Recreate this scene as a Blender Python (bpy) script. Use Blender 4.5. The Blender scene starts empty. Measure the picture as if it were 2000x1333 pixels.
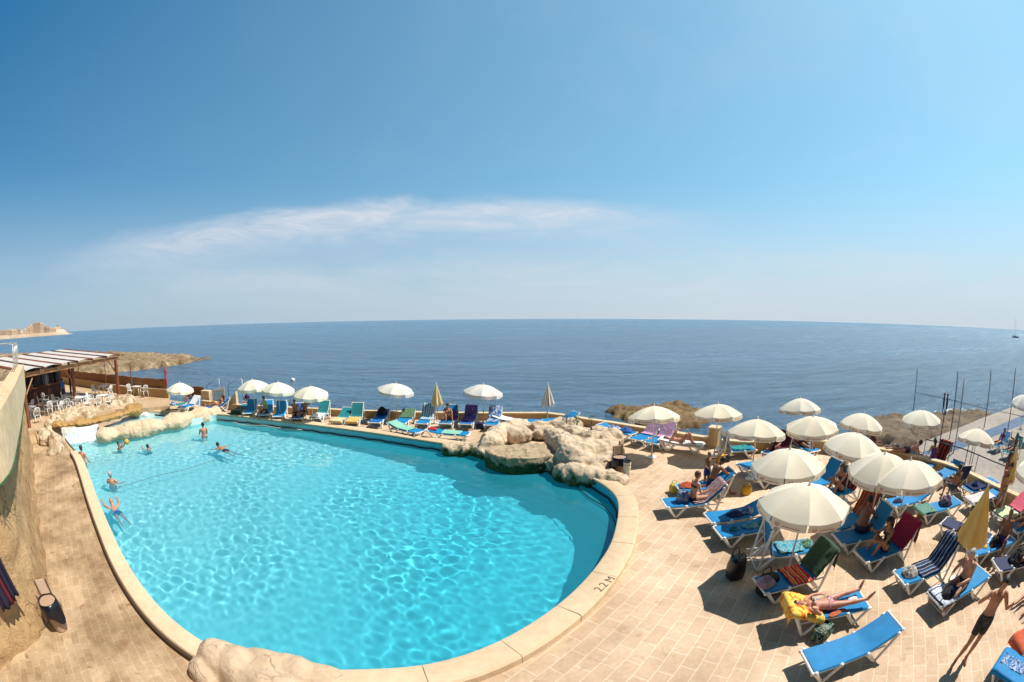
SKY_TINT = (.95, 1.38, 1.28, 1); SKY_DEEP = .9; SKY_BLUE = (.03, .80, 2.0, 1); SKY_HORIZON = (3.3, 3.75, 4.2, 1); HAZE_L, HAZE_R = .85, .97
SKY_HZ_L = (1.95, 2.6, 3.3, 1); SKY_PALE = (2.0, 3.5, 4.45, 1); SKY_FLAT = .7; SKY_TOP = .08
CLOUD_A, CLOUD_B = .92, .42; CLOUD_COL = (4.0, 4.2, 4.6, 1); SKY_STR = .15; SUN_STR = 5.0; EXPOSURE = 0.28
SEA_A, SEA_B, SEA_SPEC = (.040, .125, .225, 1), (.115, .225, .34, 1), .5
POOL_SH, POOL_DP = (.66, .88, .84, 1), (.07, .57, .71, 1); WAVE = .0011; WATER_COL = (.90, .99, 1, 1); MILK = .20
import bpy, math, random
import numpy as np
from mathutils import Vector, Matrix, Quaternion, noise
rng = random.Random(7)
sc = bpy.context.scene
COL = sc.collection
R = math.radians
H = 5.3                      # eye height above the deck, metres
# ---------------------------------------------------------------- lens model (equisolid fisheye, measured on the photo's horizon)
F_PX, PITCH, ROLL = 838.0, R(2.95), R(-0.33)
_up = np.array([math.sin(ROLL)*math.cos(PITCH), -math.sin(PITCH), math.cos(ROLL)*math.cos(PITCH)])
_f = np.array([0, 1., 0]); _fh = _f - _up*(_f@_up); _fh /= np.linalg.norm(_fh)
_M = np.stack([np.cross(_fh, _up), _fh, _up])

def ray(px, py):
    x, y = px-1000.0, 666.5-py
    r = math.hypot(x, y)+1e-9
    th = 2*math.asin(min(r/(2*F_PX), 1))
    return _M@np.array([math.sin(th)*x/r, math.cos(th), math.sin(th)*y/r])

def at(px, py, z=0.0):
    """where the sight line through a photo pixel meets height z"""
    d = ray(px, py); t = (z-H)/d[2]
    return Vector((d[0]*t, d[1]*t, z))

def top_of(base, px, py):
    """height at which the sight line passes above a known ground point"""
    d = ray(px, py); t = math.hypot(base[0], base[1])/math.hypot(d[0], d[1])
    return H+d[2]*t
# ---------------------------------------------------------------- materials
MATS = {}
def _new(name):
    m = bpy.data.materials.new(name); m.use_nodes = True
    nt = m.node_tree
    return m, nt, nt.nodes, nt.links, nt.nodes['Principled BSDF']

def mat(name, col, rough=0.6, var=0.0, scale=8.0, bump=0.0, bscale=60.0, metal=0.0, spec=0.5, trans=0.0, sheen=0.0, rnd=0.0):
    if name in MATS: return MATS[name]
    m, nt, N, L, b = _new(name)
    b.inputs['Base Color'].default_value = (*col, 1)
    b.inputs['Roughness'].default_value = rough
    b.inputs['Metallic'].default_value = metal
    b.inputs['Specular IOR Level'].default_value = spec
    if sheen: b.inputs['Sheen Weight'].default_value = sheen
    tc = N.new('ShaderNodeTexCoord')
    if var:
        n = N.new('ShaderNodeTexNoise'); n.inputs['Scale'].default_value = scale; n.inputs['Detail'].default_value = 5
        L.new(tc.outputs['Object'], n.inputs['Vector'])
        mr = N.new('ShaderNodeMapRange'); mr.inputs[1].default_value = .3; mr.inputs[2].default_value = .7
        mr.inputs[3].default_value = 1-var; mr.inputs[4].default_value = 1+var
        L.new(n.outputs['Fac'], mr.inputs[0])
        mx = N.new('ShaderNodeMix'); mx.data_type = 'RGBA'; mx.blend_type = 'MULTIPLY'; mx.inputs[0].default_value = 1
        mx.inputs[6].default_value = (*col, 1)
        L.new(mr.outputs[0], mx.inputs[7]); L.new(mx.outputs[2], b.inputs['Base Color'])
        if rnd:       # every copy a little more or less faded
            oi = N.new('ShaderNodeObjectInfo'); fd = N.new('ShaderNodeMapRange'); fd.inputs[3].default_value = 0; fd.inputs[4].default_value = rnd
            L.new(oi.outputs['Random'], fd.inputs[0]); m2 = N.new('ShaderNodeMix'); m2.data_type = 'RGBA'; L.new(fd.outputs[0], m2.inputs[0])
            L.new(mx.outputs[2], m2.inputs[6]); lum = sum(col)/3; m2.inputs[7].default_value = (lum*.8+col[0]*.2, lum*.8+col[1]*.3, lum*.8+col[2]*.3, 1)
            L.new(m2.outputs[2], b.inputs['Base Color'])
    if bump:
        n2 = N.new('ShaderNodeTexNoise'); n2.inputs['Scale'].default_value = bscale; n2.inputs['Detail'].default_value = 4
        L.new(tc.outputs['Object'], n2.inputs['Vector'])
        bp = N.new('ShaderNodeBump'); bp.inputs['Strength'].default_value = bump; bp.inputs['Distance'].default_value = .02
        L.new(n2.outputs['Fac'], bp.inputs['Height']); L.new(bp.outputs[0], b.inputs['Normal'])
    if trans:
        t = N.new('ShaderNodeBsdfTranslucent'); t.inputs['Color'].default_value = (*col, 1)
        ms = N.new('ShaderNodeMixShader'); ms.inputs[0].default_value = trans
        L.new(b.outputs[0], ms.inputs[1]); L.new(t.outputs[0], ms.inputs[2]); L.new(ms.outputs[0], N['Material Output'].inputs[0])
    MATS[name] = m
    return m

def ramp_mat(name, stops, axis='u', reps=1.0, rough=0.85, kind='stripe', scale=6.0):
    """cloth with woven stripes (along u or v of its UV map) or a printed pattern"""
    if name in MATS: return MATS[name]
    m, nt, N, L, b = _new(name)
    b.inputs['Roughness'].default_value = rough
    b.inputs['Specular IOR Level'].default_value = .2
    uv = N.new('ShaderNodeUVMap')
    rp = N.new('ShaderNodeValToRGB'); rp.color_ramp.interpolation = 'CONSTANT'
    e = rp.color_ramp.elements
    while len(e) < len(stops): e.new(.5)
    for k, (p, c) in enumerate(stops):
        e[k].position = p; e[k].color = (*c, 1)
    if kind == 'stripe':
        sx = N.new('ShaderNodeSeparateXYZ'); L.new(uv.outputs[0], sx.inputs[0])
        mu = N.new('ShaderNodeMath'); mu.operation = 'MULTIPLY'; mu.inputs[1].default_value = reps
        L.new(sx.outputs['X' if axis == 'u' else 'Y'], mu.inputs[0])
        fr = N.new('ShaderNodeMath'); fr.operation = 'FRACT'; L.new(mu.outputs[0], fr.inputs[0])
        L.new(fr.outputs[0], rp.inputs[0])
    else:
        n = N.new('ShaderNodeTexNoise' if kind == 'noise' else 'ShaderNodeTexVoronoi')
        n.inputs['Scale'].default_value = scale*1.5
        if kind == 'noise':
            n.inputs['Detail'].default_value = 1.5; n.inputs['Distortion'].default_value = 1.2
        L.new(N.new('ShaderNodeTexCoord').outputs['Object'], n.inputs['Vector'])
        if kind == 'noise':
            mr = N.new('ShaderNodeMapRange'); mr.inputs[1].default_value = .28; mr.inputs[2].default_value = .72
            L.new(n.outputs['Fac'], mr.inputs[0]); L.new(mr.outputs[0], rp.inputs[0])
        else:
            L.new(n.outputs['Color'], rp.inputs[0])
    L.new(rp.outputs[0], b.inputs['Base Color'])
    tc = N.new('ShaderNodeTexCoord')
    n2 = N.new('ShaderNodeTexNoise'); n2.inputs['Scale'].default_value = 90
    L.new(tc.outputs['Object'], n2.inputs['Vector'])
    bp = N.new('ShaderNodeBump'); bp.inputs['Strength'].default_value = .3; bp.inputs['Distance'].default_value = .01
    L.new(n2.outputs['Fac'], bp.inputs['Height']); L.new(bp.outputs[0], b.inputs['Normal'])
    MATS[name] = m
    return m
# ---------------------------------------------------------------- mesh building
class MB:
    def __init__(s): s.v = []; s.f = []; s.uv = {}; s.mi = []; s.cur = 0
    def add(s, v, f, uv=None):
        o = len(s.v); s.v += [tuple(p) for p in v]; s.f += [tuple(i+o for i in q) for q in f]
        s.mi += [s.cur]*len(f)
        if uv:
            for i, p in enumerate(uv): s.uv[o+i] = p
        return s
    def box(s, c, size, rot=0.0, bev=0.0, tilt=None):
        x, y, z = (d/2 for d in size)
        if bev:
            b = min(bev, .8*min(x, y, z))
            def oc(ix, iy, e): return [(ix-e, -iy), (ix, -iy+e), (ix, iy-e), (ix-e, iy), (-ix+e, iy), (-ix, iy-e), (-ix, -iy+e), (-ix+e, -iy)]
            vs = []
            for ix, iy, iz in ((x-b, y-b, -z), (x, y, -z+b), (x, y, z-b), (x-b, y-b, z)):
                vs += [(p, q, iz) for p, q in oc(ix, iy, b*.6)]
            f = [tuple(range(7, -1, -1)), tuple(range(24, 32))]
            for k in range(3):
                for i in range(8):
                    f.append((k*8+i, k*8+(i+1) % 8, k*8+8+(i+1) % 8, k*8+8+i))
        else:
            vs = [(-x, -y, -z), (x, -y, -z), (x, y, -z), (-x, y, -z), (-x, -y, z), (x, -y, z), (x, y, z), (-x, y, z)]
            f = [(3, 2, 1, 0), (4, 5, 6, 7), (0, 1, 5, 4), (1, 2, 6, 5), (2, 3, 7, 6), (3, 0, 4, 7)]
        m = Matrix.Rotation(rot, 3, 'Z')
        if tilt is not None: m = tilt.to_3x3()@m
        c = Vector(c)
        return s.add([m@Vector(p)+c for p in vs], f)
    def tube(s, pts, r, n=8, cap=True, flat=1.0, closed=False):
        pts = [Vector(p) for p in pts]; m = len(pts)
        rr = r if isinstance(r, (list, tuple)) else [r]*m
        rings = []; prev = None
        for i, p in enumerate(pts):
            if closed: t = (pts[(i+1) % m]-pts[i-1])
            else: t = (pts[min(i+1, m-1)]-pts[max(i-1, 0)])
            t = t.normalized() if t.length > 1e-9 else Vector((0, 0, 1))
            if prev is None:
                a = Vector((0, 0, 1)) if abs(t.z) < .9 else Vector((1, 0, 0))
                u = t.cross(a).normalized()
            else:
                u = prev-t*prev.dot(t)
                u = u.normalized() if u.length > 1e-6 else t.orthogonal().normalized()
            prev = u; w = t.cross(u)
            rings.append([p+(u*math.cos(k*2*math.pi/n)+w*math.sin(k*2*math.pi/n)*flat)*rr[i] for k in range(n)])
        v = [p for q in rings for p in q]; f = []
        for i in range(m if closed else m-1):
            i2 = (i+1) % m
            for k in range(n):
                k2 = (k+1) % n
                f.append((i*n+k, i*n+k2, i2*n+k2, i2*n+k))
        if cap and not closed:
            f.append(tuple(range(n-1, -1, -1))); f.append(tuple((m-1)*n+k for k in range(n)))
        return s.add(v, f)
    def lathe(s, prof, c=(0, 0, 0), n=16, sx=1.0, sy=1.0):
        v = []; f = []
        for r, z in prof:
            v += [(c[0]+r*sx*math.cos(k*2*math.pi/n), c[1]+r*sy*math.sin(k*2*math.pi/n), c[2]+z) for k in range(n)]
        for i in range(len(prof)-1):
            for k in range(n):
                k2 = (k+1) % n
                f.append((i*n+k, i*n+k2, (i+1)*n+k2, (i+1)*n+k))
        f.append(tuple(range(n-1, -1, -1))); f.append(tuple((len(prof)-1)*n+k for k in range(n)))
        return s.add(v, f)
    def ball(s, c, r, n=10, m=7):
        r = r if isinstance(r, (list, tuple)) else (r, r, r)
        v = [(c[0], c[1], c[2]-r[2])]; f = []
        for i in range(1, m):
            a = -math.pi/2+math.pi*i/m
            v += [(c[0]+r[0]*math.cos(a)*math.cos(k*2*math.pi/n), c[1]+r[1]*math.cos(a)*math.sin(k*2*math.pi/n), c[2]+r[2]*math.sin(a)) for k in range(n)]
        v.append((c[0], c[1], c[2]+r[2]))
        for k in range(n):
            k2 = (k+1) % n
            f.append((0, 1+k2, 1+k)); f.append((len(v)-1, 1+(m-2)*n+k, 1+(m-2)*n+k2))
            for i in range(m-2):
                f.append((1+i*n+k, 1+i*n+k2, 1+(i+1)*n+k2, 1+(i+1)*n+k))
        return s.add(v, f)
    def grid(s, fn, nu, nv, uvs=True):
        v = []; uv = []
        for j in range(nv+1):
            for i in range(nu+1):
                v.append(fn(i/nu, j/nv)); uv.append((i/nu, j/nv))
        f = [(j*(nu+1)+i, j*(nu+1)+i+1, (j+1)*(nu+1)+i+1, (j+1)*(nu+1)+i) for j in range(nv) for i in range(nu)]
        return s.add(v, f, uv if uvs else None)
    def prism(s, poly, z0, z1):
        n = len(poly)
        v = [(p[0], p[1], z0) for p in poly]+[(p[0], p[1], z1) for p in poly]
        f = [tuple(range(n-1, -1, -1)), tuple(range(n, 2*n))]+[(i, (i+1) % n, n+(i+1) % n, n+i) for i in range(n)]
        return s.add(v, f)
    def mesh(s, name, mats, smooth=False):
        me = bpy.data.meshes.new(name)
        me.from_pydata(s.v, [], s.f)
        for m in (mats if isinstance(mats, (list, tuple)) else [mats]): me.materials.append(m)
        if max(s.mi or [0]): me.polygons.foreach_set('material_index', s.mi)
        if s.uv:
            l = me.uv_layers.new(name='UVMap')
            idx = np.zeros(len(me.loops), np.int32); me.loops.foreach_get('vertex_index', idx)
            tab = np.zeros((len(s.v), 2), np.float32)
            for k, p in s.uv.items(): tab[k] = p
            l.data.foreach_set('uv', tab[idx].ravel())
        if smooth == 'auto':
            me.polygons.foreach_set('use_smooth', [True]*len(me.polygons))
            try: me.set_sharp_from_angle(angle=R(38))
            except Exception: pass
        elif smooth: me.polygons.foreach_set('use_smooth', [True]*len(me.polygons))
        me.update()
        return me
    def build(s, name, mats, parent=None, smooth=False):
        return link(name, s.mesh(name, mats, smooth), parent)

def link(name, data, parent=None):
    o = bpy.data.objects.new(name, data); COL.objects.link(o)
    if parent is not None: o.parent = parent
    return o
def tag(o, label=None, cat=None, group=None, kind=None):
    if label: o['label'] = label
    if cat: o['category'] = cat
    if group: o['group'] = group
    if kind: o['kind'] = kind
    return o
def thing(name, label, cat, loc=(0, 0, 0), rz=0.0, group=None):
    o = bpy.data.objects.new(name, None); COL.objects.link(o)
    o.empty_display_size = .2
    o.location = loc; o.rotation_euler = (0, 0, rz)
    return tag(o, label, cat, group)
def copy_tree(o, parent=None):
    c = o.copy(); COL.objects.link(c)
    if parent is not None:
        c.parent = parent; c.matrix_parent_inverse = o.matrix_parent_inverse.copy()
    for ch in list(o.children): copy_tree(ch, c)
    return c
def fbm(p, sc_, oct_=4):
    v = 0; a = 1; q = Vector(p)*sc_
    for _ in range(oct_):
        v += a*noise.noise(q); q = q*2.03+Vector((7.1, 3.3, 1.7)); a *= .5
    return v
def eval_mesh(o):
    dg = bpy.context.evaluated_depsgraph_get()
    return bpy.data.meshes.new_from_object(o.evaluated_get(dg), depsgraph=dg)
def remeshed(mb, voxel, smooth_it=4, fac=.5):
    """one continuous skin over overlapping closed shells"""
    me = mb.mesh('tmp', [])
    o = bpy.data.objects.new('tmp', me); COL.objects.link(o)
    r = o.modifiers.new('r', 'REMESH'); r.mode = 'VOXEL'; r.voxel_size = voxel; r.use_smooth_shade = True
    if smooth_it:
        s_ = o.modifiers.new('s', 'SMOOTH'); s_.iterations = smooth_it; s_.factor = fac
    out = eval_mesh(o)
    bpy.data.objects.remove(o); bpy.data.meshes.remove(me)
    return out
# ================================================================ palette
WHITE = mat('white_plastic', (.78, .77, .74), .35, .06, 5)
BLUE = mat('blue_sling', (.002, .20, .46), .6, .12, 5, .15, 160, spec=.2, rnd=.09)
BLUE_SHADE = mat('shaded_blue_sling', (.004, .12, .40), .6, .15, 7, .12, 160, spec=.3)  # the blue sling again, with shade put into its colour
NAVYC = mat('navy_cloth', (.008, .018, .07), .8, .2, 9)
TEAL = mat('teal_sling', (.01, .20, .23), .6, .15, 7, .12, 160)
WSLING = mat('white_sling', (.55, .58, .60), .6, .08, 7)
CREAM = mat('cream_canvas', (.88, .79, .62), .9, .09, 1.6, .15, 14, spec=.15, trans=.25, rnd=.35)
WHITEC = mat('white_canvas', (.75, .72, .66), .9, .04, 3, .05, 120, spec=.15, trans=.2)
YELC = mat('yellow_canvas', (.80, .58, .20), .9, .10, 4, .08, 120, spec=.15, trans=.25)
PALEC = mat('pale_yellow_canvas', (.82, .68, .40), .9, .08, 4, spec=.15, trans=.25)
POLE = mat('white_pole', (.72, .70, .66), .4)
REDMARK = mat('red_print', (.45, .05, .03), .8)
BLACK = mat('black_plastic', (.008, .008, .010), .35, .2, 12)
BLACKC = mat('black_cloth', (.010, .010, .014), .85, .3, 10)
# ================================================================ sun lounger
L_LEN, L_W, L_Z, L_HINGE = 1.9, .62, .36, 1.08
def bed_profile(s, ang, z=L_Z):
    """point (y, z) on the sling at distance s from the foot end"""
    if s <= L_HINGE:
        return s, z-.012*math.sin(math.pi*s/L_HINGE)+(-.02*(1-s/.18)**2 if s < .18 else 0)
    b = min((s-L_HINGE)/.14, 1)
    d = s-L_HINGE
    a = ang*b*.5 if d < .14 else ang*(1-.07/d)
    return L_HINGE+d*math.cos(a), z+d*math.sin(a)
_lcache = {}
def lounger_meshes(ang, sling):
    key = (round(ang, 2), sling.name)
    if key in _lcache: return _lcache[key]
    hw = L_W/2
    n = 22
    ss = [.03+(L_LEN-.06)*k/n for k in range(n+1)]
    prof = [bed_profile(t, ang) for t in ss]
    cross = [(-hw, -.045), (-hw-.012, -.012), (-hw+.012, .014), (-hw*.5, .004), (0, 0), (hw*.5, .004), (hw-.012, .014), (hw+.012, -.012), (hw, -.045)]
    v = []; f = []; uv = []
    m = len(cross)
    for k, (y, z) in enumerate(prof):
        y2, z2 = prof[min(k+1, n)]; y1, z1 = prof[max(k-1, 0)]
        t = Vector((0, y2-y1, z2-z1)).normalized(); nn = Vector((0, -t.z, t.y))
        for i, (x, h) in enumerate(cross):
            v.append(Vector((x, y, z))+nn*h); uv.append((i/(m-1), k/n))
    for k in range(n):
        for i in range(m-1):
            a = k*m+i; f.append((a, a+1, a+m+1, a+m))
    mb = MB(); mb.add(v, f, uv)
    sl = mb.mesh('sling', sling, 'auto')
    sm = None
    # frame: end bars, rails under the sling, corner caps, cross bars
    fr = MB()
    yl, zl = bed_profile(L_LEN, ang)
    fr.tube([(-hw, .0, L_Z-.035), (hw, .0, L_Z-.035)], .024, 8)
    fr.tube([(-hw, yl, zl-.01), (hw, yl, zl-.01)], .024, 8)
    for sx in (-1, 1):
        pts = [(sx*(hw-.01), bed_profile(t, ang)[0], bed_profile(t, ang)[1]-.035) for t in (0, .3, .7, 1.0, 1.15, 1.4, 1.65, 1.9)]
        fr.tube(pts, .024, 7)
        if ang > .2:
            fr.tube([(sx*(hw-.05), 1.0, L_Z-.06), (sx*(hw-.05), 1.62, L_Z-.08)], .018, 6)
        for t in (0.0, L_LEN):
            y, z = bed_profile(t, ang)
            fr.ball((sx*(hw-.005), y, z-.015), (.036, .045, .036), 8, 6)
    fr.tube([(-hw, .56, L_Z-.06), (hw, .56, L_Z-.06)], .016, 6)
    fr.tube([(-hw, 1.12, L_Z-.06), (hw, 1.12, L_Z-.06)], .016, 6)
    if ang > .35:   # prop bars behind the raised back
        yb, zb = bed_profile(L_HINGE+.45, ang)
        for sx in (-.5, .5): fr.tube([(sx*hw, yb, zb-.03), (sx*hw, min(yb+.28, 1.6), L_Z-.08)], .013, 6)
    frm = fr.mesh('frame', WHITE, 'auto')
    legs = []
    for sx in (-1, 1):
        for end in (0, 1):
            b = MB(); x = sx*(hw+.012)
            if end == 0: p0, ap, p1 = (x, .05, L_Z-.03), (x, .30, .018), (x, .56, L_Z-.03)
            else:
                yb, zb = bed_profile(L_LEN-.10, ang)
                p0, ap, p1 = (x, 1.14, L_Z-.03), (x, 1.46, .018), (x, yb, zb-.03)
            p0, ap, p1 = Vector(p0), Vector(ap), Vector(p1)
            e0 = ap+(p0-ap).normalized()*.07; e1 = ap+(p1-ap).normalized()*.07
            b.tube([p0, e0, ap+(e0-ap)*.35+Vector((0, 0, .0)), ap+(e1-ap)*.35, e1, p1], [.033, .028, .026, .026, .028, .033], 8, flat=1.2)
            b.ball(p0, (.038, .052, .046), 8, 6); b.ball(p1, (.038, .052, .046), 8, 6)
            if sx == 1: b.tube([(-x, ap.y, .02), (x, ap.y, .02)], .014, 6)
            legs.append(b.mesh('leg', WHITE, 'auto'))
    _lcache[key] = (sl, frm, legs, sm)
    return _lcache[key]
LOUNGERS = {}
def lounger(key, foot, head, ang, sling, label, group='sun loungers set out round the pool', z0=0.0, ymax=None):
    ang = R(ang)
    a = at(*foot, L_Z+z0); b = at(*head, L_Z+z0)
    rz = math.atan2(-(b.x-a.x), b.y-a.y)
    if ymax:      # keep the raised head clear of the wall behind
        ye, _ = bed_profile(L_LEN, ang); over_ = a.y+ye*math.cos(rz)-ymax
        if over_ > 0: k_ = (a.y-over_)/a.y; a = Vector((a.x*k_, a.y-over_, a.z))
    t = thing('sun_lounger', label, 'sun lounger', (a.x, a.y, z0), rz, group)
    sl, fr, legs, sm = lounger_meshes(ang, sling)
    link('sling', sl, t); link('frame', fr, t)
    for l in legs: link('leg', l, t)
    LOUNGERS[key] = (t, ang)
    return t
def lmat(key):
    t, ang = LOUNGERS[key]
    return Matrix.Translation(t.location)@Matrix.Rotation(t.rotation_euler.z, 4, 'Z'), ang
def on_bed(key, s, x=0.0, lift=0.02):
    """world point on a lounger's sling"""
    M, ang = lmat(key); y, z = bed_profile(s, ang)
    return M@Vector((x, y, z+lift))
# ================================================================ towels and soft things
def towel(key, s0, s1, x0, x1, m, label, cat='towel', over=0.0, wr=.022, name='towel', seed=0, skew=0.0, group=None, foot_drop=0.0):
    """cloth lying along a lounger from s0 to s1; what reaches past the end or the sides hangs down"""
    t, ang = LOUNGERS[key]
    hw = L_W/2+.03
    def fn(u, w):
        s = s0+(s1-s0)*w
        x = x0+(x1-x0)*u+skew*(w-.5)
        drop = 0
        if abs(x) > hw:
            drop = abs(x)-hw; x = math.copysign(hw+.02+.05*drop, x)
        if s > L_LEN:
            y, z = bed_profile(L_LEN, ang); y += .03; z -= (s-L_LEN)
        elif s < 0:
            y, z = bed_profile(0, ang); y -= .03; z += s
        else: y, z = bed_profile(s, ang)
        nz = noise.noise(Vector((u*5+seed, w*7, seed*1.7)))*wr+noise.noise(Vector((u*13, w*15+seed, 3.1)))*wr*.5
        a = ang if (s > L_HINGE+.1 and s <= L_LEN) else 0
        lift = .028+abs(nz)
        ex = noise.noise(Vector((w*4+seed, 9.2, u*2)))*.035
        return Vector((x+ex, y-lift*math.sin(a), z+lift*math.cos(a)-drop+(nz*.5 if drop else 0)))
    mb = MB(); mb.grid(fn, 22, 34)
    me = mb.mesh(name, m, True)
    o = link(name, me)
    M, _ = lmat(key); o.matrix_world = M
    sd = o.modifiers.new('thickness', 'SOLIDIFY'); sd.thickness = .012; sd.offset = 1
    return tag(o, label, cat, group)
def heap(loc, size, m, label, cat='towel', name='crumpled_towel', seed=1, rz=0.0, group=None):
    """a dropped, crumpled cloth: a closed lump with folds"""
    sx, sy, sz = size
    v = []; uv = []; f = []; nr, na = 12, 30
    def pt(r, a):
        e = 1+.22*noise.noise(Vector((math.cos(a)*1.3+seed, math.sin(a)*1.3, seed)))
        x, y = math.cos(a)*r*e, math.sin(a)*r*e
        q = Vector((x*2.6+seed*3, y*2.6, seed))
        rid = 1-abs(noise.noise(q)*1.6)+.5*(1-abs(noise.noise(q*2.3)*1.8))
        hgt = (1-r**2.5)*(.35+.45*rid)+.04
        return Vector((x*sx/2, y*sy/2, hgt*sz))
    v.append(pt(0, 0)); uv.append((.5, .5))
    for i in range(1, nr+1):
        for k in range(na):
            a = 2*math.pi*k/na; v.append(pt(i/nr, a)); uv.append((.5+.5*i/nr*math.cos(a), .5+.5*i/nr*math.sin(a)))
    for k in range(na): f.append((0, 1+k, 1+(k+1) % na))
    for i in range(nr-1):
        for k in range(na):
            a = 1+i*na+k; b = 1+i*na+(k+1) % na
            f.append((a, a+na, b+na, b))
    c = len(v); v.append(Vector((0, 0, 0.0))); uv.append((.5, .5))
    for k in range(na): f.append((1+(nr-1)*na+k, c, 1+(nr-1)*na+(k+1) % na))
    o = MB().add(v, f, uv).build(name, m, None, True)
    o.location = loc; o.rotation_euler.z = rz
    return tag(o, label, cat, group)
def bag(loc, size, m, label, cat='bag', name='beach_bag', rz=0.0, seed=2, strap=None, fill=None):
    sx, sy, sz = size
    t = thing(name, label, cat, loc, rz)
    b = MB(); n = 20; prof = [(.62, 0), (.92, .06), (1.0, .3), (.98, .6), (.9, .85), (.82, 1.0)]
    v = []; f = []
    for i, (r, z) in enumerate(prof):
        for k in range(n):
            a = 2*math.pi*k/n
            cx, cy = math.copysign(abs(math.cos(a))**.6, math.cos(a)), math.copysign(abs(math.sin(a))**.6, math.sin(a))
            w = 1+.12*noise.noise(Vector((cx*2+seed, cy*2, z*3+seed)))
            v.append((cx*r*w*sx/2, cy*r*w*sy/2, z*sz*(1+.08*noise.noise(Vector((cx, cy+seed, 5))))))
    for i in range(len(prof)-1):
        for k in range(n):
            f.append((i*n+k, i*n+(k+1) % n, (i+1)*n+(k+1) % n, (i+1)*n+k))
    f.append(tuple(range(n-1, -1, -1)))
    c = len(v); v.append((0, 0, sz*.93)); 
    for k in range(n): f.append(((len(prof)-1)*n+k, (len(prof)-1)*n+(k+1) % n, c))
    b.add(v, f); b.build('body', m, t, True)
    for s_ in (-1, 1):
        h = MB(); h.tube([(-sx*.25, s_*sy*.4, sz*.85), (-sx*.2, s_*sy*.42, sz*1.2), (0, s_*sy*.38, sz*1.36), (sx*.2, s_*sy*.42, sz*1.2), (sx*.25, s_*sy*.4, sz*.85)], .012, 6)
        h.build('handle', strap or m, t, True)
    return t
# ================================================================ parasols
def canopy_pt(u, r, RAD=1.0, rise=.40, nr=8):
    """u turns round the canopy, r from the top (0) to the rim (1)"""
    a = 2*math.pi*u
    seg = 2*math.pi/nr
    d = (a % seg)/seg-.5
    rim = RAD*(math.cos(seg/2)/math.cos(d*seg))
    rim = RAD*.25+rim*.75 if False else rim
    sag = .045*math.cos(d*math.pi)*r*r
    return Vector((math.cos(a)*rim*r, math.sin(a)*rim*r, rise*(1-r**1.75)-sag))
def heart_mark():
    b = MB()
    def strip(pts, w):
        v = []; f = []
        for i, p in enumerate(pts):
            q = pts[min(i+1, len(pts)-1)]; o = pts[max(i-1, 0)]
            t = Vector((q[0]-o[0], q[1]-o[1])).normalized(); n = Vector((-t.y, t.x))*w/2
            v += [(p[0]+n.x, p[1]+n.y), (p[0]-n.x, p[1]-n.y)]
        for i in range(len(pts)-1): f.append((2*i, 2*i+1, 2*i+3, 2*i+2))
        return v, f
    out = []
    for sgn in (-1, 1):       # two curls that meet in a heart
        pts = []
        for k in range(26):
            a = k/25
            th = math.pi*(-.5)+a*math.pi*2.35
            r = .5-.30*a
            pts.append((sgn*(.50-r*math.sin(th+math.pi*.2)*.95), .12+r*math.cos(th+math.pi*.2)*.95))
        pts = [(0, -.62)]+pts
        out.append(strip(pts, .13))
    return out
HEART = heart_mark()
_ucache = {}
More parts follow.
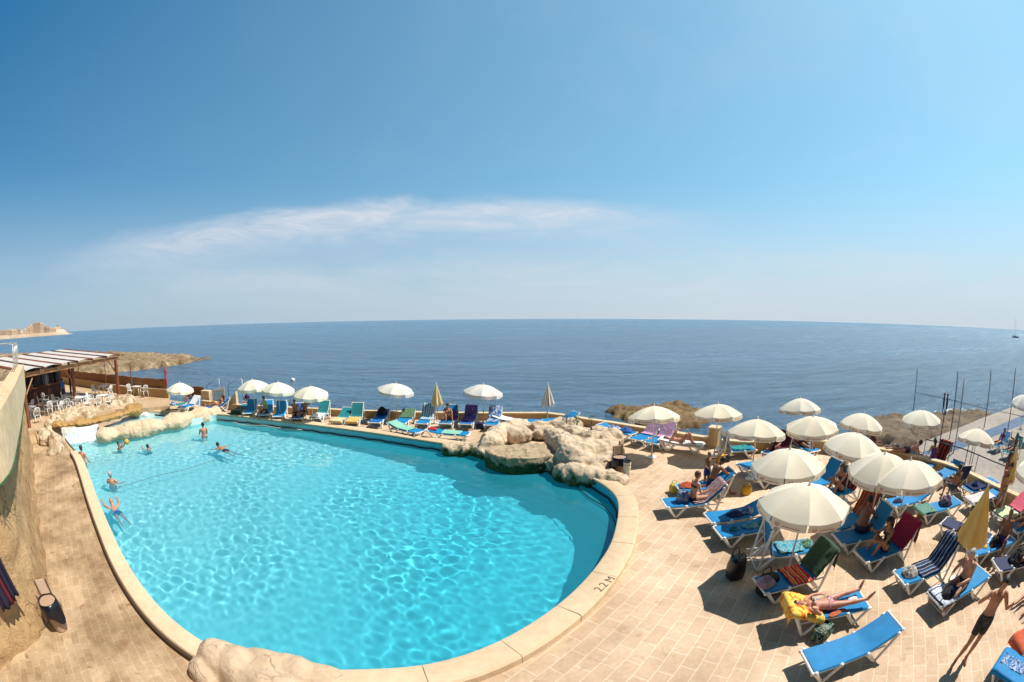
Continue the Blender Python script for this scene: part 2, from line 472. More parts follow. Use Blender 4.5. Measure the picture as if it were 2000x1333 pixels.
def parasol_meshes(RAD, rise, cloth, marks):
    key = (round(RAD, 2), round(rise, 2), cloth.name, marks)
    if key in _ucache: return _ucache[key]
    nr = 8; nu = 48; nk = 9
    b = MB(); v = []; f = []
    for j in range(1, nk+1):
        for i in range(nu): v.append(canopy_pt(i/nu, j/nk, RAD, rise, nr))
    v.append(Vector((0, 0, rise+.01)))
    for i in range(nu): f.append((len(v)-1, i, (i+1) % nu))
    for j in range(nk-1):
        for i in range(nu): f.append((j*nu+i, (j+1)*nu+i, (j+1)*nu+(i+1) % nu, j*nu+(i+1) % nu))
    b.add(v, f); can = b.mesh('canopy', cloth, False)
    for p in can.polygons: p.use_smooth = True
    try: can.set_sharp_from_angle(angle=R(9))
    except Exception: pass
    # valance: one hanging strip per panel, flared a little, seams between
    b = MB()
    for k in range(nr):
        def fn(u, w, k=k):
            p = canopy_pt((k+.02+.96*u)/nr, 1.0, RAD, rise, nr)
            o = Vector((p.x, p.y, 0)).normalized()
            wav = .012*math.sin(u*9+k*1.7)*w
            return p+o*(.012*w+wav)-Vector((0, 0, .155*w*(1+.04*math.sin(k*2.1))))
        b.grid(fn, 8, 3)
    val = b.mesh('valance', cloth, True)
    # printed marks on every second panel
    em = MB()
    if marks:
        for k in range(0, 1):
            p0 = canopy_pt((k+.06)/nr, 1.0, RAD, rise, nr); p1 = canopy_pt((k+.94)/nr, 1.0, RAD, rise, nr)
            c0 = Vector((p0.x, p0.y, 0)); c1 = Vector((p1.x, p1.y, 0)); dx = (c1-c0); ln = dx.length; dx.normalize()
            out = Vector((dx.y, -dx.x, 0)); zc = canopy_pt((k+.5)/nr, 1.0, RAD, rise, nr).z-.085
            mid = canopy_pt((k+.5)/nr, 1.0, RAD, rise, nr); pl = Vector((mid.x, mid.y, 0)).dot(out)
            for sv, sf in HEART:
                vv = []
                for x, y in sv:
                    q = c0+dx*(ln*.16+x*.062); q = q+out*(pl+.035-q.dot(out)); q.z = zc+.008+y*.062
                    vv.append(q)
                em.add(vv, sf)
            vv = []
            for x, y in ((.30, -.012), (.86, -.012), (.86, .002), (.30, .002)):
                q = c0+dx*(ln*x); q = q+out*(pl+.035-q.dot(out)); q.z = zc+y; vv.append(q)
            em.add(vv, [(0, 1, 2, 3)])
    emm = em.mesh('emblem', REDMARK) if marks else None
    rib = MB(); p = [canopy_pt(0, r, RAD, rise, nr)-Vector((0, 0, .02)) for r in (.04, .35, .7, .99)]
    rib.tube(p, .008, 5); ribm = rib.mesh('rib', POLE, True)
    fin = MB(); fin.lathe([(.03, 0), (.032, .02), (.018, .035), (.02, .07), (.008, .095)], (0, 0, rise+.005), 8)
    finm = fin.mesh('finial', WHITE, True)
    _ucache[key] = (can, val, emm, ribm, finm)
    return _ucache[key]
def parasol(top, zt, label, RAD=1.0, rise=.40, cloth=None, marks=False, tilt=(0, 0), base=None, turn=0.0, group='open parasols on the pool deck'):
    p = at(*top, zt) if base is None else Vector((*base, 0))
    t = thing('parasol', label, 'parasol', (p.x, p.y, 0), turn, group)
    can, val, em, rib, fin = parasol_meshes(RAD, rise, cloth or CREAM, marks)
    rim = zt-.1-rise
    M = Matrix.Translation((0, 0, rim))@Matrix.Rotation(R(tilt[0]), 4, 'X')@Matrix.Rotation(R(tilt[1]), 4, 'Y')
    c = link('canopy', can, t); c.matrix_local = M
    v = link('valance', val, t); v.matrix_local = M
    if em:
        for k in range(8): link('emblem', em, v).rotation_euler.z = k*math.pi/4
    for k in range(8):
        r_ = link('rib', rib, t); r_.matrix_local = M@Matrix.Rotation(2*math.pi*k/8, 4, 'Z')
    f_ = link('finial', fin, t); f_.matrix_local = M
    pb = MB(); pb.tube([(0, 0, .02), (0, 0, rim+rise-.02)], .021, 8); pb.build('pole', POLE, t, True)
    bb = MB(); bb.lathe([(.19, 0), (.20, .03), (.18, .065), (.05, .08), (.035, .2)], (0, 0, 0.002), 14); bb.build('base', WHITE, t, 'auto')
    return t
def closed_parasol(top, zt, label, zb, rad, cloth, mark=None, group='folded parasols'):
    """a parasol hanging shut: pleated cone round its pole"""
    p = at(*top, zt)
    t = thing('folded_parasol', label, 'parasol', (p.x, p.y, 0), 0, group)
    b = MB(); n = 64
    v = []; f = []; prof = 14
    for j in range(prof+1):
        w = j/prof
        r0 = .02+rad*(w**.9)*(1 if w < .93 else 1-.12*(w-.93)/.07)
        for k in range(n):
            a = 2*math.pi*k/n
            pl = 1+.22*math.sin(a*8+.6*math.sin(a*3))*min(1, w*2)
            hem = .06*math.sin(a*8)*(w**6)
            v.append((r0*pl*math.cos(a), r0*pl*math.sin(a), zt-.06-(zt-.06-zb)*w+hem))
    for j in range(prof):
        for k in range(n): f.append((j*n+k, (j+1)*n+k, (j+1)*n+(k+1) % n, j*n+(k+1) % n))
    b.add(v, f); b.build('canopy', cloth, t, True)
    if mark:
        s_ = MB()
        fa = math.atan2(-p.y, -p.x)+.15
        vv = []; 
        for j in range(11):
            w = .05+.9*j/10; r0 = (.02+rad*(w**.9))*1.26
            for d in (-.07, .07): vv.append((r0*math.cos(fa+d*(1 if w > .3 else 1.4)), r0*math.sin(fa+d), zt-.06-(zt-.06-zb)*w))
        s_.add(vv, [(2*i, 2*i+1, 2*i+3, 2*i+2) for i in range(10)])
        s_.build('stripe', mark, t, True)
    pb = MB(); pb.tube([(0, 0, .02), (0, 0, zt)], .021, 8); pb.build('pole', POLE, t, True)
    fb = MB(); fb.lathe([(.025, 0), (.02, .05), (.006, .09)], (0, 0, zt-.06), 8); fb.build('finial', WHITE, t, True)
    bb = MB(); bb.lathe([(.19, 0), (.20, .03), (.18, .065), (.05, .08), (.035, .2)], (0, 0, 0.002), 14); bb.build('base', WHITE, t, 'auto')
    return t
# ================================================================ plastic garden chair and table
_ch = {}
def plastic_chair(loc, rz, label, group):
    t = thing('garden_chair', label, 'chair', loc, rz, group)
    if not _ch:
        b = MB(); b.grid(lambda u, w: Vector(((u-.5)*(.46-.04*w), -.22+.44*w, .43-.025*math.sin(math.pi*u)*math.sin(math.pi*w)-.03*(1-w) * (w < .15))), 6, 6)
        _ch['seat'] = b.mesh('seat', WHITE, True)
        b = MB()
        def top(x): return .86-.9*x*x
        for k in range(7):
            x = -.19+.38*k/6
            b.tube([(x*.95, .20, .43), (x, .25, .62), (x*1.03, .29, top(x))], [.02, .02, .018], 5, flat=.5)
        b.tube([(-.215, .20, .43)]+[(-.22+.44*i/10, .29, top(-.22+.44*i/10)+.01) for i in range(11)]+[(.215, .20, .43)], .022, 6)
        _ch['backrest'] = b.mesh('backrest', WHITE, True)
        for s_ in (-1, 1):
            b = MB(); b.tube([(s_*.23, .26, .66), (s_*.26, .05, .655), (s_*.265, -.18, .64), (s_*.25, -.25, .58)], .022, 6, flat=.8)
            _ch['armrest%d' % s_] = b.mesh('armrest', WHITE, True)
            b = MB(); b.tube([(s_*.25, -.25, .59), (s_*.235, -.22, .40), (s_*.25, -.25, 0.0)], [.022, .026, .018], 6); _ch['legf%d' % s_] = b.mesh('leg', WHITE, True)
            b = MB(); b.tube([(s_*.215, .20, .44), (s_*.23, .27, 0.0)], [.026, .018], 6); _ch['legb%d' % s_] = b.mesh('leg', WHITE, True)
    link('seat', _ch['seat'], t); link('backrest', _ch['backrest'], t)
    for s_ in (-1, 1):
        link('armrest', _ch['armrest%d' % s_], t); link('leg', _ch['legf%d' % s_], t); link('leg', _ch['legb%d' % s_], t)
    return t
_tb = {}
def plastic_table(loc, rz, label, group, w=.8):
    t = thing('garden_table', label, 'table', loc, rz, group)
    if not _tb:
        b = MB(); b.box((0, 0, .71), (w, w, .03), 0, .012); b.box((0, 0, .675), (w*.9, w*.9, .045)); _tb['top'] = b.mesh('tabletop', WHITE, 'auto')
        b = MB(); b.tube([(0, 0, .69), (.03, .03, 0)], [.032, .022], 6); _tb['leg'] = b.mesh('leg', WHITE, True)
    link('tabletop', _tb['top'], t)
    for k, (x, y) in enumerate(((1, 1), (-1, 1), (-1, -1), (1, -1))):
        l = link('leg', _tb['leg'], t); l.location = (x*w*.4, y*w*.4, 0); l.rotation_euler.z = k*math.pi/2
    return t
# ================================================================ people: one continuous body grown over a posed skeleton
SKIN = {}
def skin(name, col):
    if name in SKIN: return SKIN[name]
    m, nt, N, L, b = _new('skin_'+name)
    b.inputs['Roughness'].default_value = .5
    b.inputs['Subsurface Weight'].default_value = .08
    b.inputs['Subsurface Radius'].default_value = (.02, .008, .004)
    tc = N.new('ShaderNodeTexCoord'); n = N.new('ShaderNodeTexNoise'); n.inputs['Scale'].default_value = 9; n.inputs['Detail'].default_value = 4
    L.new(tc.outputs['Object'], n.inputs['Vector'])
    r = N.new('ShaderNodeValToRGB')
    r.color_ramp.elements[0].position = .3; r.color_ramp.elements[0].color = (col[0]*.84, col[1]*.74, col[2]*.7, 1)
    r.color_ramp.elements[1].position = .7; r.color_ramp.elements[1].color = (*col, 1)
    L.new(n.outputs['Fac'], r.inputs[0]); L.new(r.outputs[0], b.inputs['Base Color'])
    SKIN[name] = m
    return m
TAN = skin('tan', (.42, .195, .10)); FAIR = skin('fair', (.55, .30, .19)); BROWN = skin('brown', (.28, .125, .065)); PINK = skin('pink', (.56, .26, .17))
EYE = mat('eye_dark', (.015, .01, .008), .3); LIP = mat('lip', (.30, .07, .06), .5)
HAIR = {'dark': mat('hair_dark', (.012, .008, .006), .5, .3, 30, .5, 60), 'brown': mat('hair_brown', (.06, .028, .013), .5, .3, 30, .5, 60),
        'red': mat('hair_auburn', (.11, .035, .015), .5, .3, 30, .5, 60), 'grey': mat('hair_grey', (.38, .36, .34), .6, .2, 30, .5, 60),
        'blond': mat('hair_blond', (.32, .20, .09), .5, .3, 30, .5, 60)}
def V(*a): return Vector(a)
def ell_loft(mb, pts, dims, side, n=14, cap=.6):
    """lofted trunk: elliptical rings of (half width, half depth) with the wide axis along `side`"""
    v = []; f = []; m = len(pts)
    rings = []
    for i, p in enumerate(pts):
        t = (pts[min(i+1, m-1)]-pts[max(i-1, 0)]).normalized()
        u = (side-t*side.dot(t)).normalized(); w = t.cross(u)
        rings.append((p, u, w, dims[i][0], dims[i][1], t))
    p, u, w, a, b, t = rings[0]; rings.insert(0, (p-t*b*cap, u, w, a*.55, b*.55, t))
    p, u, w, a, b, t = rings[-1]; rings.append((p+t*b*cap, u, w, a*.55, b*.55, t))
    for p, u, w, a, b, t in rings:
        for k in range(n):
            an = 2*math.pi*k/n; v.append(p+u*a*math.cos(an)+w*b*math.sin(an))
    for i in range(len(rings)-1):
        for k in range(n): f.append((i*n+k, i*n+(k+1) % n, (i+1)*n+(k+1) % n, (i+1)*n+k))
    f.append(tuple(range(n-1, -1, -1))); f.append(tuple((len(rings)-1)*n+k for k in range(n)))
    mb.add(v, f)
def person(label, loc, rz, pose, sk=None, hair='dark', hair_len=0, wear=(), size=1.75, fem=False, child=False, z_anchor=None, facing=None, detail=True, group=None, build_=1.0):
    """pose: dict of local directions (x right, y front, z up). root = pelvis position in the person's own frame"""
    k = size/1.75
    sk = sk or TAN
    D = lambda key, d: Vector(pose.get(key, d)).normalized()
    root = Vector(pose.get('root', (0, 0, .95)))*k if not pose.get('abs') else Vector(pose['root'])
    sp1 = D('spine', (0, 0, 1)); sp2 = D('chest', sp1); nk = D('neck', sp2)
    side = Vector(pose.get('side', (1, 0, 0))).normalized()
    sh_side = Vector(pose.get('shoulders', side)).normalized()
    waist = root+sp1*.20*k; chest = waist+sp2*.18*k; nb = chest+sp2*.14*k; head = nb+nk*.06*k+D('head', nk)*.125*k
    hup = D('head', nk)
    hf0 = Vector(pose.get('look', side.cross(hup)*-1)) if 'look' in pose else (hup.cross(side))
    hf = (hf0-hup*hf0.dot(hup)); hf = hf.normalized() if hf.length > 1e-5 else hup.orthogonal()
    hs = hf.cross(hup).normalized()   # to the person's right
    fat = pose.get('fat', 1.0)*build_
    mb = MB(); bones = []
    hipw, shw = (.095, .165) if fem else (.088, .185)
    if child: shw *= .95
    w_waist = .118 if fem else .138
    pts = [root-sp1*.09*k, root, root+sp1*.10*k, waist, waist+sp2*.10*k, chest, chest+sp2*.085*k, nb]
    dm = [(.115, .09), (.168 if fem else .16, .112), (.152, .10), (w_waist, .092*fat), (.142, .102), (.162, .11), (.150, .092), (.062, .058)]
    side_m = side
    ell_loft(mb, pts, [(a*k*(fat if i in (1, 2, 3, 4) else 1), b*k*(fat if i in (1, 2, 3, 4) else 1)) for i, (a, b) in enumerate(dm)], (side+sh_side).normalized(), 16)
    bones.append(('torso', root-sp1*.09*k, waist, .13*k)); bones.append(('upper', waist, nb, .13*k))
    if fem:
        fr_ = sp2.cross(sh_side)
        for s_ in (-1, 1): mb.ball(tuple(chest-sp2*.0*k+sh_side*s_*.075*k+fr_*.085*k), (.06*k, .06*k, .06*k), 12, 8)
    # neck and head
    mb.tube([nb-nk*.04*k, nb+nk*.05*k, head-hup*.07*k], [.062*k, .052*k, .052*k], 10)
    def hp(x, y, z): return head+(hs*x+hf*y+hup*z)*k
    v = []; f = []; n = 14
    hc = [(-.118, .036, .030, .045), (-.10, .052, .052, .030), (-.06, .066, .078, .012), (-.02, .072, .090, .0), (.03, .076, .098, -.006), (.075, .068, .088, -.008), (.105, .045, .06, -.008), (.118, .015, .02, -.008)]
    for z, a, b, off in hc:
        for q in range(n):
            an = 2*math.pi*q/n; v.append(hp(a*math.cos(an), off+b*math.sin(an), z))
    for i in range(len(hc)-1):
        for q in range(n): f.append((i*n+q, i*n+(q+1) % n, (i+1)*n+(q+1) % n, (i+1)*n+q))
    f.append(tuple(range(n-1, -1, -1))); f.append(tuple((len(hc)-1)*n+q for q in range(n)))
    mb.add(v, f)
    mb.tube([hp(0, .083, .02), hp(0, .105, -.022), hp(0, .085, -.034)], [.009*k, .016*k, .012*k], 6)
    for s_ in (-1, 1): mb.ball(tuple(hp(s_*.076, -.008, -.005)), (.014*k, .014*k, .026*k), 8, 6)
    bones.append(('head', head-hup*.09*k, head+hup*.07*k, .085*k))
    bones.append(('neck', nb, head-hup*.09*k, .055*k))
    lw = .92 if fem or child else 1.0
    for s_, sd in ((-1, 'L'), (1, 'R')):
        # arm
        sh = chest+sp2*.085*k+sh_side*s_*shw*k
        ua, fa = D('ua'+sd, (s_*.12, 0, -1)), D('fa'+sd, (s_*.05, .12, -1))
        el = sh+ua*.285*k; wr = el+fa*.25*k
        mb.tube([sh-ua*.03*k-sh_side*s_*.05*k, sh, sh+ua*.10*k, sh+ua*.2*k, el, el+fa*.07*k, el+fa*.16*k, wr],
                [.05*k*lw, .056*k*lw, .05*k*lw, .044*k*lw, .038*k*lw, .041*k*lw, .034*k*lw, .026*k*lw], 10)
        bones.append(('ua'+sd, sh, el, .045*k)); bones.append(('fa'+sd, el, wr, .035*k))
        hd = D('hand'+sd, fa); pn = Vector(pose.get('palm'+sd, side*-s_)); pn = (pn-hd*pn.dot(hd)); pn = pn.normalized() if pn.length > 1e-5 else hd.orthogonal()
        ac = hd.cross(pn).normalized()
        if ac.dot(hf) < 0: ac = -ac       # thumb side looks forward
        kk = k*(1.0)
        v = []; f = []
        for i, (d, a, b) in enumerate(((-.01, .024, .02), (.02, .034, .018), (.06, .043, .016), (.088, .042, .013), (.10, .03, .008))):
            for q in range(10):
                an = 2*math.pi*q/10; v.append(wr+hd*d*kk+ac*a*kk*math.cos(an)+pn*b*kk*math.sin(an))
        for i in range(4):
            for q in range(10): f.append((i*10+q, i*10+(q+1) % 10, (i+1)*10+(q+1) % 10, (i+1)*10+q))
        f.append(tuple(range(9, -1, -1))); f.append(tuple(40+q for q in range(10)))
        mb.add(v, f)
        curl = pose.get('curl'+sd, .35)
        for q, (off, ln) in enumerate(((.033, .072), (.011, .082), (-.011, .076), (-.033, .060))):
            b0 = wr+hd*.085*kk+ac*off*kk
            d1 = (hd+pn*curl*.5+ac*off*4).normalized(); d2 = (hd+pn*curl*1.5+ac*off*3).normalized()
            mb.tube([b0, b0+d1*ln*.5*kk, b0+d1*ln*.5*kk+d2*ln*.5*kk], [.0105*kk, .010*kk, .0085*kk], 6)
        tb = wr+hd*.03*kk+ac*.03*kk; td = (hd*.6+ac*.75+pn*.35).normalized(); td2 = (hd*.9+ac*.35+pn*.4).normalized()
        mb.tube([tb, tb+td*.035*kk, tb+td*.035*kk+td2*.03*kk], [.014*kk, .012*kk, .010*kk], 6)
        bones.append(('hand'+sd, wr, wr+hd*.17*k, .03*k))
        # leg
        hp_ = root+side*s_*hipw*k-sp1*.03*k
        th, sn = D('th'+sd, (s_*.06, .02, -1)), D('sn'+sd, (s_*.03, -.03, -1)); ft = D('ft'+sd, (s_*.12, 1, -.12))
        kn = hp_+th*.43*k; an_ = kn+sn*.41*k
        mb.tube([hp_-th*.04*k, hp_+th*.06*k, hp_+th*.2*k, hp_+th*.34*k, kn, kn+sn*.05*k, kn+sn*.13*k, kn+sn*.24*k, an_-sn*.05*k, an_],
                [.088*k, .092*k, .082*k, .064*k, .054*k, .052*k, .057*k, .047*k, .036*k, .037*k], 12)
        bones.append(('th'+sd, hp_, kn, .075*k)); bones.append(('sn'+sd, kn, an_, .05*k))
        sole = an_+sn*.055*k
        fr2 = ft
        mb.tube([an_-fr2*.045*k+sn*.03*k, an_+fr2*.02*k+sn*.028*k, an_+fr2*.10*k+sn*.038*k, an_+fr2*.165*k+sn*.046*k, an_+fr2*.20*k+sn*.05*k],
                [.032*k, .04*k, .036*k, .028*k, .018*k], 10)
        bones.append(('ft'+sd, an_, an_+fr2*.2*k, .04*k))
    vox = .0105*max(k, .7) if detail else .017
    me = remeshed(mb, vox, 3, .5)
    nv = len(me.vertices)
    co = np.zeros(nv*3, np.float32); me.vertices.foreach_get('co', co); co = co.reshape(-1, 3)
    no = np.zeros(nv*3, np.float32); me.vertices.foreach_get('normal', no); no = no.reshape(-1, 3)
    best = np.full(nv, 1e9); lab = np.zeros(nv, np.int32); par = np.zeros(nv)
    for i, (nm, a, b, r) in enumerate(bones):
        a = np.array(a); d = np.array(b)-a; L2 = d@d
        t = ((co-a)@d)/L2; tc = np.clip(t, 0, 1)
        dist = np.linalg.norm(co-(a+tc[:, None]*d), axis=1)-r
        w = dist < best; best[w] = dist[w]; lab[w] = i; par[w] = t[w]
    names = [b[0] for b in bones]
    # face marks in the skin itself
    me.materials.clear()
    for m in (sk, EYE, LIP): me.materials.append(m)
    npol = len(me.polygons); ct = np.zeros(npol*3, np.float32); me.polygons.foreach_get('center', ct); ct = ct.reshape(-1, 3)
    mi = np.zeros(npol, np.int32)
    if detail:
        for s_ in (-1, 1): mi[np.linalg.norm(ct-np.array(hp(s_*.032, .086, .018)), axis=1) < .015*k] = 1
        q = ct-np.array(hp(0, .09, -.062)); qs = np.abs(q@np.array(hs)); qu = np.abs(q@np.array(hup)); qf = q@np.array(hf)
        mi[(qs < .026*k) & (qu < .009*k) & (np.abs(qf) < .03*k)] = 2
    me.polygons.foreach_set('material_index', mi)
    me.name = 'person'
    me.polygons.foreach_set('use_smooth', [True]*npol)
    o = link('person', me)
    tag(o, label, 'person', group)
    # lift so that the body rests where the photo has it
    o.location = loc; o.rotation_euler.z = rz
    ls = [names[i] for i in lab]
    ls = np.array(ls)
    loops = np.zeros(len(me.loops), np.int32); me.loops.foreach_get('vertex_index', loops)
    ls_, lt = np.zeros(npol, np.int32), np.zeros(npol, np.int32)
    me.polygons.foreach_get('loop_start', ls_); me.polygons.foreach_get('loop_total', lt)
    def garment(nm, mask, off, m, smooth_off=None):
        fs = []
        for a, c in zip(ls_, lt):
            ids = loops[a:a+c]
            if mask[ids].all(): fs.append(ids.tolist())
        if not fs: return None
        used = sorted({i for q in fs for i in q}); idx = {u: i for i, u in enumerate(used)}
        offv = off if smooth_off is None else smooth_off
        vv = [tuple(co[u]+no[u]*(offv if np.isscalar(offv) else offv[u])) for u in used]
        g = MB(); g.add(vv, [tuple(idx[i] for i in q) for q in fs])
        go = g.build(nm, m, o, True)
        sd = go.modifiers.new('thickness', 'SOLIDIFY'); sd.thickness = abs(off)*.9; sd.offset = -1
        return go
    isd = lambda *n_: np.isin(ls, n_)
    for w in wear:
        kind, m = w[0], w[1]
        if kind in ('trunks', 'shorts'):
            tl = .62 if kind == 'shorts' else .34
            mask = (isd('torso') & (par < .62)) | (isd('thL', 'thR') & (par < tl))
            garment('shorts', mask, .016*k, m)
        elif kind == 'brief':
            mask = (isd('torso') & (par < .36)) | (isd('thL', 'thR') & (par < .07))
            garment('bikini_bottom', mask, .007*k, m)
        elif kind == 'bra':
            mask = isd('upper') & (par > .42) & (par < .66)
            garment('bikini_top', mask, .008*k, m)
        elif kind == 'suit':
            mask = isd('torso') | (isd('upper') & (par < .74)) | (isd('thL', 'thR') & (par < .06))
            garment('swimsuit', mask, .007*k, m)
        elif kind == 'shirt':
            mask = (isd('torso') & (par > .2)) | isd('upper') | (isd('uaL', 'uaR') & (par < .6))
            garment('shirt', mask, .014*k, m)
        elif kind == 'wetsuit':
            garment('wetsuit', ~isd('head', 'handL', 'handR', 'ftL', 'ftR'), .006*k, m)
        elif kind == 'trousers':
            garment('trousers', (isd('torso') & (par < .6)) | isd('thL', 'thR') | (isd('snL', 'snR') & (par < .9)), .014*k, m)
        elif kind == 'hat':
            zc = (co-np.array(head))@np.array(hup)
            garment('sun_hat', isd('head') & (zc > .035*k), .02*k, m)
    if hair:
        hm = HAIR[hair]
        rel = co-np.array(head); y = rel@np.array(hf)/k; z = rel@np.array(hup)/k
        low = -.06 if hair_len == 0 else -.10
        mask = isd('head', 'neck') & ((z > .062-.35*np.clip(y, -.2, .0)*0+.0) | ((y < .02+.5*np.clip(z-.0, 0, .2)) & (z > low)))
        garment('hair', mask, .012*k, hm, None)
        if hair_len:
            hb = MB(); bk = -hf
            hb.tube([hp(0, -.05, .07), hp(0, -.098, .0), hp(0, -.10, -.09), hp(0, -.085, -.10-.16*hair_len)], [.05*k, .068*k, .062*k, .03*k], 10)
            hb.build('hair', hm, o, True)
    return o
# ---------------------------------------------------------------- poses (local: x right, y front, z up)
def P_stand(**k): return {"root": (0, 0, .94), **k}
def P_lie(**k):     # on the back, head towards -y, soles towards +y
    d = dict(root=(0, 0, .10), spine=(0, -1, .0), chest=(0, -1, .06), neck=(0, -1, .12), head=(0, -1, .08), side=(1, 0, 0), look=(0, .1, 1),
             uaL=(-.35, .9, -.08), faL=(-.15, 1, -.03), uaR=(.35, .9, -.08), faR=(.15, 1, -.03), handL=(-.1, 1, -.05), handR=(.1, 1, -.05), palmL=(0, 0, -1), palmR=(0, 0, -1),
             thL=(-.14, 1, .02), snL=(-.06, 1, -.02), thR=(.14, 1, .02), snR=(.06, 1, -.02), ftL=(-.3, .35, 1), ftR=(.3, .35, 1))
    d.update(k); return d
def P_recline(a=45, **k):    # sits against a raised back, legs out in front
    c, s = math.cos(R(a)), math.sin(R(a))
    d = dict(root=(0, 0, .11), spine=(0, -c*.9, s), chest=(0, -c, s), neck=(0, -c*.5, 1), head=(0, -.1, 1), look=(0, 1, -.1),
             uaL=(-.3, .35, -1), faL=(-.05, 1, -.25), uaR=(.3, .35, -1), faR=(.05, 1, -.25),
             thL=(-.14, 1, .05), snL=(-.06, 1, -.06), thR=(.14, 1, .05), snR=(.06, 1, -.06), ftL=(-.2, .35, 1), ftR=(.2, .35, 1))
    d.update(k); return d
def P_knees(a=65, **k):      # sits with the knees drawn up
    c, s = math.cos(R(a)), math.sin(R(a))
    d = dict(root=(0, 0, .11), spine=(0, -c*.3, 1), chest=(0, c*.6, 1), neck=(0, .5, 1), head=(0, .35, 1), look=(0, 1, -.5),
             uaL=(-.15, .75, -.5), faL=(.25, .9, .15), uaR=(.15, .75, -.5), faR=(-.25, .9, .15),
             thL=(-.16, .75, .72), snL=(-.02, .42, -.95), thR=(.16, .75, .72), snR=(.02, .42, -.95), ftL=(-.1, 1, -.1), ftR=(.1, 1, -.1))
    d.update(k); return d
def P_sit(**k):      # on an edge, shins down
    d = dict(root=(0, 0, .11), spine=(0, -.05, 1), chest=(0, .15, 1), neck=(0, .35, 1), head=(0, .3, 1), look=(0, 1, -.4),
             uaL=(-.2, .45, -1), faL=(.15, 1, -.2), uaR=(.2, .45, -1), faR=(-.15, 1, -.2),
             thL=(-.2, 1, .0), snL=(-.02, .1, -1), thR=(.2, 1, .0), snR=(.02, .1, -1), ftL=(-.15, 1, -.1), ftR=(.15, 1, -.1))
    d.update(k); return d
def P_prone(**k):    # swimming or lying on the front, head towards +y
    d = dict(root=(0, 0, .0), spine=(0, 1, .02), chest=(0, 1, .1), neck=(0, 1, .35), head=(0, .75, .75), look=(0, 1, .0), side=(1, 0, 0),
             uaL=(-.45, .8, -.1), faL=(.1, 1, -.1), uaR=(.45, .8, -.1), faR=(-.1, 1, -.1), palmL=(0, 0, -1), palmR=(0, 0, -1),
             thL=(-.1, -1, -.05), snL=(-.05, -1, .05), thR=(.1, -1, -.12), snR=(.05, -1, 0), ftL=(0, -1, -.2), ftR=(0, -1, -.2))
    d.update(k); return d
# ================================================================ node helpers
class NT:
    def __init__(s, nt): s.t = nt; s.N = nt.nodes; s.L = nt.links
    def _in(s, sock, v):
        if isinstance(v, (int, float)): sock.default_value = v
        elif isinstance(v, tuple): sock.default_value = v
        else: s.L.new(v, sock)
    def m(s, op, a, b=None, c=None, clamp=False):
        n = s.N.new('ShaderNodeMath'); n.operation = op; n.use_clamp = clamp
        s._in(n.inputs[0], a)
        if b is not None: s._in(n.inputs[1], b)
        if c is not None: s._in(n.inputs[2], c)
        return n.outputs[0]
    def mr(s, v, a, b, c=0.0, d=1.0, smooth=False):
        n = s.N.new('ShaderNodeMapRange')
        if smooth: n.interpolation_type = 'SMOOTHSTEP'
        s._in(n.inputs[0], v)
        for i, q in enumerate((a, b, c, d)): n.inputs[i+1].default_value = q
        return n.outputs[0]
    def noise(s, vec, scale, detail=4, rough=.5, dist=0.0, out='Fac'):
        n = s.N.new('ShaderNodeTexNoise'); n.inputs['Scale'].default_value = scale; n.inputs['Detail'].default_value = detail
        n.inputs['Roughness'].default_value = rough; n.inputs['Distortion'].default_value = dist
        if vec is not None: s.L.new(vec, n.inputs['Vector'])
        return n.outputs[out]
    def mix(s, f, a, b, blend='MIX'):
        n = s.N.new('ShaderNodeMix'); n.data_type = 'RGBA'; n.blend_type = blend
        s._in(n.inputs[0], f); s._in(n.inputs[6], a); s._in(n.inputs[7], b)
        return n.outputs[2]
    def mapping(s, vec, scale=(1, 1, 1), rot=(0, 0, 0), loc=(0, 0, 0)):
        n = s.N.new('ShaderNodeMapping'); s.L.new(vec, n.inputs[0])
        n.inputs['Scale'].default_value = scale; n.inputs['Rotation'].default_value = rot; n.inputs['Location'].default_value = loc
        return n.outputs[0]
    def bump(s, h, strength, dist, prev=None):
        n = s.N.new('ShaderNodeBump'); n.inputs['Strength'].default_value = strength; n.inputs['Distance'].default_value = dist
        s.L.new(h, n.inputs['Height'])
        if prev is not None: s.L.new(prev, n.inputs['Normal'])
        return n.outputs[0]
    def tc(s, out='Object'): return s.N.new('ShaderNodeTexCoord').outputs[out]
    def sep(s, v):
        n = s.N.new('ShaderNodeSeparateXYZ'); s.L.new(v, n.inputs[0]); return n.outputs
    def comb(s, x, y, z):
        n = s.N.new('ShaderNodeCombineXYZ')
        for i, q in enumerate((x, y, z)): s._in(n.inputs[i], q)
        return n.outputs[0]

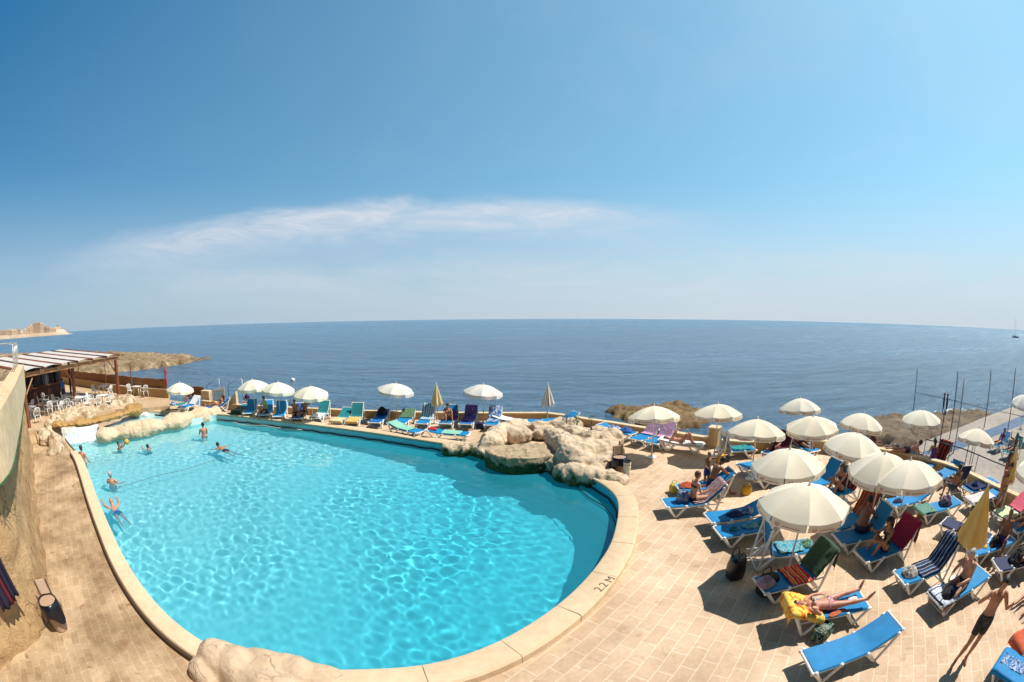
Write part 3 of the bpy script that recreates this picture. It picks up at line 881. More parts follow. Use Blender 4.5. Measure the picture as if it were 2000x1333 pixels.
def stone(name, c1, c2, rough=.9, s1=.8, s2=9, bump=.6, green=None, pits=True, wet=None, con=1.0):
    """weathered rendered sandstone; green = (height below which algae grows, fade)"""
    m, nt, N, L, b = _new(name); g = NT(nt)
    oc = g.tc('Object')
    f = g.mr(g.noise(oc, s1, 6, .6), .3, .7)
    col = g.mix(f, (*c1, 1), (*c2, 1))
    f2 = g.mr(g.noise(oc, s2, 6, .65), .25, .75, 1-.28*con, 1+.18*con)
    col = g.mix(1.0, col, g.comb(f2, f2, f2), 'MULTIPLY')
    if green:
        z = g.sep(oc)[2]
        zz = g.m('ADD', z, g.mr(g.noise(oc, 2.2, 5, .65), .2, .8, -.45, .45))
        fm = g.mr(zz, green[0], green[0]-green[1], 0, 1, True)
        alg = g.mix(g.mr(g.noise(oc, 6, 5, .7), .35, .65), (.012, .045, .012, 1), (.07, .10, .03, 1))
        col = g.mix(fm, col, alg)
    if wet:
        fm = g.mr(g.noise(oc, 1.6, 5, .65), .46, .60, 0, 1, True)
        col = g.mix(fm, col, (*wet, 1))
    L.new(col, b.inputs['Base Color']); b.inputs['Roughness'].default_value = rough; b.inputs['Specular IOR Level'].default_value = .25
    vc = N.new('ShaderNodeTexVoronoi'); vc.feature = 'DISTANCE_TO_EDGE'; vc.inputs['Scale'].default_value = 1.4
    vm = N.new('ShaderNodeVectorMath'); vm.operation = 'MULTIPLY_ADD'; nz = N.new('ShaderNodeTexNoise'); nz.inputs['Scale'].default_value = 2.3; nz.inputs['Detail'].default_value = 5; L.new(oc, nz.inputs['Vector'])
    L.new(nz.outputs['Color'], vm.inputs[0]); vm.inputs[1].default_value = (.9, .9, .9); L.new(oc, vm.inputs[2]); L.new(vm.outputs[0], vc.inputs['Vector'])
    crack = g.m('MULTIPLY', g.mr(vc.outputs['Distance'], 0, .035, 1, 0), g.mr(g.noise(oc, .8, 3), .45, .6)) if pits else 0.0
    if pits:
        col = g.mix(g.m('MULTIPLY', crack, .65), col, (c1[0]*.3, c1[1]*.27, c1[2]*.25, 1)); L.new(col, b.inputs['Base Color'])
    h = g.m('ADD', g.m('MULTIPLY', g.noise(oc, 3.5, 9, .75), 1.1), g.m('MULTIPLY', g.noise(oc, 24, 6, .75), .5))
    if pits: h = g.m('SUBTRACT', h, g.m('MULTIPLY', crack, .5))
    if pits:
        v = N.new('ShaderNodeTexVoronoi'); v.inputs['Scale'].default_value = 16; L.new(oc, v.inputs['Vector'])
        h = g.m('SUBTRACT', h, g.mr(v.outputs['Distance'], .05, .22, .25, 0))
    L.new(g.bump(h, bump, .06), b.inputs['Normal'])
    return m
def paving(name, ang, bw, bh, c1, c2, cm, mort=.011, stain=.25, stain_s=.5, spots=0.0):
    m, nt, N, L, b = _new(name); g = NT(nt)
    oc = g.tc('Object')
    wob = g.mapping(oc, (1, 1, 1), (0, 0, ang))
    n3 = N.new('ShaderNodeTexNoise'); n3.inputs['Scale'].default_value = 1.3; L.new(oc, n3.inputs['Vector'])
    va = N.new('ShaderNodeVectorMath'); va.operation = 'MULTIPLY_ADD'; L.new(n3.outputs['Color'], va.inputs[0]); va.inputs[1].default_value = (.06, .06, 0); L.new(wob, va.inputs[2])
    br = N.new('ShaderNodeTexBrick'); L.new(va.outputs[0], br.inputs['Vector'])
    br.inputs['Scale'].default_value = 1; br.inputs['Brick Width'].default_value = bw; br.inputs['Row Height'].default_value = bh
    br.inputs['Mortar Size'].default_value = mort; br.inputs['Mortar Smooth'].default_value = .3; br.inputs['Bias'].default_value = 0
    br.inputs['Color1'].default_value = (*c1, 1); br.inputs['Color2'].default_value = (*c2, 1); br.inputs['Mortar'].default_value = (*cm, 1)
    f = g.mr(g.noise(oc, stain_s, 6, .65), .3, .7, 1-stain, 1+stain*.45)
    col = g.mix(1.0, br.outputs['Color'], g.comb(f, g.m('POWER', f, 1.1), g.m('POWER', f, 1.3)), 'MULTIPLY')
    f2 = g.mr(g.noise(oc, 14, 5, .7), .25, .75, .86, 1.12)
    col = g.mix(1.0, col, g.comb(f2, f2, f2), 'MULTIPLY')
    # the joints are worn away in places
    if spots:
        sp = g.mr(g.noise(oc, 2.6, 4, .6, .4), .60, .70, 0, spots, True)
        col = g.mix(sp, col, (.26, .15, .075, 1))
    v = N.new('ShaderNodeTexVoronoi'); v.inputs['Scale'].default_value = 20; L.new(oc, v.inputs['Vector'])
    pit = g.m('MULTIPLY', g.mr(v.outputs['Distance'], .06, .12, 1, 0), g.mr(g.noise(oc, 3, 2), .55, .62))
    col = g.mix(g.m('MULTIPLY', pit, .55), col, (.12, .07, .035, 1))
    L.new(col, b.inputs['Base Color']); b.inputs['Roughness'].default_value = .82; b.inputs['Specular IOR Level'].default_value = .3
    h = g.m('ADD', g.m('MULTIPLY', br.outputs['Fac'], -.6), g.m('MULTIPLY', g.noise(oc, 30, 5, .7), .25))
    L.new(g.bump(h, .35, .012), b.inputs['Normal'])
    return m
# ================================================================ sky, sun, camera
SUN_AZ, SUN_EL = R(80), R(56)
world = bpy.data.worlds.new('World'); sc.world = world; world.use_nodes = True
g = NT(world.node_tree)
bg = g.N['Background']
sky = g.N.new('ShaderNodeTexSky'); sky.sky_type = 'NISHITA'; sky.sun_disc = False
sky.sun_elevation = SUN_EL; sky.sun_rotation = SUN_AZ; sky.air_density = 1.0; sky.dust_density = .3; sky.ozone_density = 2.5; sky.altitude = 0
dv = g.tc('Generated'); dx, dy, dz = g.sep(dv)[0:3]
az = g.m('ARCTAN2', dx, dy); el = g.m('ARCSINE', dz)
skc = g.mix(1.0, sky.outputs[0], SKY_TINT, 'MULTIPLY')
# away from the sun the sky is deeper; towards the horizon it pales
deep = g.mr(g.m('MULTIPLY', g.mr(az, 1.0, -1.7, 0, 1, True), g.mr(el, .05, .75, .15, 1)), 0, 1, 0, SKY_DEEP)
skc = g.mix(deep, skc, SKY_BLUE)
skc = g.mix(SKY_FLAT, skc, g.mix(g.mr(az, -1.75, 1.5, 0, 1), SKY_BLUE, SKY_PALE))
hz = g.m('MULTIPLY', g.mr(el, .34, -.02, 0, 1, True), g.mr(az, -1.6, .6, HAZE_L, HAZE_R))
hcol = g.mix(g.mr(az, -1.5, .5), SKY_HZ_L, SKY_HORIZON)
skc = g.mix(hz, skc, hcol)
# cirrus: a long streak and a thin veil below it
cv = g.comb(g.m('MULTIPLY', az, 1.0), g.m('MULTIPLY', el, 4.2), 0.0)
n1 = g.noise(cv, 2.6, 8, .62, .7); n2 = g.noise(g.mapping(cv, (1, 1, 1), (0, 0, .25), (3, 1, 0)), 5.5, 8, .68, 1.2)
line = g.m('SUBTRACT', .262, g.m('MULTIPLY', g.m('POWER', g.m('ADD', az, .06), 2.0), .11))
dd = g.m('SUBTRACT', el, g.m('ADD', line, g.m('MULTIPLY', g.m('SUBTRACT', n1, .5), .085)))
up_ = g.mr(dd, .035, -.012, 0, 1, True); dn_ = g.mr(dd, -.105, -.005, 0, 1, True)
span = g.m('MULTIPLY', g.mr(az, -1.2, -.70, 0, 1, True), g.mr(az, .60, .05, 0, 1, True))
streak = g.m('MULTIPLY', g.m('MULTIPLY', up_, dn_), g.m('MULTIPLY', span, g.mr(n2, .28, .68, .30, 1)))
veil = g.m('MULTIPLY', g.m('MULTIPLY', g.mr(el, .01, .10, 0, 1, True), g.mr(el, .20, .10, 0, 1, True)), g.m('MULTIPLY', g.mr(az, -1.3, -.5, .15, 1, True), g.mr(n1, .38, .66)))
cl = g.m('ADD', g.m('MULTIPLY', streak, CLOUD_A), g.m('MULTIPLY', veil, CLOUD_B), clamp=True)
wisps = g.m('MULTIPLY', g.mr(g.noise(g.comb(g.m('MULTIPLY', az, 1.6), g.m('MULTIPLY', el, 2.4), 2.0), 1.7, 6, .6, .6), .48, .75), g.mr(el, .2, .4, 0, .10))
cl = g.m('ADD', cl, g.m('MULTIPLY', wisps, g.mr(az, -.9, .9, .1, 1)), clamp=True)
skc = g.mix(cl, skc, CLOUD_COL)
# the zenith and the sky inland, never in the picture, are darkened to cut the fill light
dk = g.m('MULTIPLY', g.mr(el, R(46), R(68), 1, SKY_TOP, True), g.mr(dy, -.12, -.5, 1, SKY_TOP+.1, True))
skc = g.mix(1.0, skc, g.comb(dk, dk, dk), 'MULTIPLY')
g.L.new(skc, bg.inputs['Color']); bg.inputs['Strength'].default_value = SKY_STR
sl = bpy.data.lights.new('sun', 'SUN'); sl.energy = SUN_STR; sl.angle = R(.53); sl.color = (1, .95, .86)
sl.cycles.is_caustics_light = True
so = link('sun', sl)
sdir = Vector((math.sin(SUN_AZ)*math.cos(SUN_EL), math.cos(SUN_AZ)*math.cos(SUN_EL), math.sin(SUN_EL)))
so.rotation_euler = sdir.to_track_quat('Z', 'Y').to_euler(); so.location = sdir*60
cam = bpy.data.cameras.new('camera'); cam.type = 'PANO'; cam.panorama_type = 'FISHEYE_EQUISOLID'
cam.sensor_width = 36; cam.sensor_height = 36*682/1024; cam.fisheye_lens = F_PX*36/2000; cam.fisheye_fov = R(206)
cam.clip_start = .05; cam.clip_end = 200000
co_ = link('camera', cam)
# camera axes from the measured lens frame: columns right, up, -forward
rt, fw, up3 = _M@np.array([1, 0, 0.]), _M@np.array([0, 1., 0]), _M@np.array([0, 0, 1.])
co_.matrix_world = Matrix(((rt[0], up3[0], -fw[0], 0), (rt[1], up3[1], -fw[1], 0), (rt[2], up3[2], -fw[2], H), (0, 0, 0, 1)))
sc.camera = co_
sc.view_settings.view_transform = 'Standard'; sc.view_settings.look = 'None'; sc.view_settings.gamma = 1; sc.view_settings.use_curve_mapping = False
sc.view_settings.exposure = EXPOSURE
sc.cycles.use_denoising = True
sc.cycles.caustics_refractive = True; sc.cycles.caustics_reflective = False; sc.cycles.blur_glossy = .3
sc.cycles.max_bounces = 8; sc.cycles.transparent_max_bounces = 12; sc.cycles.sample_clamp_indirect = 6
# ================================================================ sea
SEA_Z = -2.7
m, nt, N, L, b = _new('sea_water'); g = NT(nt)
oc = g.tc('Object')
w1 = g.noise(g.mapping(oc, (.16, .42, 1), (0, 0, .22)), 1.0, 6, .62, .5)
w2 = g.noise(g.mapping(oc, (.9, 1.9, 1), (0, 0, -.15)), 1.0, 5, .65, .4)
w0 = g.noise(g.mapping(oc, (.02, .06, 1), (0, 0, .2)), 1.0, 5, .6, .6)
nb_ = g.bump(w0, .9, 4.5); nb_ = g.bump(w1, 1.0, 2.1, nb_); nb_ = g.bump(w2, .9, .5, nb_)
L.new(nb_, b.inputs['Normal'])
big = g.mr(g.m('ADD', g.m('MULTIPLY', g.noise(g.mapping(oc, (.0035, .016, 1), (0, 0, .12)), 1.0, 5, .6, .8), .6), g.m('MULTIPLY', g.noise(g.mapping(oc, (.03, .13, 1), (0, 0, .18)), 1.0, 5, .65, .8), .4)), .38, .62)
L.new(g.mix(big, SEA_A, SEA_B), b.inputs['Base Color'])
L.new(g.mr(big, 0, 1, .16, .30), b.inputs['Roughness']); b.inputs['IOR'].default_value = 1.33; b.inputs['Specular IOR Level'].default_value = SEA_SPEC
SEA = m
mb = MB(); S = 60000; ring = [0, 60, 300, 2000, 12000, S]
mb.add([(-S, -300, SEA_Z), (S, -300, SEA_Z), (S, S, SEA_Z), (-S, S, SEA_Z)], [(0, 1, 2, 3)])
tag(mb.build('sea', SEA), 'open blue sea with small ripples reaching to the horizon', 'sea', kind='structure')
# ================================================================ pool
COP, WAT = .18, -.25
near_in = [(150, 880), (160, 895), (172, 925), (190, 975), (213, 1030), (240, 1088), (278, 1148), (328, 1205), (390, 1252), (470, 1290), (580, 1308), (700, 1308), (850, 1298), (985, 1250), (1060, 1205), (1122, 1157), (1172, 1100), (1200, 1052)]
far_wl = [(1209, 1010), (1198, 985), (1160, 957), (1110, 937), (1030, 914), (950, 897), (820, 876), (700, 857), (560, 838), (425, 822)]
rim_wl = [(400, 827), (350, 835), (300, 842), (240, 850), (190, 856), (150, 860), (128, 864)]
pts = [at(x, y, COP).xy for x, y in near_in]+[at(x, y, WAT).xy for x, y in far_wl]+[at(x, y, WAT).xy for x, y in rim_wl]
def catmull(P, step, closed=True):
    out = []; n = len(P)
    for i in range(n if closed else n-1):
        p0, p1, p2, p3 = (P[(i-1) % n], P[i], P[(i+1) % n], P[(i+2) % n]) if closed else (P[max(i-1, 0)], P[i], P[i+1], P[min(i+2, n-1)])
        k = max(1, int((p2-p1).length/step))
        for j in range(k):
            t = j/k
            out.append(.5*((2*p1)+(p2-p0)*t+(2*p0-5*p1+4*p2-p3)*t*t+(3*p1-p0-3*p2+p3)*t**3))
    if not closed: out.append(P[-1])
    return out
def smooth_poly(P, it, closed=True):
    n = len(P)
    for _ in range(it):
        P = [(P[(i-1) % n]+2*P[i]+P[(i+1) % n])/4 if closed or 0 < i < n-1 else P[i] for i in range(n)]
    return P
def resample(P, step, closed=True):
    Q = P+[P[0]] if closed else P
    out = []; acc = 0; nxt = 0
    tot = sum((Q[i+1]-Q[i]).length for i in range(len(Q)-1)); k = max(2, round(tot/step)); st = tot/k
    for i in range(len(Q)-1):
        l = (Q[i+1]-Q[i]).length
        while nxt <= acc+l+1e-9 and len(out) < k+(0 if closed else 1):
            out.append(Q[i].lerp(Q[i+1], (nxt-acc)/l if l else 0)); nxt += st
        acc += l
    if not closed and len(out) < k+1: out.append(Q[-1])
    return out
POOL = resample(smooth_poly(resample(catmull(pts, .3), .3), 3), .3)
def offset(P, d, closed=True):
    """move an outline outward (away from a counter-clockwise interior) by d"""
    n = len(P); out = []
    for i in range(n):
        t = P[(i+1) % n]-P[i-1] if closed else P[min(i+1, n-1)]-P[max(i-1, 0)]
        t = t.normalized(); out.append(P[i]+Vector((t.y, -t.x))*d)
    return out
def area(P): return sum(P[i].x*P[(i+1) % len(P)].y-P[(i+1) % len(P)].x*P[i].y for i in range(len(P)))/2
if area(POOL) < 0: POOL = POOL[::-1]
parr = np.array([(p.x, p.y) for p in POOL])
def poly_dist(X, Y, P):
    """signed distance to a polygon (negative inside), vectorised"""
    P = np.asarray([(p[0], p[1]) for p in P]); Q = np.roll(P, -1, 0)
    d = np.full(X.shape, 1e9); ins = np.zeros(X.shape, bool)
    for (ax, ay), (bx, by) in zip(P, Q):
        ex, ey = bx-ax, by-ay; l2 = ex*ex+ey*ey+1e-12
        t = np.clip(((X-ax)*ex+(Y-ay)*ey)/l2, 0, 1)
        d = np.minimum(d, np.hypot(X-ax-t*ex, Y-ay-t*ey))
        c = ((ay > Y) != (by > Y)); xi = ax+(Y-ay)*ex/(ey if abs(ey) > 1e-12 else 1e-12)
        ins ^= c & (X < xi)
    return np.where(ins, -d, d)
def fill_sheet(name, outer, holes, z, m):
    import bmesh
    bm = bmesh.new(); ed = []
    for P in [outer]+holes:
        vs = [bm.verts.new((p[0], p[1], z)) for p in P]
        for i in range(len(vs)): ed.append(bm.edges.new((vs[i], vs[(i+1) % len(vs)])))
    bmesh.ops.triangle_fill(bm, use_beauty=True, use_dissolve=False, edges=ed)
    for f in bm.faces:
        if f.normal.z < 0: f.normal_flip()
    me = bpy.data.meshes.new(name); bm.to_mesh(me); bm.free(); me.materials.append(m)
    return link(name, me)
def depth(x, y):      # 1 m under the waterfall, 2.2 m at the round end
    return -(1.05+1.15*np.clip((x+17)/15, 0, 1))
# tiled basin
m, nt, N, L, b = _new('pool_paint'); g = NT(nt); oc = g.tc('Object')
f = g.mr(g.noise(oc, .35, 4), .3, .7)
gx = g.mr(g.sep(oc)[0], -20, -2)
col = g.mix(gx, POOL_SH, POOL_DP)
f3 = g.mr(f, 0, 1, .94, 1.05); col = g.mix(1.0, col, g.comb(f3, f3, f3), 'MULTIPLY')
L.new(col, b.inputs['Base Color']); b.inputs['Roughness'].default_value = .8; b.inputs['Specular IOR Level'].default_value = .2
POOLP = m
mb = MB(); n = len(POOL)
v = []
for z_ in (COP-.07, WAT+.02, 0):
    for p in POOL: v.append((p.x, p.y, z_ if z_ else float(depth(p.x, p.y))-.02))
f = [(j*n+i, (j+1)*n+i, (j+1)*n+(i+1) % n, j*n+(i+1) % n) for j in range(2) for i in range(n)]
mb.add(v, f)
x0, x1, y0, y1 = parr[:, 0].min()-.3, parr[:, 0].max()+.3, parr[:, 1].min()-.3, parr[:, 1].max()+.3
nx, ny = 60, 40
X, Y = np.meshgrid(np.linspace(x0, x1, nx), np.linspace(y0, y1, ny)); Z = depth(X, Y)
o_ = len(mb.v)
dm = poly_dist(X, Y, POOL)
idx = lambda j, i: j*nx+i
fl = [(idx(j, i), idx(j, i+1), idx(j+1, i+1), idx(j+1, i)) for j in range(ny-1) for i in range(nx-1) if min(dm[j, i], dm[j, i+1], dm[j+1, i], dm[j+1, i+1]) < .05]
mb.add(np.stack([X, Y, Z], -1).reshape(-1, 3).tolist(), fl)
basin = mb.build('pool_basin', POOLP, None, 'auto')
tag(basin, 'turquoise painted basin of the large free form swimming pool', 'pool', kind='structure')
basin.cycles.is_caustics_receiver = True
# water with real ripples
res = .05
nx, ny = int((x1-x0)/res), int((y1-y0)/res)
X, Y = np.meshgrid(np.linspace(x0, x1, nx), np.linspace(y0, y1, ny)); Z = np.zeros_like(X)
rs = np.random.RandomState(4)
for i in range(56):
    lam = math.exp(rs.uniform(math.log(.2), math.log(.75))); kx = 2*math.pi/lam; a = rs.uniform(0, 2*math.pi)
    Z += WAVE*lam*np.sin(kx*(math.cos(a)*X+math.sin(a)*Y)+rs.uniform(0, 6.28))
mod = np.zeros_like(X)
for i in range(7):
    a = rs.uniform(0, 6.28); kx = 2*math.pi/rs.uniform(3.5, 9); mod += np.sin(kx*(math.cos(a)*X+math.sin(a)*Y)+rs.uniform(0, 6.28))
Z *= np.clip(1+.22*mod, .45, 1.7)
Z += WAT
dm = poly_dist(X, Y, POOL); keep = dm < .12
vid = -np.ones(X.shape, np.int64); vid[keep] = np.arange(keep.sum())
q = np.stack([vid[:-1, :-1], vid[:-1, 1:], vid[1:, 1:], vid[1:, :-1]], -1).reshape(-1, 4); q = q[(q >= 0).all(1)]
m, nt, N, L, b = _new('pool_water'); N.remove(b)
gl = N.new('ShaderNodeBsdfGlass'); gl.inputs['IOR'].default_value = 1.33; gl.inputs['Roughness'].default_value = 0; gl.inputs['Color'].default_value = WATER_COL
df = N.new('ShaderNodeBsdfDiffuse'); df.inputs['Color'].default_value = (.05, .60, .76, 1)
ms = N.new('ShaderNodeMixShader'); ms.inputs[0].default_value = MILK
L.new(gl.outputs[0], ms.inputs[1]); L.new(df.outputs[0], ms.inputs[2]); L.new(ms.outputs[0], N['Material Output'].inputs['Surface'])
PWATER = m
me = bpy.data.meshes.new('pool_water'); me.from_pydata(np.stack([X[keep], Y[keep], Z[keep]], -1).tolist(), [], q.tolist()); me.materials.append(m)
me.polygons.foreach_set('use_smooth', [True]*len(me.polygons))
pw = link('pool_water', me); tag(pw, 'clear rippling pool water with sunlight playing on the bottom', 'water', kind='structure')
pw.cycles.is_caustics_caster = True
# ---------------------------------------------------------------- coping
COPM = stone('coping_stone', (.64, .46, .29), (.71, .535, .355), .85, .9, 5, .25, pits=False, con=.5)
GROUT = mat('dark_grout', (.10, .06, .035), .9)
DECKM = paving('deck_paving', R(-47), .56, .29, (.555, .39, .26), (.635, .46, .315), (.725, .58, .43), .012, .36, .45, .35)
WALKM = paving('walkway_paving', R(28), .42, .21, (.42, .275, .155), (.50, .345, .205), (.54, .41, .27), .010, .62, .55, .9)
coping = thing('pool_coping', 'raised pale stone coping running round the rim of the pool', 'coping', (0, 0, 0))
def coping_mesh(P, name, m, w=.50, h=COP, parent=None, inner=-.03, gap=.006, base=-.02):
    """rounded kerb along an open run of the pool's outline"""
    Pi = offset(P, inner, False); Po = offset(P, w, False); Pm = offset(P, w-.035, False); Pn = offset(P, inner+.03, False)
    prof = [(Pi, h-.09), (Pi, h-.02), (Pn, h), (Pm, h), (Po, h-.04), (Po, base)]
    n = len(P); v = []; f = []
    for Q, z in prof: v += [(q.x, q.y, z) for q in Q]
    k = len(prof)
    for j in range(k):
        for i in range(n-1): f.append((j*n+i, j*n+i+1, ((j+1) % k)*n+i+1, ((j+1) % k)*n+i))
    f.append(tuple(j*n for j in range(k))); f.append(tuple((k-1-j)*n+n-1 for j in range(k)))
    return MB().add(v, f).build(name, m, parent, 'auto')
def nearest_i(p): return min(range(len(POOL)), key=lambda i: (POOL[i]-Vector(p[:2])).length)
def run(ia, ib):
    n = len(POOL); out = [POOL[ia]]; i = ia
    while i != ib: i = (i+1) % n; out.append(POOL[i])
    return out
iL = nearest_i(at(150, 880, COP)); iB = nearest_i(at(640, 1310, COP)); iR = nearest_i(at(1165, 957, WAT)); iF = nearest_i(at(950, 897, WAT)); iE = nearest_i(at(428, 822, WAT))
core = coping_mesh(run(iL, iE), 'joint_mortar', GROUT, .47, COP-.03, coping, .0)
left_run = resample(run(iL, iB), .2, False)
coping_mesh(left_run, 'coping_kerb', COPM, .42, COP, coping)
rr_ = resample(run(iB, iE), .1, False)
cum = 0; seg = [rr_[0]]; stones = []; L_ST = 1.38
for a, b2 in zip(rr_, rr_[1:]):
    cum += (b2-a).length; seg.append(b2)
    if cum > L_ST:
        stones.append(seg); seg = [b2]; cum = 0
stones.append(seg)
STONES = []
for s_ in stones:
    s2 = list(s_); 
    d = (s2[1]-s2[0]).normalized(); s2[0] = s2[0]+d*.006; d = (s2[-1]-s2[-2]).normalized(); s2[-1] = s2[-1]-d*.006
    STONES.append(coping_mesh(s2, 'coping_block', COPM, .52, COP, coping))
def lettering(txt, px, size, toward, parent, z):
    cu = bpy.data.curves.new('lettering', 'FONT'); cu.body = txt; cu.size = size; cu.extrude = .0015; cu.align_x = 'CENTER'; cu.align_y = 'CENTER'
    o = bpy.data.objects.new('tmp', cu); COL.objects.link(o); me = eval_mesh(o); bpy.data.objects.remove(o)
    me.materials.clear(); me.materials.append(GROUT)
    l = link('lettering', me, parent)
    p = at(*px, z); q = at(*toward, z); a = math.atan2(q.y-p.y, q.x-p.x)
    l.location = (p.x, p.y, z+.002); l.rotation_euler.z = a
    return l
p22 = at(1182, 1141, COP)
st = min(STONES, key=lambda o: min((Vector(v.co)-p22).length for v in o.data.vertices))
lettering('2.2 M', (1182, 1141), .26, (1192, 1132), st, COP)
# hose clipped along the far wall just above the water, a loose loop hanging from it
HOSE = mat('black_hose', (.012, .013, .016), .5)
def along(P, d, z, wob=0):
    Q = offset(P, d, False); return [(q.x, q.y, z+wob*math.sin(i*1.9)*math.sin(i*.37)) for i, q in enumerate(Q)]
ia = nearest_i(at(1205, 1020, WAT)); hb = MB(); hb.tube(along(resample(run(ia, iE), .35, False), -.05, WAT+.07, .03), .03, 6)
hose = hb.build('pool_hose', HOSE, None, True); tag(hose, 'black hose running along the far pool wall just above the water', 'hose')
hb = MB(); hb.tube([at(1105, 930, -.05), at(1120, 945, -.2), at(1150, 972, -.2), at(1185, 992, -.18), at(1197, 1010, -.2), at(1206, 1035, -.1)], .018, 6)
tag(hb.build('slack_hose', HOSE, None, True), 'thin black hose looping loosely over the water beside the round rock', 'hose')
hb = MB(); hb.tube([at(458, 824, .05), at(466, 829, -.1), at(490, 832, -.12), at(515, 831, -.02), at(540, 836, -.15), at(590, 840, -.15)], .022, 6)
tag(hb.build('pale_hose', mat('pale_hose', (.5, .45, .38), .6), None, True), 'pale hose hanging over the far pool rim near the rock border', 'hose')
# swim rope across the shallow end
a, b2 = at(222, 953, WAT+.02), at(578, 850, WAT+.02); hb = MB(); pp = []
for i in range(41):
    t = i/40; p = a.lerp(b2, t); pp.append((p.x+.25*math.sin(t*math.pi)*.5+.05*math.sin(t*23), p.y+.10*math.sin(t*11), WAT+.015))
rr2 = [.035 if i % 2 == 0 else .016 for i in range(len(pp))]; pp2 = []; rr3 = []
for i in range(len(pp)-1):
    a_, b3 = Vector(pp[i]), Vector(pp[i+1]); d_ = (b3-a_).length
    pp2 += [a_, a_.lerp(b3, .12), a_.lerp(b3, .2), a_.lerp(b3, .8)]; rr3 += [.022, .02, .009, .009]
hb.tube(pp2, rr3, 6)
ro = hb.build('swim_rope', mat('rope_dark', (.10, .22, .30), .7), None, True); tag(ro, 'dark float rope lying across the shallow end of the pool', 'rope')
# ================================================================ deck, walkway
wall_top_px = [(395, 782), (465, 790), (560, 795), (650, 799), (800, 804), (1000, 806), (1068, 806), (1100, 810), (1150, 818), (1200, 825), (1260, 835), (1320, 844), (1385, 854)]
wall_top2_px = [(1410, 858), (1460, 862), (1535, 857), (1615, 861), (1700, 872), (1760, 882), (1800, 892), (1845, 903), (1882, 916), (1930, 940), (1985, 965), (2040, 990)]
WT, WT2 = .40, .50
W1 = [at(x, y, WT).xy for x, y in wall_top_px]; W2 = [at(x, y, WT2).xy for x, y in wall_top2_px]
outer = [(-3.6, -14), (30, -14), (24, -2)]+[tuple(p) for p in W2[::-1]]+[tuple(p) for p in W1[::-1]]+[(-21.5, 22.3), (-40, 24), (-60, 24), (-60, -14)]
deck = fill_sheet('pool_deck', outer, [offset(POOL, .05)], 0.0, DECKM)
tag(deck, 'sunlit deck of pale sandstone blocks round the pool', 'deck', kind='structure')
lo = offset(run(iL, iB), .22, False)
walk = [tuple(p) for p in lo]+[(-3.4, 3.0), (-3.4, -13), (-12, -13), (-12, 0), (-20, 3.3), (-27, 6.2), (-27, 11.3), (-24, 11)]
wk = fill_sheet('walkway', walk, [], .004, WALKM)
tag(wk, 'stained brown paved walkway between the stone wall and the pool', 'walkway', kind='structure')
# apron of cliff below the deck towards the sea
CLIFF = stone('cliff_rock', (.22, .15, .09), (.34, .24, .15), .95, .7, 6, .9)
mb = MB(); edge = [Vector(p) for p in outer[2:-2]]
v = [(p[0], p[1], -.002) for p in edge]+[(p[0], p[1], -4) for p in edge]; n = len(edge)
mb.add(v, [(i, i+1, n+i+1, n+i) for i in range(n-1)])
tag(mb.build('cliff', CLIFF), 'low rock face dropping from the deck edge into the sea', 'cliff', kind='structure')
# ================================================================ walls
PLAST = stone('ochre_render', (.46, .30, .14), (.54, .37, .19), .9, .5, 7, .15, pits=False)
PLAST_IN = stone('brown_render', (.30, .20, .11), (.36, .25, .14), .9, .5, 7, .15, pits=False)
CAPM = stone('wall_cap_render', (.62, .46, .28), (.70, .55, .36), .9, .8, 9, .15, pits=False)
def wall(P, name, label, h, th=.22, cap=.30, z0=0.0, m=PLAST, m_cap=CAPM, outward=1):
    t = thing(name, label, 'wall', (P[0][0], P[0][1], z0)); inv = Vector((P[0][0], P[0][1]))
    Q = [Vector(p)-inv for p in P]
    def strip(nm, a, b, za, zb, mm):
        A, B_ = offset(Q, a, False), offset(Q, b, False); n = len(Q); v = []; f = []
        for S, z in ((A, za), (A, zb), (B_, zb), (B_, za)): v += [(s.x, s.y, z) for s in S]
        for j in range(4):
            for i in range(n-1): f.append((j*n+i, j*n+i+1, ((j+1) % 4)*n+i+1, ((j+1) % 4)*n+i))
        f.append((0, n, 2*n, 3*n)); f.append((3*n+n-1, 2*n+n-1, n+n-1, n-1))
        return MB().add(v, f).build(nm, mm, t)
    strip('wall_body', -th/2, th/2, -.05, h-.06, m); strip('cap', -cap/2, cap/2, h-.06, h, m_cap)
    return t
wall(W1[0:7], 'sea_wall', 'long straight low ochre wall along the sea behind the far loungers', WT)
wall(W1[6:], 'sea_wall', 'low ochre wall slanting down from the striped folded parasol to the tall pier', WT)
wall(W2[0:6], 'sea_wall', 'low ochre wall behind the parasols, right of the tall pier', WT2)
wall(W2[5:], 'sea_wall', 'low ochre wall between the right hand loungers and the concrete platform', WT2)
p = at(1393, 873, 0); ph = top_of(p, 1393, 833)
t = thing('wall_pier', 'square ochre pier standing taller than the low wall at the gap', 'pier', (p.x, p.y, 0), .8)
MB().box((0, 0, ph/2-.03), (.42, .42, ph-.06)).build('pier_body', PLAST, t); MB().box((0, 0, ph-.03), (.50, .50, .06), 0, .015).build('cap', CAPM, t)
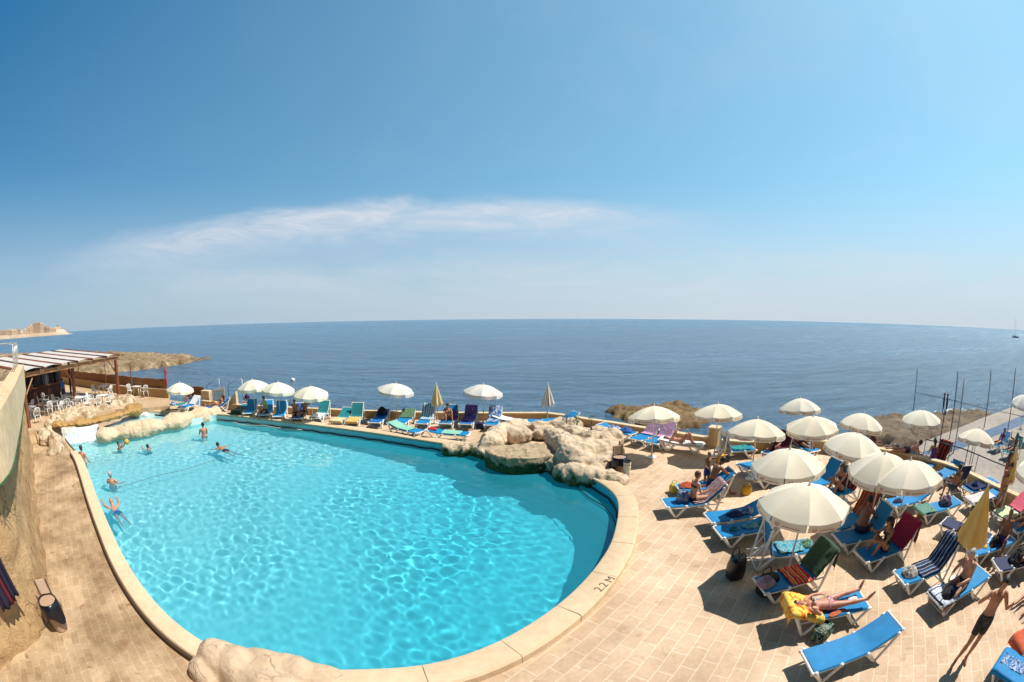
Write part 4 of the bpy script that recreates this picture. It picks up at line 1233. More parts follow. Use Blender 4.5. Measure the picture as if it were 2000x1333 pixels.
# retaining wall on the left: rough stone below, smooth rendered parapet with a green drip edge above
A, B2 = Vector((-14.4, 4.6)), Vector((-23.1, 8.3)); wd = (B2-A).normalized()
wl = [Vector((-8.5, -6)), Vector((-8.5, -.3)), Vector((-8.5, 1.2)), Vector((-8.75, 1.75)), Vector((-9.4, 2.3)), Vector((-12.2, 3.62)), A, A+wd*3, A+wd*6.3, A+wd*9.0]
wl = resample(smooth_poly(resample(catmull(wl, .4, False), .4, False), 2, False), .4, False)
rw = thing('retaining_wall', 'high sandstone retaining wall with a smooth parapet on the left', 'wall', (0, 0, 0))
ROUGH = stone('rough_wall_stone', (.46, .28, .13), (.58, .38, .20), .95, .6, 7, 1.0)
mb = MB(); rows = 30
def wpt(i, w):
    p = wl[i]; z = -.05+2.9*w
    t = (wl[min(i+1, len(wl)-1)]-wl[max(i-1, 0)]).normalized(); nrm = Vector((t.y, -t.x)); 
    if nrm.dot(Vector((-6, 8))-p) < 0: nrm = -nrm
    q = Vector((p.x, p.y, z)); d = .10*fbm(q, 1.1, 4)+.05*fbm(q, 4, 3)+.13*(1-w)
    return Vector((p.x+nrm.x*d, p.y+nrm.y*d, z))
fine = resample(wl, .14, False); wl_c = wl; wl = fine
n = len(wl); v = [wpt(i, j/rows) for j in range(rows+1) for i in range(n)]
mb.add(v, [(j*n+i, j*n+i+1, (j+1)*n+i+1, (j+1)*n+i) for j in range(rows) for i in range(n-1)])
mb.build('stone_face', ROUGH, rw, True)
PARA = stone('parapet_render', (.66, .46, .27), (.74, .55, .35), .9, .35, 5, .12, pits=False)
GREEN = mat('green_paint', (.05, .16, .05), .6, .25, 3)
def prow(name, a, b, za, zb, mm, cut=0):
    Q = wl_c[:len(wl_c)-cut] if cut else wl_c
    sgn = -1 if offset(Q, 1, False)[3].x < Q[3].x else 1
    A_, B_ = offset(Q, a*sgn, False), offset(Q, b*sgn, False); n = len(Q); v = []; f = []
    for S, z in ((A_, za), (A_, zb), (B_, zb), (B_, za)): v += [(s.x, s.y, z) for s in S]
    for j in range(4):
        for i in range(n-1): f.append((j*n+i, j*n+i+1, ((j+1) % 4)*n+i+1, ((j+1) % 4)*n+i))
    f.append((0, n, 2*n, 3*n)); f.append((3*n+n-1, 2*n+n-1, n+n-1, n-1))
    MB().add(v, f).build(name, mm, rw, 'auto')
prow('parapet', -.25, .36, 2.86, 3.98, PARA, 3); prow('drip_edge', -.1, .372, 2.825, 2.858, GREEN, 3)
prow('terrace_back', -6, -.26, 2.5, 3.0, PARA, 3)
# pipe railing on the parapet
RAIL = mat('pale_steel', (.55, .52, .47), .4, .05, metal=.4)
t = thing('terrace_railing', 'pale pipe railing standing on the parapet end at far left', 'railing', (0, 0, 0))
Q = [Vector((p.x, p.y)) for p in wl_c][-14:-3]
b = MB()
for i in range(0, len(Q), 3): b.tube([(Q[i].x, Q[i].y, 3.96), (Q[i].x, Q[i].y, 4.95)], .03, 6)
b.build('posts', RAIL, t, True) if False else None
for i in range(0, len(Q), 3): MB().tube([(Q[i].x, Q[i].y, 3.96), (Q[i].x, Q[i].y, 4.95)], .028, 6).build('post', RAIL, t, True)
for z in (4.45, 4.95):
    e = Q[-2]; MB().tube([(q.x, q.y, z) for q in Q[:-1]]+[(e.x-.25, e.y-.05, z), (e.x-.8, e.y-.6, z), (e.x-.6, e.y-2.2, z)], .028, 6).build('rail', RAIL, t, True)
# ================================================================ rocks
def rock_mesh(blobs, voxel, amp=.10, freq=1.6, seed=0, rough=1.0, soft=7):
    mb = MB()
    for bl in blobs:
        c, r = bl[:2]
        if len(bl) == 2: mb.ball(c, r, 16, 10)
        else: mb.lathe([(r[0]*k, z) for k, z in bl[2]], (c[0], c[1], 0), 28, 1, r[1]/r[0])
    me = remeshed(mb, voxel, soft, .6)
    nv = len(me.vertices); co = np.zeros(nv*3, np.float32); me.vertices.foreach_get('co', co); co = co.reshape(-1, 3)
    no = np.zeros(nv*3, np.float32); me.vertices.foreach_get('normal', no); no = no.reshape(-1, 3)
    d = np.empty(nv)
    for i in range(nv):
        q = Vector(co[i])
        a = noise.noise(q*freq*.8+Vector((seed, 0, 0))); b_ = noise.noise(q*freq*2.7+Vector((0, seed, 3)))
        c_ = abs(noise.noise(q*freq*1.7+Vector((5, 2, seed)))); e = noise.noise(q*freq*8+Vector((1, seed, 4)))
        lo_ = noise.noise(q*freq*.42+Vector((3, seed, 8)))
        d[i] = amp*(a*.8+b_*.5-c_*.9+e*.2*rough+lo_*1.3)
    co = co+no*d[:, None]
    me.vertices.foreach_set('co', co.astype(np.float32).ravel()); me.update()
    me.polygons.foreach_set('use_smooth', [True]*len(me.polygons))
    return me
def rock(name, label, cat, blobs, m, voxel=.05, amp=.10, freq=1.6, seed=0, parent=None, group=None):
    me = rock_mesh(blobs, voxel, amp, freq, seed); me.materials.append(m)
    o = link(name, me, parent)
    if parent is None: tag(o, label, cat, group)
    return o
RK = stone('fountain_rock', (.60, .46, .315), (.70, .56, .41), .92, 1.1, 6, .75, green=(.30, .40), con=.7)
RK2 = stone('border_rock', (.56, .42, .28), (.66, .53, .38), .92, 1.1, 6, .8, wet=(.34, .24, .13))
RK4 = stone('rim_rock', (.60, .46, .30), (.68, .54, .37), .92, 1.1, 6, .6, con=.7)
RK3 = stone('near_rock', (.55, .39, .25), (.64, .475, .325), .92, .9, 5, .55, con=.7)
WETR = stone('wet_ledge', (.40, .22, .07), (.50, .30, .10), .35, 2.5, 9, .8)
def B(px, py, zc, rx, ry, rz, zg=0.0): 
    p = at(px, py, zg); return ((p.x, p.y, zc), (rx, ry, rz))
def trail(path, z, r, fl=.8, step=.3, wob=.25, seed=0):
    W = [at(x, y, 0) for x, y in path]; Q = resample([p.xy for p in W], step, False)
    return [((p.x+.1*noise.noise(Vector((i*.7, seed, 0))), p.y+.1*noise.noise(Vector((i*.7, seed, 5))), z), tuple(v*r*(1+wob*noise.noise(Vector((i*step*.9, seed, 2)))) for v in (1, 1, fl))) for i, p in enumerate(Q)]
blobs = trail([(885, 876), (905, 876), (930, 876), (950, 884)], -.04, .48, .75, .25, .2, 2)
blobs += trail([(955, 872), (972, 862), (990, 855)], .20, .56, .95, .3, .15, 7)+trail([(1000, 850), (1022, 846)], .28, .52, .9, .3, .15, 8)
blobs += trail([(1050, 848), (1072, 846)], .25, .50, .95, .3, .15, 9)+trail([(1090, 846), (1115, 850)], .30, .50, .95, .3, .2, 10)
blobs += trail([(1080, 872), (1092, 882), (1100, 893), (1106, 902)], .52, .46, 1.0, .25, .15, 11)+trail([(1098, 862), (1112, 868)], .48, .46, .95, .3, .1, 12)
blobs += trail([(1128, 872), (1146, 876)], .42, .66, .85, .3, .1, 13)+trail([(1170, 868), (1190, 874)], .38, .60, .85, .3, .1, 14)
blobs += trail([(1118, 912), (1136, 908), (1150, 904)], .36, .66, .95, .3, .10, 15)+trail([(1165, 905), (1188, 902)], .30, .70, .95, .3, .1, 16)
blobs += trail([(1120, 930), (1150, 934), (1180, 938), (1203, 943)], .02, .44, .95, .25, .15, 17)
blobs += [B(1138, 921, .16, .6, .5, .5), B(1166, 922, .14, .6, .5, .5), B(1190, 916, .12, .5, .5, .5), B(1118, 895, .35, .55, .5, .6), B(1150, 888, .42, .7, .6, .62), B(1178, 888, .38, .6, .6, .6), B(1010, 862, .28, .7, .5, .5), B(1062, 856, .2, .7, .6, .5), B(960, 880, .15, .6, .5, .5), B(1096, 912, .0, .55, .5, .5), B(1104, 922, -.1, .5, .45, .45)]
fr = rock('fountain_rock', 'large pale artificial rock formation with green algae along the water', 'rock', blobs, RK, .04, .13, 1.15, 3)
pc = at(1021, 893, .1)
SHELFR = stone('basin_shelf_stone', (.42, .31, .19), (.53, .41, .27), .8, 1.3, 5, .8, green=(.26, .22), con=1.2)
prof = [(.80, -.55), (.94, -.35), (1.0, -.05), (1.02, .22), (.99, .36), (.93, .42), (.84, .40), (.5, .385), (.1, .40)]
sh_ = [((pc.x, pc.y, 0), (1.38, 1.02), prof), ((pc.x+.75, pc.y-.25, 0), (.72, .60), prof), ((pc.x-.85, pc.y+.1, 0), (.62, .62), prof)]
rock('basin_shelf', '', '', sh_, SHELFR, .035, .05, 1.8, 21, parent=fr)
# the catch basin's still water and its plants
p = at(1052, 846, 1.0)
# ---- boulder in front
blobs = [B(436, 1300, .06, .50, .45, .46), B(405, 1315, .0, .35, .38, .36), B(470, 1312, .08, .55, .45, .42), B(520, 1318, .04, .65, .48, .40), B(575, 1325, .02, .6, .45, .37), B(625, 1335, .0, .5, .42, .30), B(660, 1345, -.05, .42, .40, .26), B(520, 1345, .0, 1.0, .45, .42)]
rock('boulder', 'smooth pitted boulder lying across the near rim of the pool', 'rock', blobs, RK3, .03, .04, 1.5, 9)
# ---- rock border of the paddling basin and the waterfall rocks
blobs = []
path = [(206, 852), (228, 848), (262, 843), (300, 837), (335, 829), (368, 821), (398, 813), (420, 806)]
blobs = trail(path, .03, .58, .80, .45, .5, 1)
rock('rock_border', 'long lumpy rock border between the paddling basin and the pool', 'rock', blobs, RK4, .05, .13, .9, 5)
wp = [(104, 846), (118, 836), (140, 826), (165, 821), (192, 814), (216, 808), (240, 801), (256, 795)]
blobs = trail(wp, .28, .64, .75, .35, .4, 3)+trail([(112, 834), (140, 821), (170, 814), (200, 807), (236, 798)], .40, .50, .8, .4, .5, 6)+[B(100, 853, .1, .6, .5, .5), B(112, 850, .15, .6, .5, .5)]
rock('waterfall_rocks', 'heaped pale rocks above the little waterfall beside the bar terrace', 'rock', blobs, RK2, .07, .22, 1.1, 8)
blobs = trail([(116, 852), (130, 851), (150, 849), (170, 846), (190, 843), (208, 838), (226, 833), (244, 827), (262, 820), (274, 812)], .58, .50, .42, .25, .45, 8)
rock('wet_ledge', 'wet orange brown ledge that the waterfall spills over', 'ledge', blobs, WETR, .05, .12, 1.9, 2)
blobs = [B(92, 868, .2, .55, .5, .5), B(108, 872, .15, .6, .5, .55), B(104, 886, .05, .5, .42, .4), B(84, 856, .25, .45, .4, .4), B(118, 880, 0, .4, .4, .35)]
rock('corner_rock', 'low pale rock where the pool coping starts below the waterfall', 'rock', blobs, RK2, .05, .14, 1.4, 12)
# falling water
m, nt, N, L, b = _new('falling_water'); g = NT(nt); oc = g.tc('Object')
uv = N.new('ShaderNodeUVMap').outputs[0]
st = g.noise(g.mapping(uv, (26, 1.6, 1)), 1.0, 4, .6)
b.inputs['Base Color'].default_value = (.85, .9, .9, 1); b.inputs['Roughness'].default_value = .25
tr = N.new('ShaderNodeBsdfTransparent'); ms = N.new('ShaderNodeMixShader')
L.new(g.mr(st, .30, .62, .5, .97), ms.inputs[0]); L.new(tr.outputs[0], ms.inputs[1]); L.new(b.outputs[0], ms.inputs[2]); L.new(ms.outputs[0], N['Material Output'].inputs[0])
FALL = m
lip = [at(x, y, .52) for x, y in [(120, 835), (138, 836), (155, 835), (172, 833), (192, 828)]]
foot = [at(x, y, WAT) for x, y in [(124, 866), (140, 867), (156, 866), (174, 863), (190, 858)]]
def fn(u, w):
    i = min(int(u*4), 3); t = u*4-i
    a = lip[i].lerp(lip[i+1], t); b_ = foot[i].lerp(foot[i+1], t)
    p = a.lerp(b_, w); p.z = a.z+(WAT-a.z)*w**1.5; n_ = .03*noise.noise(Vector((u*14, w*3, 0)))
    return Vector((p.x, p.y+n_, p.z))
tag(MB().grid(fn, 40, 12).build('waterfall', FALL, None, True), 'thin curtain of falling water below the wet orange ledge', 'waterfall')
m, nt, N, L, b = _new('foam'); g = NT(nt); oc = g.tc('Object')
b.inputs['Base Color'].default_value = (.85, .92, .93, 1); b.inputs['Roughness'].default_value = .6
tr = N.new('ShaderNodeBsdfTransparent'); ms = N.new('ShaderNodeMixShader')
uv = N.new('ShaderNodeUVMap').outputs[0]; sp = g.sep(uv)
fo = g.m('MULTIPLY', g.mr(g.noise(oc, 2.6, 6, .7), .42, .66), g.mr(sp[1], 1.0, .1))
L.new(fo, ms.inputs[0]); L.new(tr.outputs[0], ms.inputs[1]); L.new(b.outputs[0], ms.inputs[2]); L.new(ms.outputs[0], N['Material Output'].inputs[0])
def fn(u, w):
    i = min(int(u*4), 3); t = u*4-i
    p = foot[i].lerp(foot[i+1], t); d = Vector((1, -.75, 0)).normalized()
    return Vector((p.x-.2+d.x*w*1.3, p.y+d.y*w*1.3, WAT+.03+.012*noise.noise(Vector((u*9, w*9, 1)))))
tag(MB().grid(fn, 24, 10).build('foam', m, None, True), 'white foam on the water under the waterfall', 'foam', kind='stuff')
# paddling basin
KP = [at(x, y, .08).xy for x, y in [(200, 842), (222, 826), (262, 806), (300, 806), (345, 809), (385, 812), (360, 820), (320, 829), (280, 837), (240, 843)]]
mb = MB(); n = len(KP)
kc = Vector((sum(p.x for p in KP)/n, sum(p.y for p in KP)/n))
mb.add([(p.x, p.y, .022) for p in KP], [tuple(range(n))] if area(KP) > 0 else [tuple(range(n-1, -1, -1))])
tag(mb.build('paddling_basin', mat('basin_paint', (.50, .68, .68), .7, .12, 1.2)), 'pale painted floor of the small paddling basin', 'basin', kind='structure')
m, nt, N, L, b = _new('shallow_water'); g = NT(nt); oc = g.tc('Object')
b.inputs['Base Color'].default_value = (.60, .80, .80, 1); b.inputs['Roughness'].default_value = .06
L.new(g.bump(g.noise(oc, 4, 3), .25, .05), b.inputs['Normal'])
tr = N.new('ShaderNodeBsdfTransparent'); tr.inputs[0].default_value = (.9, .98, .98, 1); ms = N.new('ShaderNodeMixShader'); ms.inputs[0].default_value = .35
L.new(tr.outputs[0], ms.inputs[1]); L.new(b.outputs[0], ms.inputs[2]); L.new(ms.outputs[0], N['Material Output'].inputs[0])
mb = MB(); mb.add([(p.x, p.y, .10) for p in KP], [tuple(range(n))] if area(KP) > 0 else [tuple(range(n-1, -1, -1))])
tag(mb.build('shallow_water', m), 'shallow still water in the paddling basin', 'water', kind='structure')
kb = [at(x, y, .2).xy for x, y in [(256, 802), (285, 800), (320, 802), (355, 804), (395, 803)]]
tag(coping_mesh(catmull(kb, .3, False), 'basin_kerb', COPM, .3, .2), 'low rounded kerb on the far side of the paddling basin', 'kerb')
sp_ = at(312, 813, .12); tag(MB().box((sp_.x, sp_.y, .16), (.9, .16, .08), .1, .02).build('drain_box', BLACK), 'small black skimmer box floating in the paddling basin', 'skimmer')
tag(rock('spout_rock', '', '', [B(265, 812, .15, .55, .35, .35, .1), B(285, 812, .1, .4, .3, .25, .1)], mat('white_spray', (.82, .84, .82), .6, .05, 4), .05, .08, 2, 3), 'white foaming spout at the corner of the paddling basin', 'spout')
# ================================================================ bar terrace, pergola
TZ = .4
TERR = paving('terrace_paving', R(10), .5, .3, (.50, .34, .20), (.56, .39, .24), (.46, .33, .20), .008, .2, .5)
tp = [at(331, 778, TZ).xy, at(331, 793, TZ).xy, at(290, 797, TZ).xy, at(225, 800, TZ).xy, at(150, 815, TZ).xy, at(100, 836, TZ).xy, at(50, 843, TZ).xy, Vector((-27, 8.2)), Vector((-46, 9)), Vector((-46, 22.5)), Vector((-29, 22.0))]
if area(tp) < 0: tp = tp[::-1]
MBt = MB(); MBt.prism([tuple(p) for p in tp], .0, TZ); tag(MBt.build('bar_terrace', TERR), 'raised paved terrace of the poolside bar', 'terrace', kind='structure')
STEPM = mat('step_stone', (.50, .34, .18), .9, .15, 4)
p = at(76, 850, .2); s = thing('terrace_steps', 'two worn stone steps from the walkway up to the bar terrace', 'steps', (p.x, p.y, 0), R(-20))
MB().box((0, .3, .13), (2.6, 1.0, .27), 0, .02).build('step', STEPM, s); MB().box((-.1, -.35, .065), (2.6, .9, .135), 0, .02).build('step', STEPM, s)
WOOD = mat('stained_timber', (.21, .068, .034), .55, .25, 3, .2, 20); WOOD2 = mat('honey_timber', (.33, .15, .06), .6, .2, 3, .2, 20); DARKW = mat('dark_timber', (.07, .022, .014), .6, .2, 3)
AWN = mat('awning_cloth', (.60, .56, .52), .9, .08, 2, trans=.15)
pg = thing('pergola', 'timber pergola with white cloth strips roofing the bar tables', 'pergola', (0, 0, 0))
posts = [at(57.4, 836, TZ), at(148.5, 793.5, TZ), at(231.8, 773, TZ)]
pdv = (posts[2]-posts[0]).normalized(); pbk = Vector((-pdv.y, pdv.x, 0)); pbk = pbk if pbk.x < 0 else -pbk
ZB = 3.05
for i, p in enumerate(posts):
    MB().box((p.x, p.y, (TZ+ZB)/2), (.23, .23, ZB-TZ), math.atan2(pdv.y, pdv.x), .015).build('post', WOOD, pg)
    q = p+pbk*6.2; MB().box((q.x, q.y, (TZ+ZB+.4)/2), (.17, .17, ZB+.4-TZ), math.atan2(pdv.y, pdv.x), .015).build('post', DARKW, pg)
    for sg in (-1, 1):
        if (i == 0 and sg < 0): continue
        a = Vector((p.x, p.y, ZB-1.1)); b_ = Vector((p.x, p.y, ZB-.12))+pdv*sg*.95
        if i == 2 and sg > 0: continue
        MB().tube([a, b_], .055, 4).build('brace', WOOD2, pg)
    MB().tube([Vector((p.x, p.y, ZB-1.0)), Vector((p.x, p.y, ZB-.05))+pbk*.9], .055, 4).build('brace', WOOD, pg)
e0, e1 = posts[0]-pdv*.5, posts[2]+pdv*.35
c = (e0+e1)/2; MB().box((c.x, c.y, ZB+.11), ((e1-e0).length, .12, .24), math.atan2(pdv.y, pdv.x), .01).build('front_beam', WOOD2, pg)
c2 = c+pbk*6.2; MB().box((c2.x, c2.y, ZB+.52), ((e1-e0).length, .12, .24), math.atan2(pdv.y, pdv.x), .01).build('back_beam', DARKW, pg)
nr_ = 6; f0 = posts[0]+pdv*0; f1 = posts[2]+pdv*.2
sl_ = .40/6.2
raf = []
for i in range(nr_+1):
    p = f0.lerp(f1, i/nr_)-pbk*.35
    raf.append(p); q = p+pbk*7.3
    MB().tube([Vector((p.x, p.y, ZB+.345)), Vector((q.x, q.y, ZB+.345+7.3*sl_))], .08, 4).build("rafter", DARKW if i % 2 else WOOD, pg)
for i in range(nr_):
    a, b_ = raf[i], raf[i+1]
    def fn(u, w, a=a, b_=b_, i=i):
        p = a.lerp(b_, .08+.84*u)+pbk*(.05+7.0*w)
        return Vector((p.x, p.y, ZB+.36+(.05+7.0*w)*sl_+.07*math.sin(math.pi*u)))
    MB().grid(fn, 6, 20).build('awning', AWN, pg, True)
# bar at the back
ang = math.atan2(pdv.y, pdv.x)
bc = at(92, 783, TZ); bc = Vector((bc.x, bc.y, 0))
bar = thing('bar_counter', 'dark timber bar counter with shelves and pillars under the pergola', 'bar', (bc.x, bc.y, TZ), ang)
MB().box((0, 0, .55), (5.0, .6, 1.1), 0, .02).build('counter', DARKW, bar); MB().box((0, -.05, 1.13), (5.2, .8, .06), 0, .02).build('countertop', WOOD, bar)
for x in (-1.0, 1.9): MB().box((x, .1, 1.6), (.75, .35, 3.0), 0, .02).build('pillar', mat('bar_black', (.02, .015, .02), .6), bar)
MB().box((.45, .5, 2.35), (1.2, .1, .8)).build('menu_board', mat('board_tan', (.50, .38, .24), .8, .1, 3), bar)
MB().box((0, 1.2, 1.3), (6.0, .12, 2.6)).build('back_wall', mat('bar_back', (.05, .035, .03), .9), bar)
MB().box((.3, .2, 1.5), (.55, .5, .7), 0, .03).build('coffee_machine', mat('grey_machine', (.10, .10, .12), .4), bar)
for k in range(6):
    bt = MB(); bt.lathe([(.04, 0), (.04, .2), (.015, .26), (.015, .32)], (-2.2+.2*k, 0, 1.16), 8); bt.build('bottle', mat('bottle_%d' % (k % 3), [(.05, .12, .05), (.25, .12, .03), (.5, .5, .5)][k % 3], .2), bar, True)
# chairs and tables
CG = 'white plastic chairs on the bar terrace'; TG = 'white plastic tables on the bar terrace'
def tp_(px, py): q = at(px, py, TZ); return (q.x, q.y, TZ)
for (px, py, w) in [(62, 818, 0), (104, 806, 0), (160, 797, 0), (203, 793, 0)]:
    plastic_table(tp_(px, py), ang+.1*w, 'white plastic table among the chairs under the pergola', TG)
plastic_table(tp_(203, 772), .3, 'white plastic table beside the tan terrace wall behind the pergola', TG, .7)
plastic_table(tp_(271, 773), .2, 'white plastic table between two chairs outside the pergola', TG, .7)
chs = [(50, 832, .3), (75, 826, 2.6), (62, 808, 3.4), (82, 800, 1.0), (96, 812, 3.0), (118, 812, 3.3), (110, 797, .2), (90, 793, .1), (125, 800, -1.4), (138, 805, 1.8), (150, 800, 2.9), (172, 800, -1.2), (178, 792, .4), (190, 798, 3.0), (216, 797, -1.6), (128, 790, .4), (150, 784, .2)]
for px, py, rz in chs: plastic_chair(tp_(px, py), rz+ang, 'white plastic armchair among the tables under the pergola', CG)
plastic_chair(tp_(187, 775), 1.9, 'white plastic armchair left of the table by the tan terrace wall', CG)
plastic_chair(tp_(214, 776), -1.2, 'white plastic armchair right of the table by the tan terrace wall', CG)
plastic_chair(tp_(257, 774), 1.7, 'white plastic armchair left of the table outside the pergola', CG)
plastic_chair(tp_(283, 776), -1.7, 'white plastic armchair right of the table outside the pergola', CG)
# terrace wall with reed screens
REED = mat('reed_screen', (.30, .15, .06), .9, .35, 25, .5, 80)
tw = [Vector((-46, 21.2)), Vector((-36, 21.3)), at(250, 771, TZ).xy, at(331, 778, TZ).xy]
wall(tw, 'terrace_wall', 'low tan wall with a reed screen round the bar terrace', .62, .2, .24, TZ)
def screen(P, z0, z1, label, posts_, m=REED):
    t = thing('reed_screen', label, 'screen', (0, 0, 0))
    Q = resample([Vector(p) for p in P], .06, False); A_, B_ = offset(Q, -.02, False), offset(Q, .03, False)
    v = []; f = []; n = len(Q)
    for i in range(n):
        d = .015*math.sin(i*2.1)
        for S in (A_, B_):
            for z in (z0+.02*math.sin(i*.7), z1+.03*math.sin(i*1.3)+.02*math.sin(i*.21)): v.append((S[i].x+d, S[i].y+d, z))
    for i in range(n-1):
        a = 4*i; f += [(a, a+4, a+5, a+1), (a+2, a+3, a+7, a+6), (a+1, a+5, a+7, a+3)]
    MB().add(v, f).build('reed_panel', m, t)
    for z in (z0+.15, z1-.12): MB().tube([(q.x+.03, q.y-.05, z) for q in Q[::8]], .025, 5).build('batten', WOOD, t)
    for (x, y, zt) in posts_: MB().tube([(x, y, z0-.4), (x, y, zt)], .05, 6).build('post', WOOD, t)
    return t
pA = at(261, 772, TZ); pB = at(193, 772, TZ)
screen([(-46, 21.1), (-36, 21.2), at(261, 771, TZ).xy], TZ+.62, TZ+1.35, 'long brown reed screen behind the pergola on the tan wall', [(pB.x-1, 21.0, TZ+2.2), (pA.x, pA.y-.1, TZ+2.3)])
screen([at(262, 771, TZ).xy, at(328, 777.5, TZ).xy], TZ+.58, TZ+1.30, 'brown reed screen on the tan wall left of the first parasol', [])
screen([at(345, 783, 0).xy+Vector((0, .6)), at(388, 790, 0).xy+Vector((0, .8))], .35, 1.05, 'short brown reed screen behind the first parasol', [])
fp = at(326, 777, TZ); t = thing('flag_pole', 'slim pole with a furled red flag at the end of the reed screen', 'flag', (fp.x, fp.y, TZ))
MB().tube([(0, 0, 0), (0, 0, 2.15)], .035, 6).build('pole', WOOD, t); fl = MB(); fl.tube([(0.02, 0, 2.1), (.08, .02, 1.8), (.05, 0, 1.4), (.10, 0, 1.0), (.03, 0, .7)], [.06, .10, .08, .09, .03], 7); fl.build('furled_flag', mat('red_flag', (.42, .02, .03), .8, .2, 6), t, True)
# gap in the sea wall: gate posts, hand rails
gp = at(401, 793, 0); t = thing('gate_block', 'pale cream block and slatted gate at the steps to the sea', 'gate', (gp.x, gp.y, 0), .1)
MB().box((0, .3, .5), (.75, .4, 1.0), 0, .03).build('block', CAPM, t)
gt = MB()
for k in range(9): gt.box((.55+.13*k, .35, .62+.02*k), (.05, .04, .8+.03*k))
gt.box((1.07, .37, .98), (1.15, .03, .06), 0, 0); gt.box((1.07, .37, .3), (1.15, .03, .06)); gt.build('slat_gate', mat('cream_slats', (.62, .52, .36), .8), t)
hr = at(383, 781, .3); t = thing('sea_steps_railing', 'two steel handrails at the steps down to the sea', 'railing', (hr.x, hr.y+1.4, 0))
MB().tube([(0, 0, .4), (0, 0, 1.1), (.9, .5, 1.55), (.9, .5, .2)], .03, 6).build('rail', RAIL, t, True)
MB().tube([(2.0, .2, .4), (2.0, .2, 1.2), (3.0, .7, 1.6), (3.0, .7, -.2)], .03, 6).build('rail', RAIL, t, True)
tr_ = at(458, 788, .5); MBx = MB(); MBx.add([(0, 0, 0), (-1.1, 0, 0), (0, 0, 1.15), (0, .25, 0), (-1.1, .25, 0), (0, .25, 1.15)], [(0, 1, 2), (5, 4, 3), (0, 2, 5, 3), (1, 4, 5, 2), (0, 3, 4, 1)])
o = MBx.build('wall_buttress', CAPM); o.location = (tr_.x, tr_.y+.2, 0.05); tag(o, 'triangular cream buttress at the left end of the long sea wall', 'buttress')
# litter bins
def litter_bin(loc, rz, label):
    t = thing('litter_bin', label, 'bin', loc, rz)
    b = MB(); b.lathe([(.17, 0), (.19, .02), (.235, .62), (.24, .64)], (0, 0, 0), 20); b.build('body', mat('bin_beige', (.42, .27, .18), .6, .08, 4), t, 'auto')
    b = MB(); n = 28; v = []; f = []
    for j, (r, z) in enumerate([(.2, .60), (.24, .665), (.262, .66), (.28, .57), (.30, .45), (.315, .33)]):
        for k in range(n):
            a = 2*math.pi*k/n; w = 1+.05*math.sin(a*5+j)*j*.3
            v.append((r*w*math.cos(a), r*w*math.sin(a), z+.035*math.sin(a*3+1)*(j > 2)*(j-2)))
    for j in range(5):
        for k in range(n): f.append((j*n+k, (j+1)*n+k, (j+1)*n+(k+1) % n, j*n+(k+1) % n))
    b.add(v, f); b.build('bin_liner', mat('bin_liner', (.006, .006, .012), .22), t, True)
    b = MB(); b.box((0, .2, .84), (.24, .02, .32), 0, .008); b.build('backplate', mat('bin_beige2', (.58, .42, .29), .6), t)
    for s_ in (-1, 1): MB().box((s_*.16, .19, .78), (.035, .03, .42)).build('bracket', mat('bin_dark', (.10, .06, .05), .6), t)
    return t
p = at(120, 1226, 0.01); litter_bin((p.x, p.y, .004), R(60), 'beige litter bin with black liner at the foot of the stone wall')
p = at(1211, 932, 0); litter_bin((p.x, p.y+.25, 0), R(10), 'beige litter bin with black liner beside the big rock formation')
p = at(1223, 936, 0); t = thing('ash_bin', 'white ribbed cylinder bin with a dark top by the rock formation', 'bin', (p.x, p.y, 0))
b = MB(); prof = []
for k in range(4): prof += [(.125, .012+.155*k), (.13, .03+.155*k), (.13, .145+.155*k), (.122, .155+.155*k)]
b.lathe(prof, (0, 0, 0), 20); b.build('body', mat('bin_white', (.66, .62, .54), .6, .08, 6), t, 'auto')
b = MB(); b.lathe([(.128, .63), (.135, .64), (.135, .665), (.09, .67), (.085, .64)], (0, 0, 0), 20); b.build('lid', BLACK, t, 'auto')
for k in range(5):
    a = -1.2-.5*k; MB().ball((.128*math.cos(a), .128*math.sin(a), .53), (.018, .018, .018), 6, 5).build('hole', BLACK, t)
# red cloth on the stone wall
RED = mat('maroon_cloth', (.11, .006, .012), .8, .3, 4); REDB = mat('navy_maroon', (.012, .008, .03), .8)
t = thing('hanging_towel', 'dark red and navy cloth hanging against the stone wall', 'towel', (-8.30, .92, 0))
for i, (y0_, y1_, zb, m_) in enumerate([(-.55, -.25, 1.15, RED), (-.30, .0, 1.0, REDB), (-.05, .20, 1.02, RED), (.12, .32, 1.12, REDB)]):
    def fn(u, w, i=i): return Vector((.06+.05*math.sin(u*9+i*2)+.03*i % .05+.08*w, y0_+(y1_-y0_)*u+.06*w, 2.0-(2.0-zb)*w))
    o = MB().grid(fn, 10, 10).build('fold', m_, t, True); sd = o.modifiers.new('thickness', 'SOLIDIFY'); sd.thickness = .02
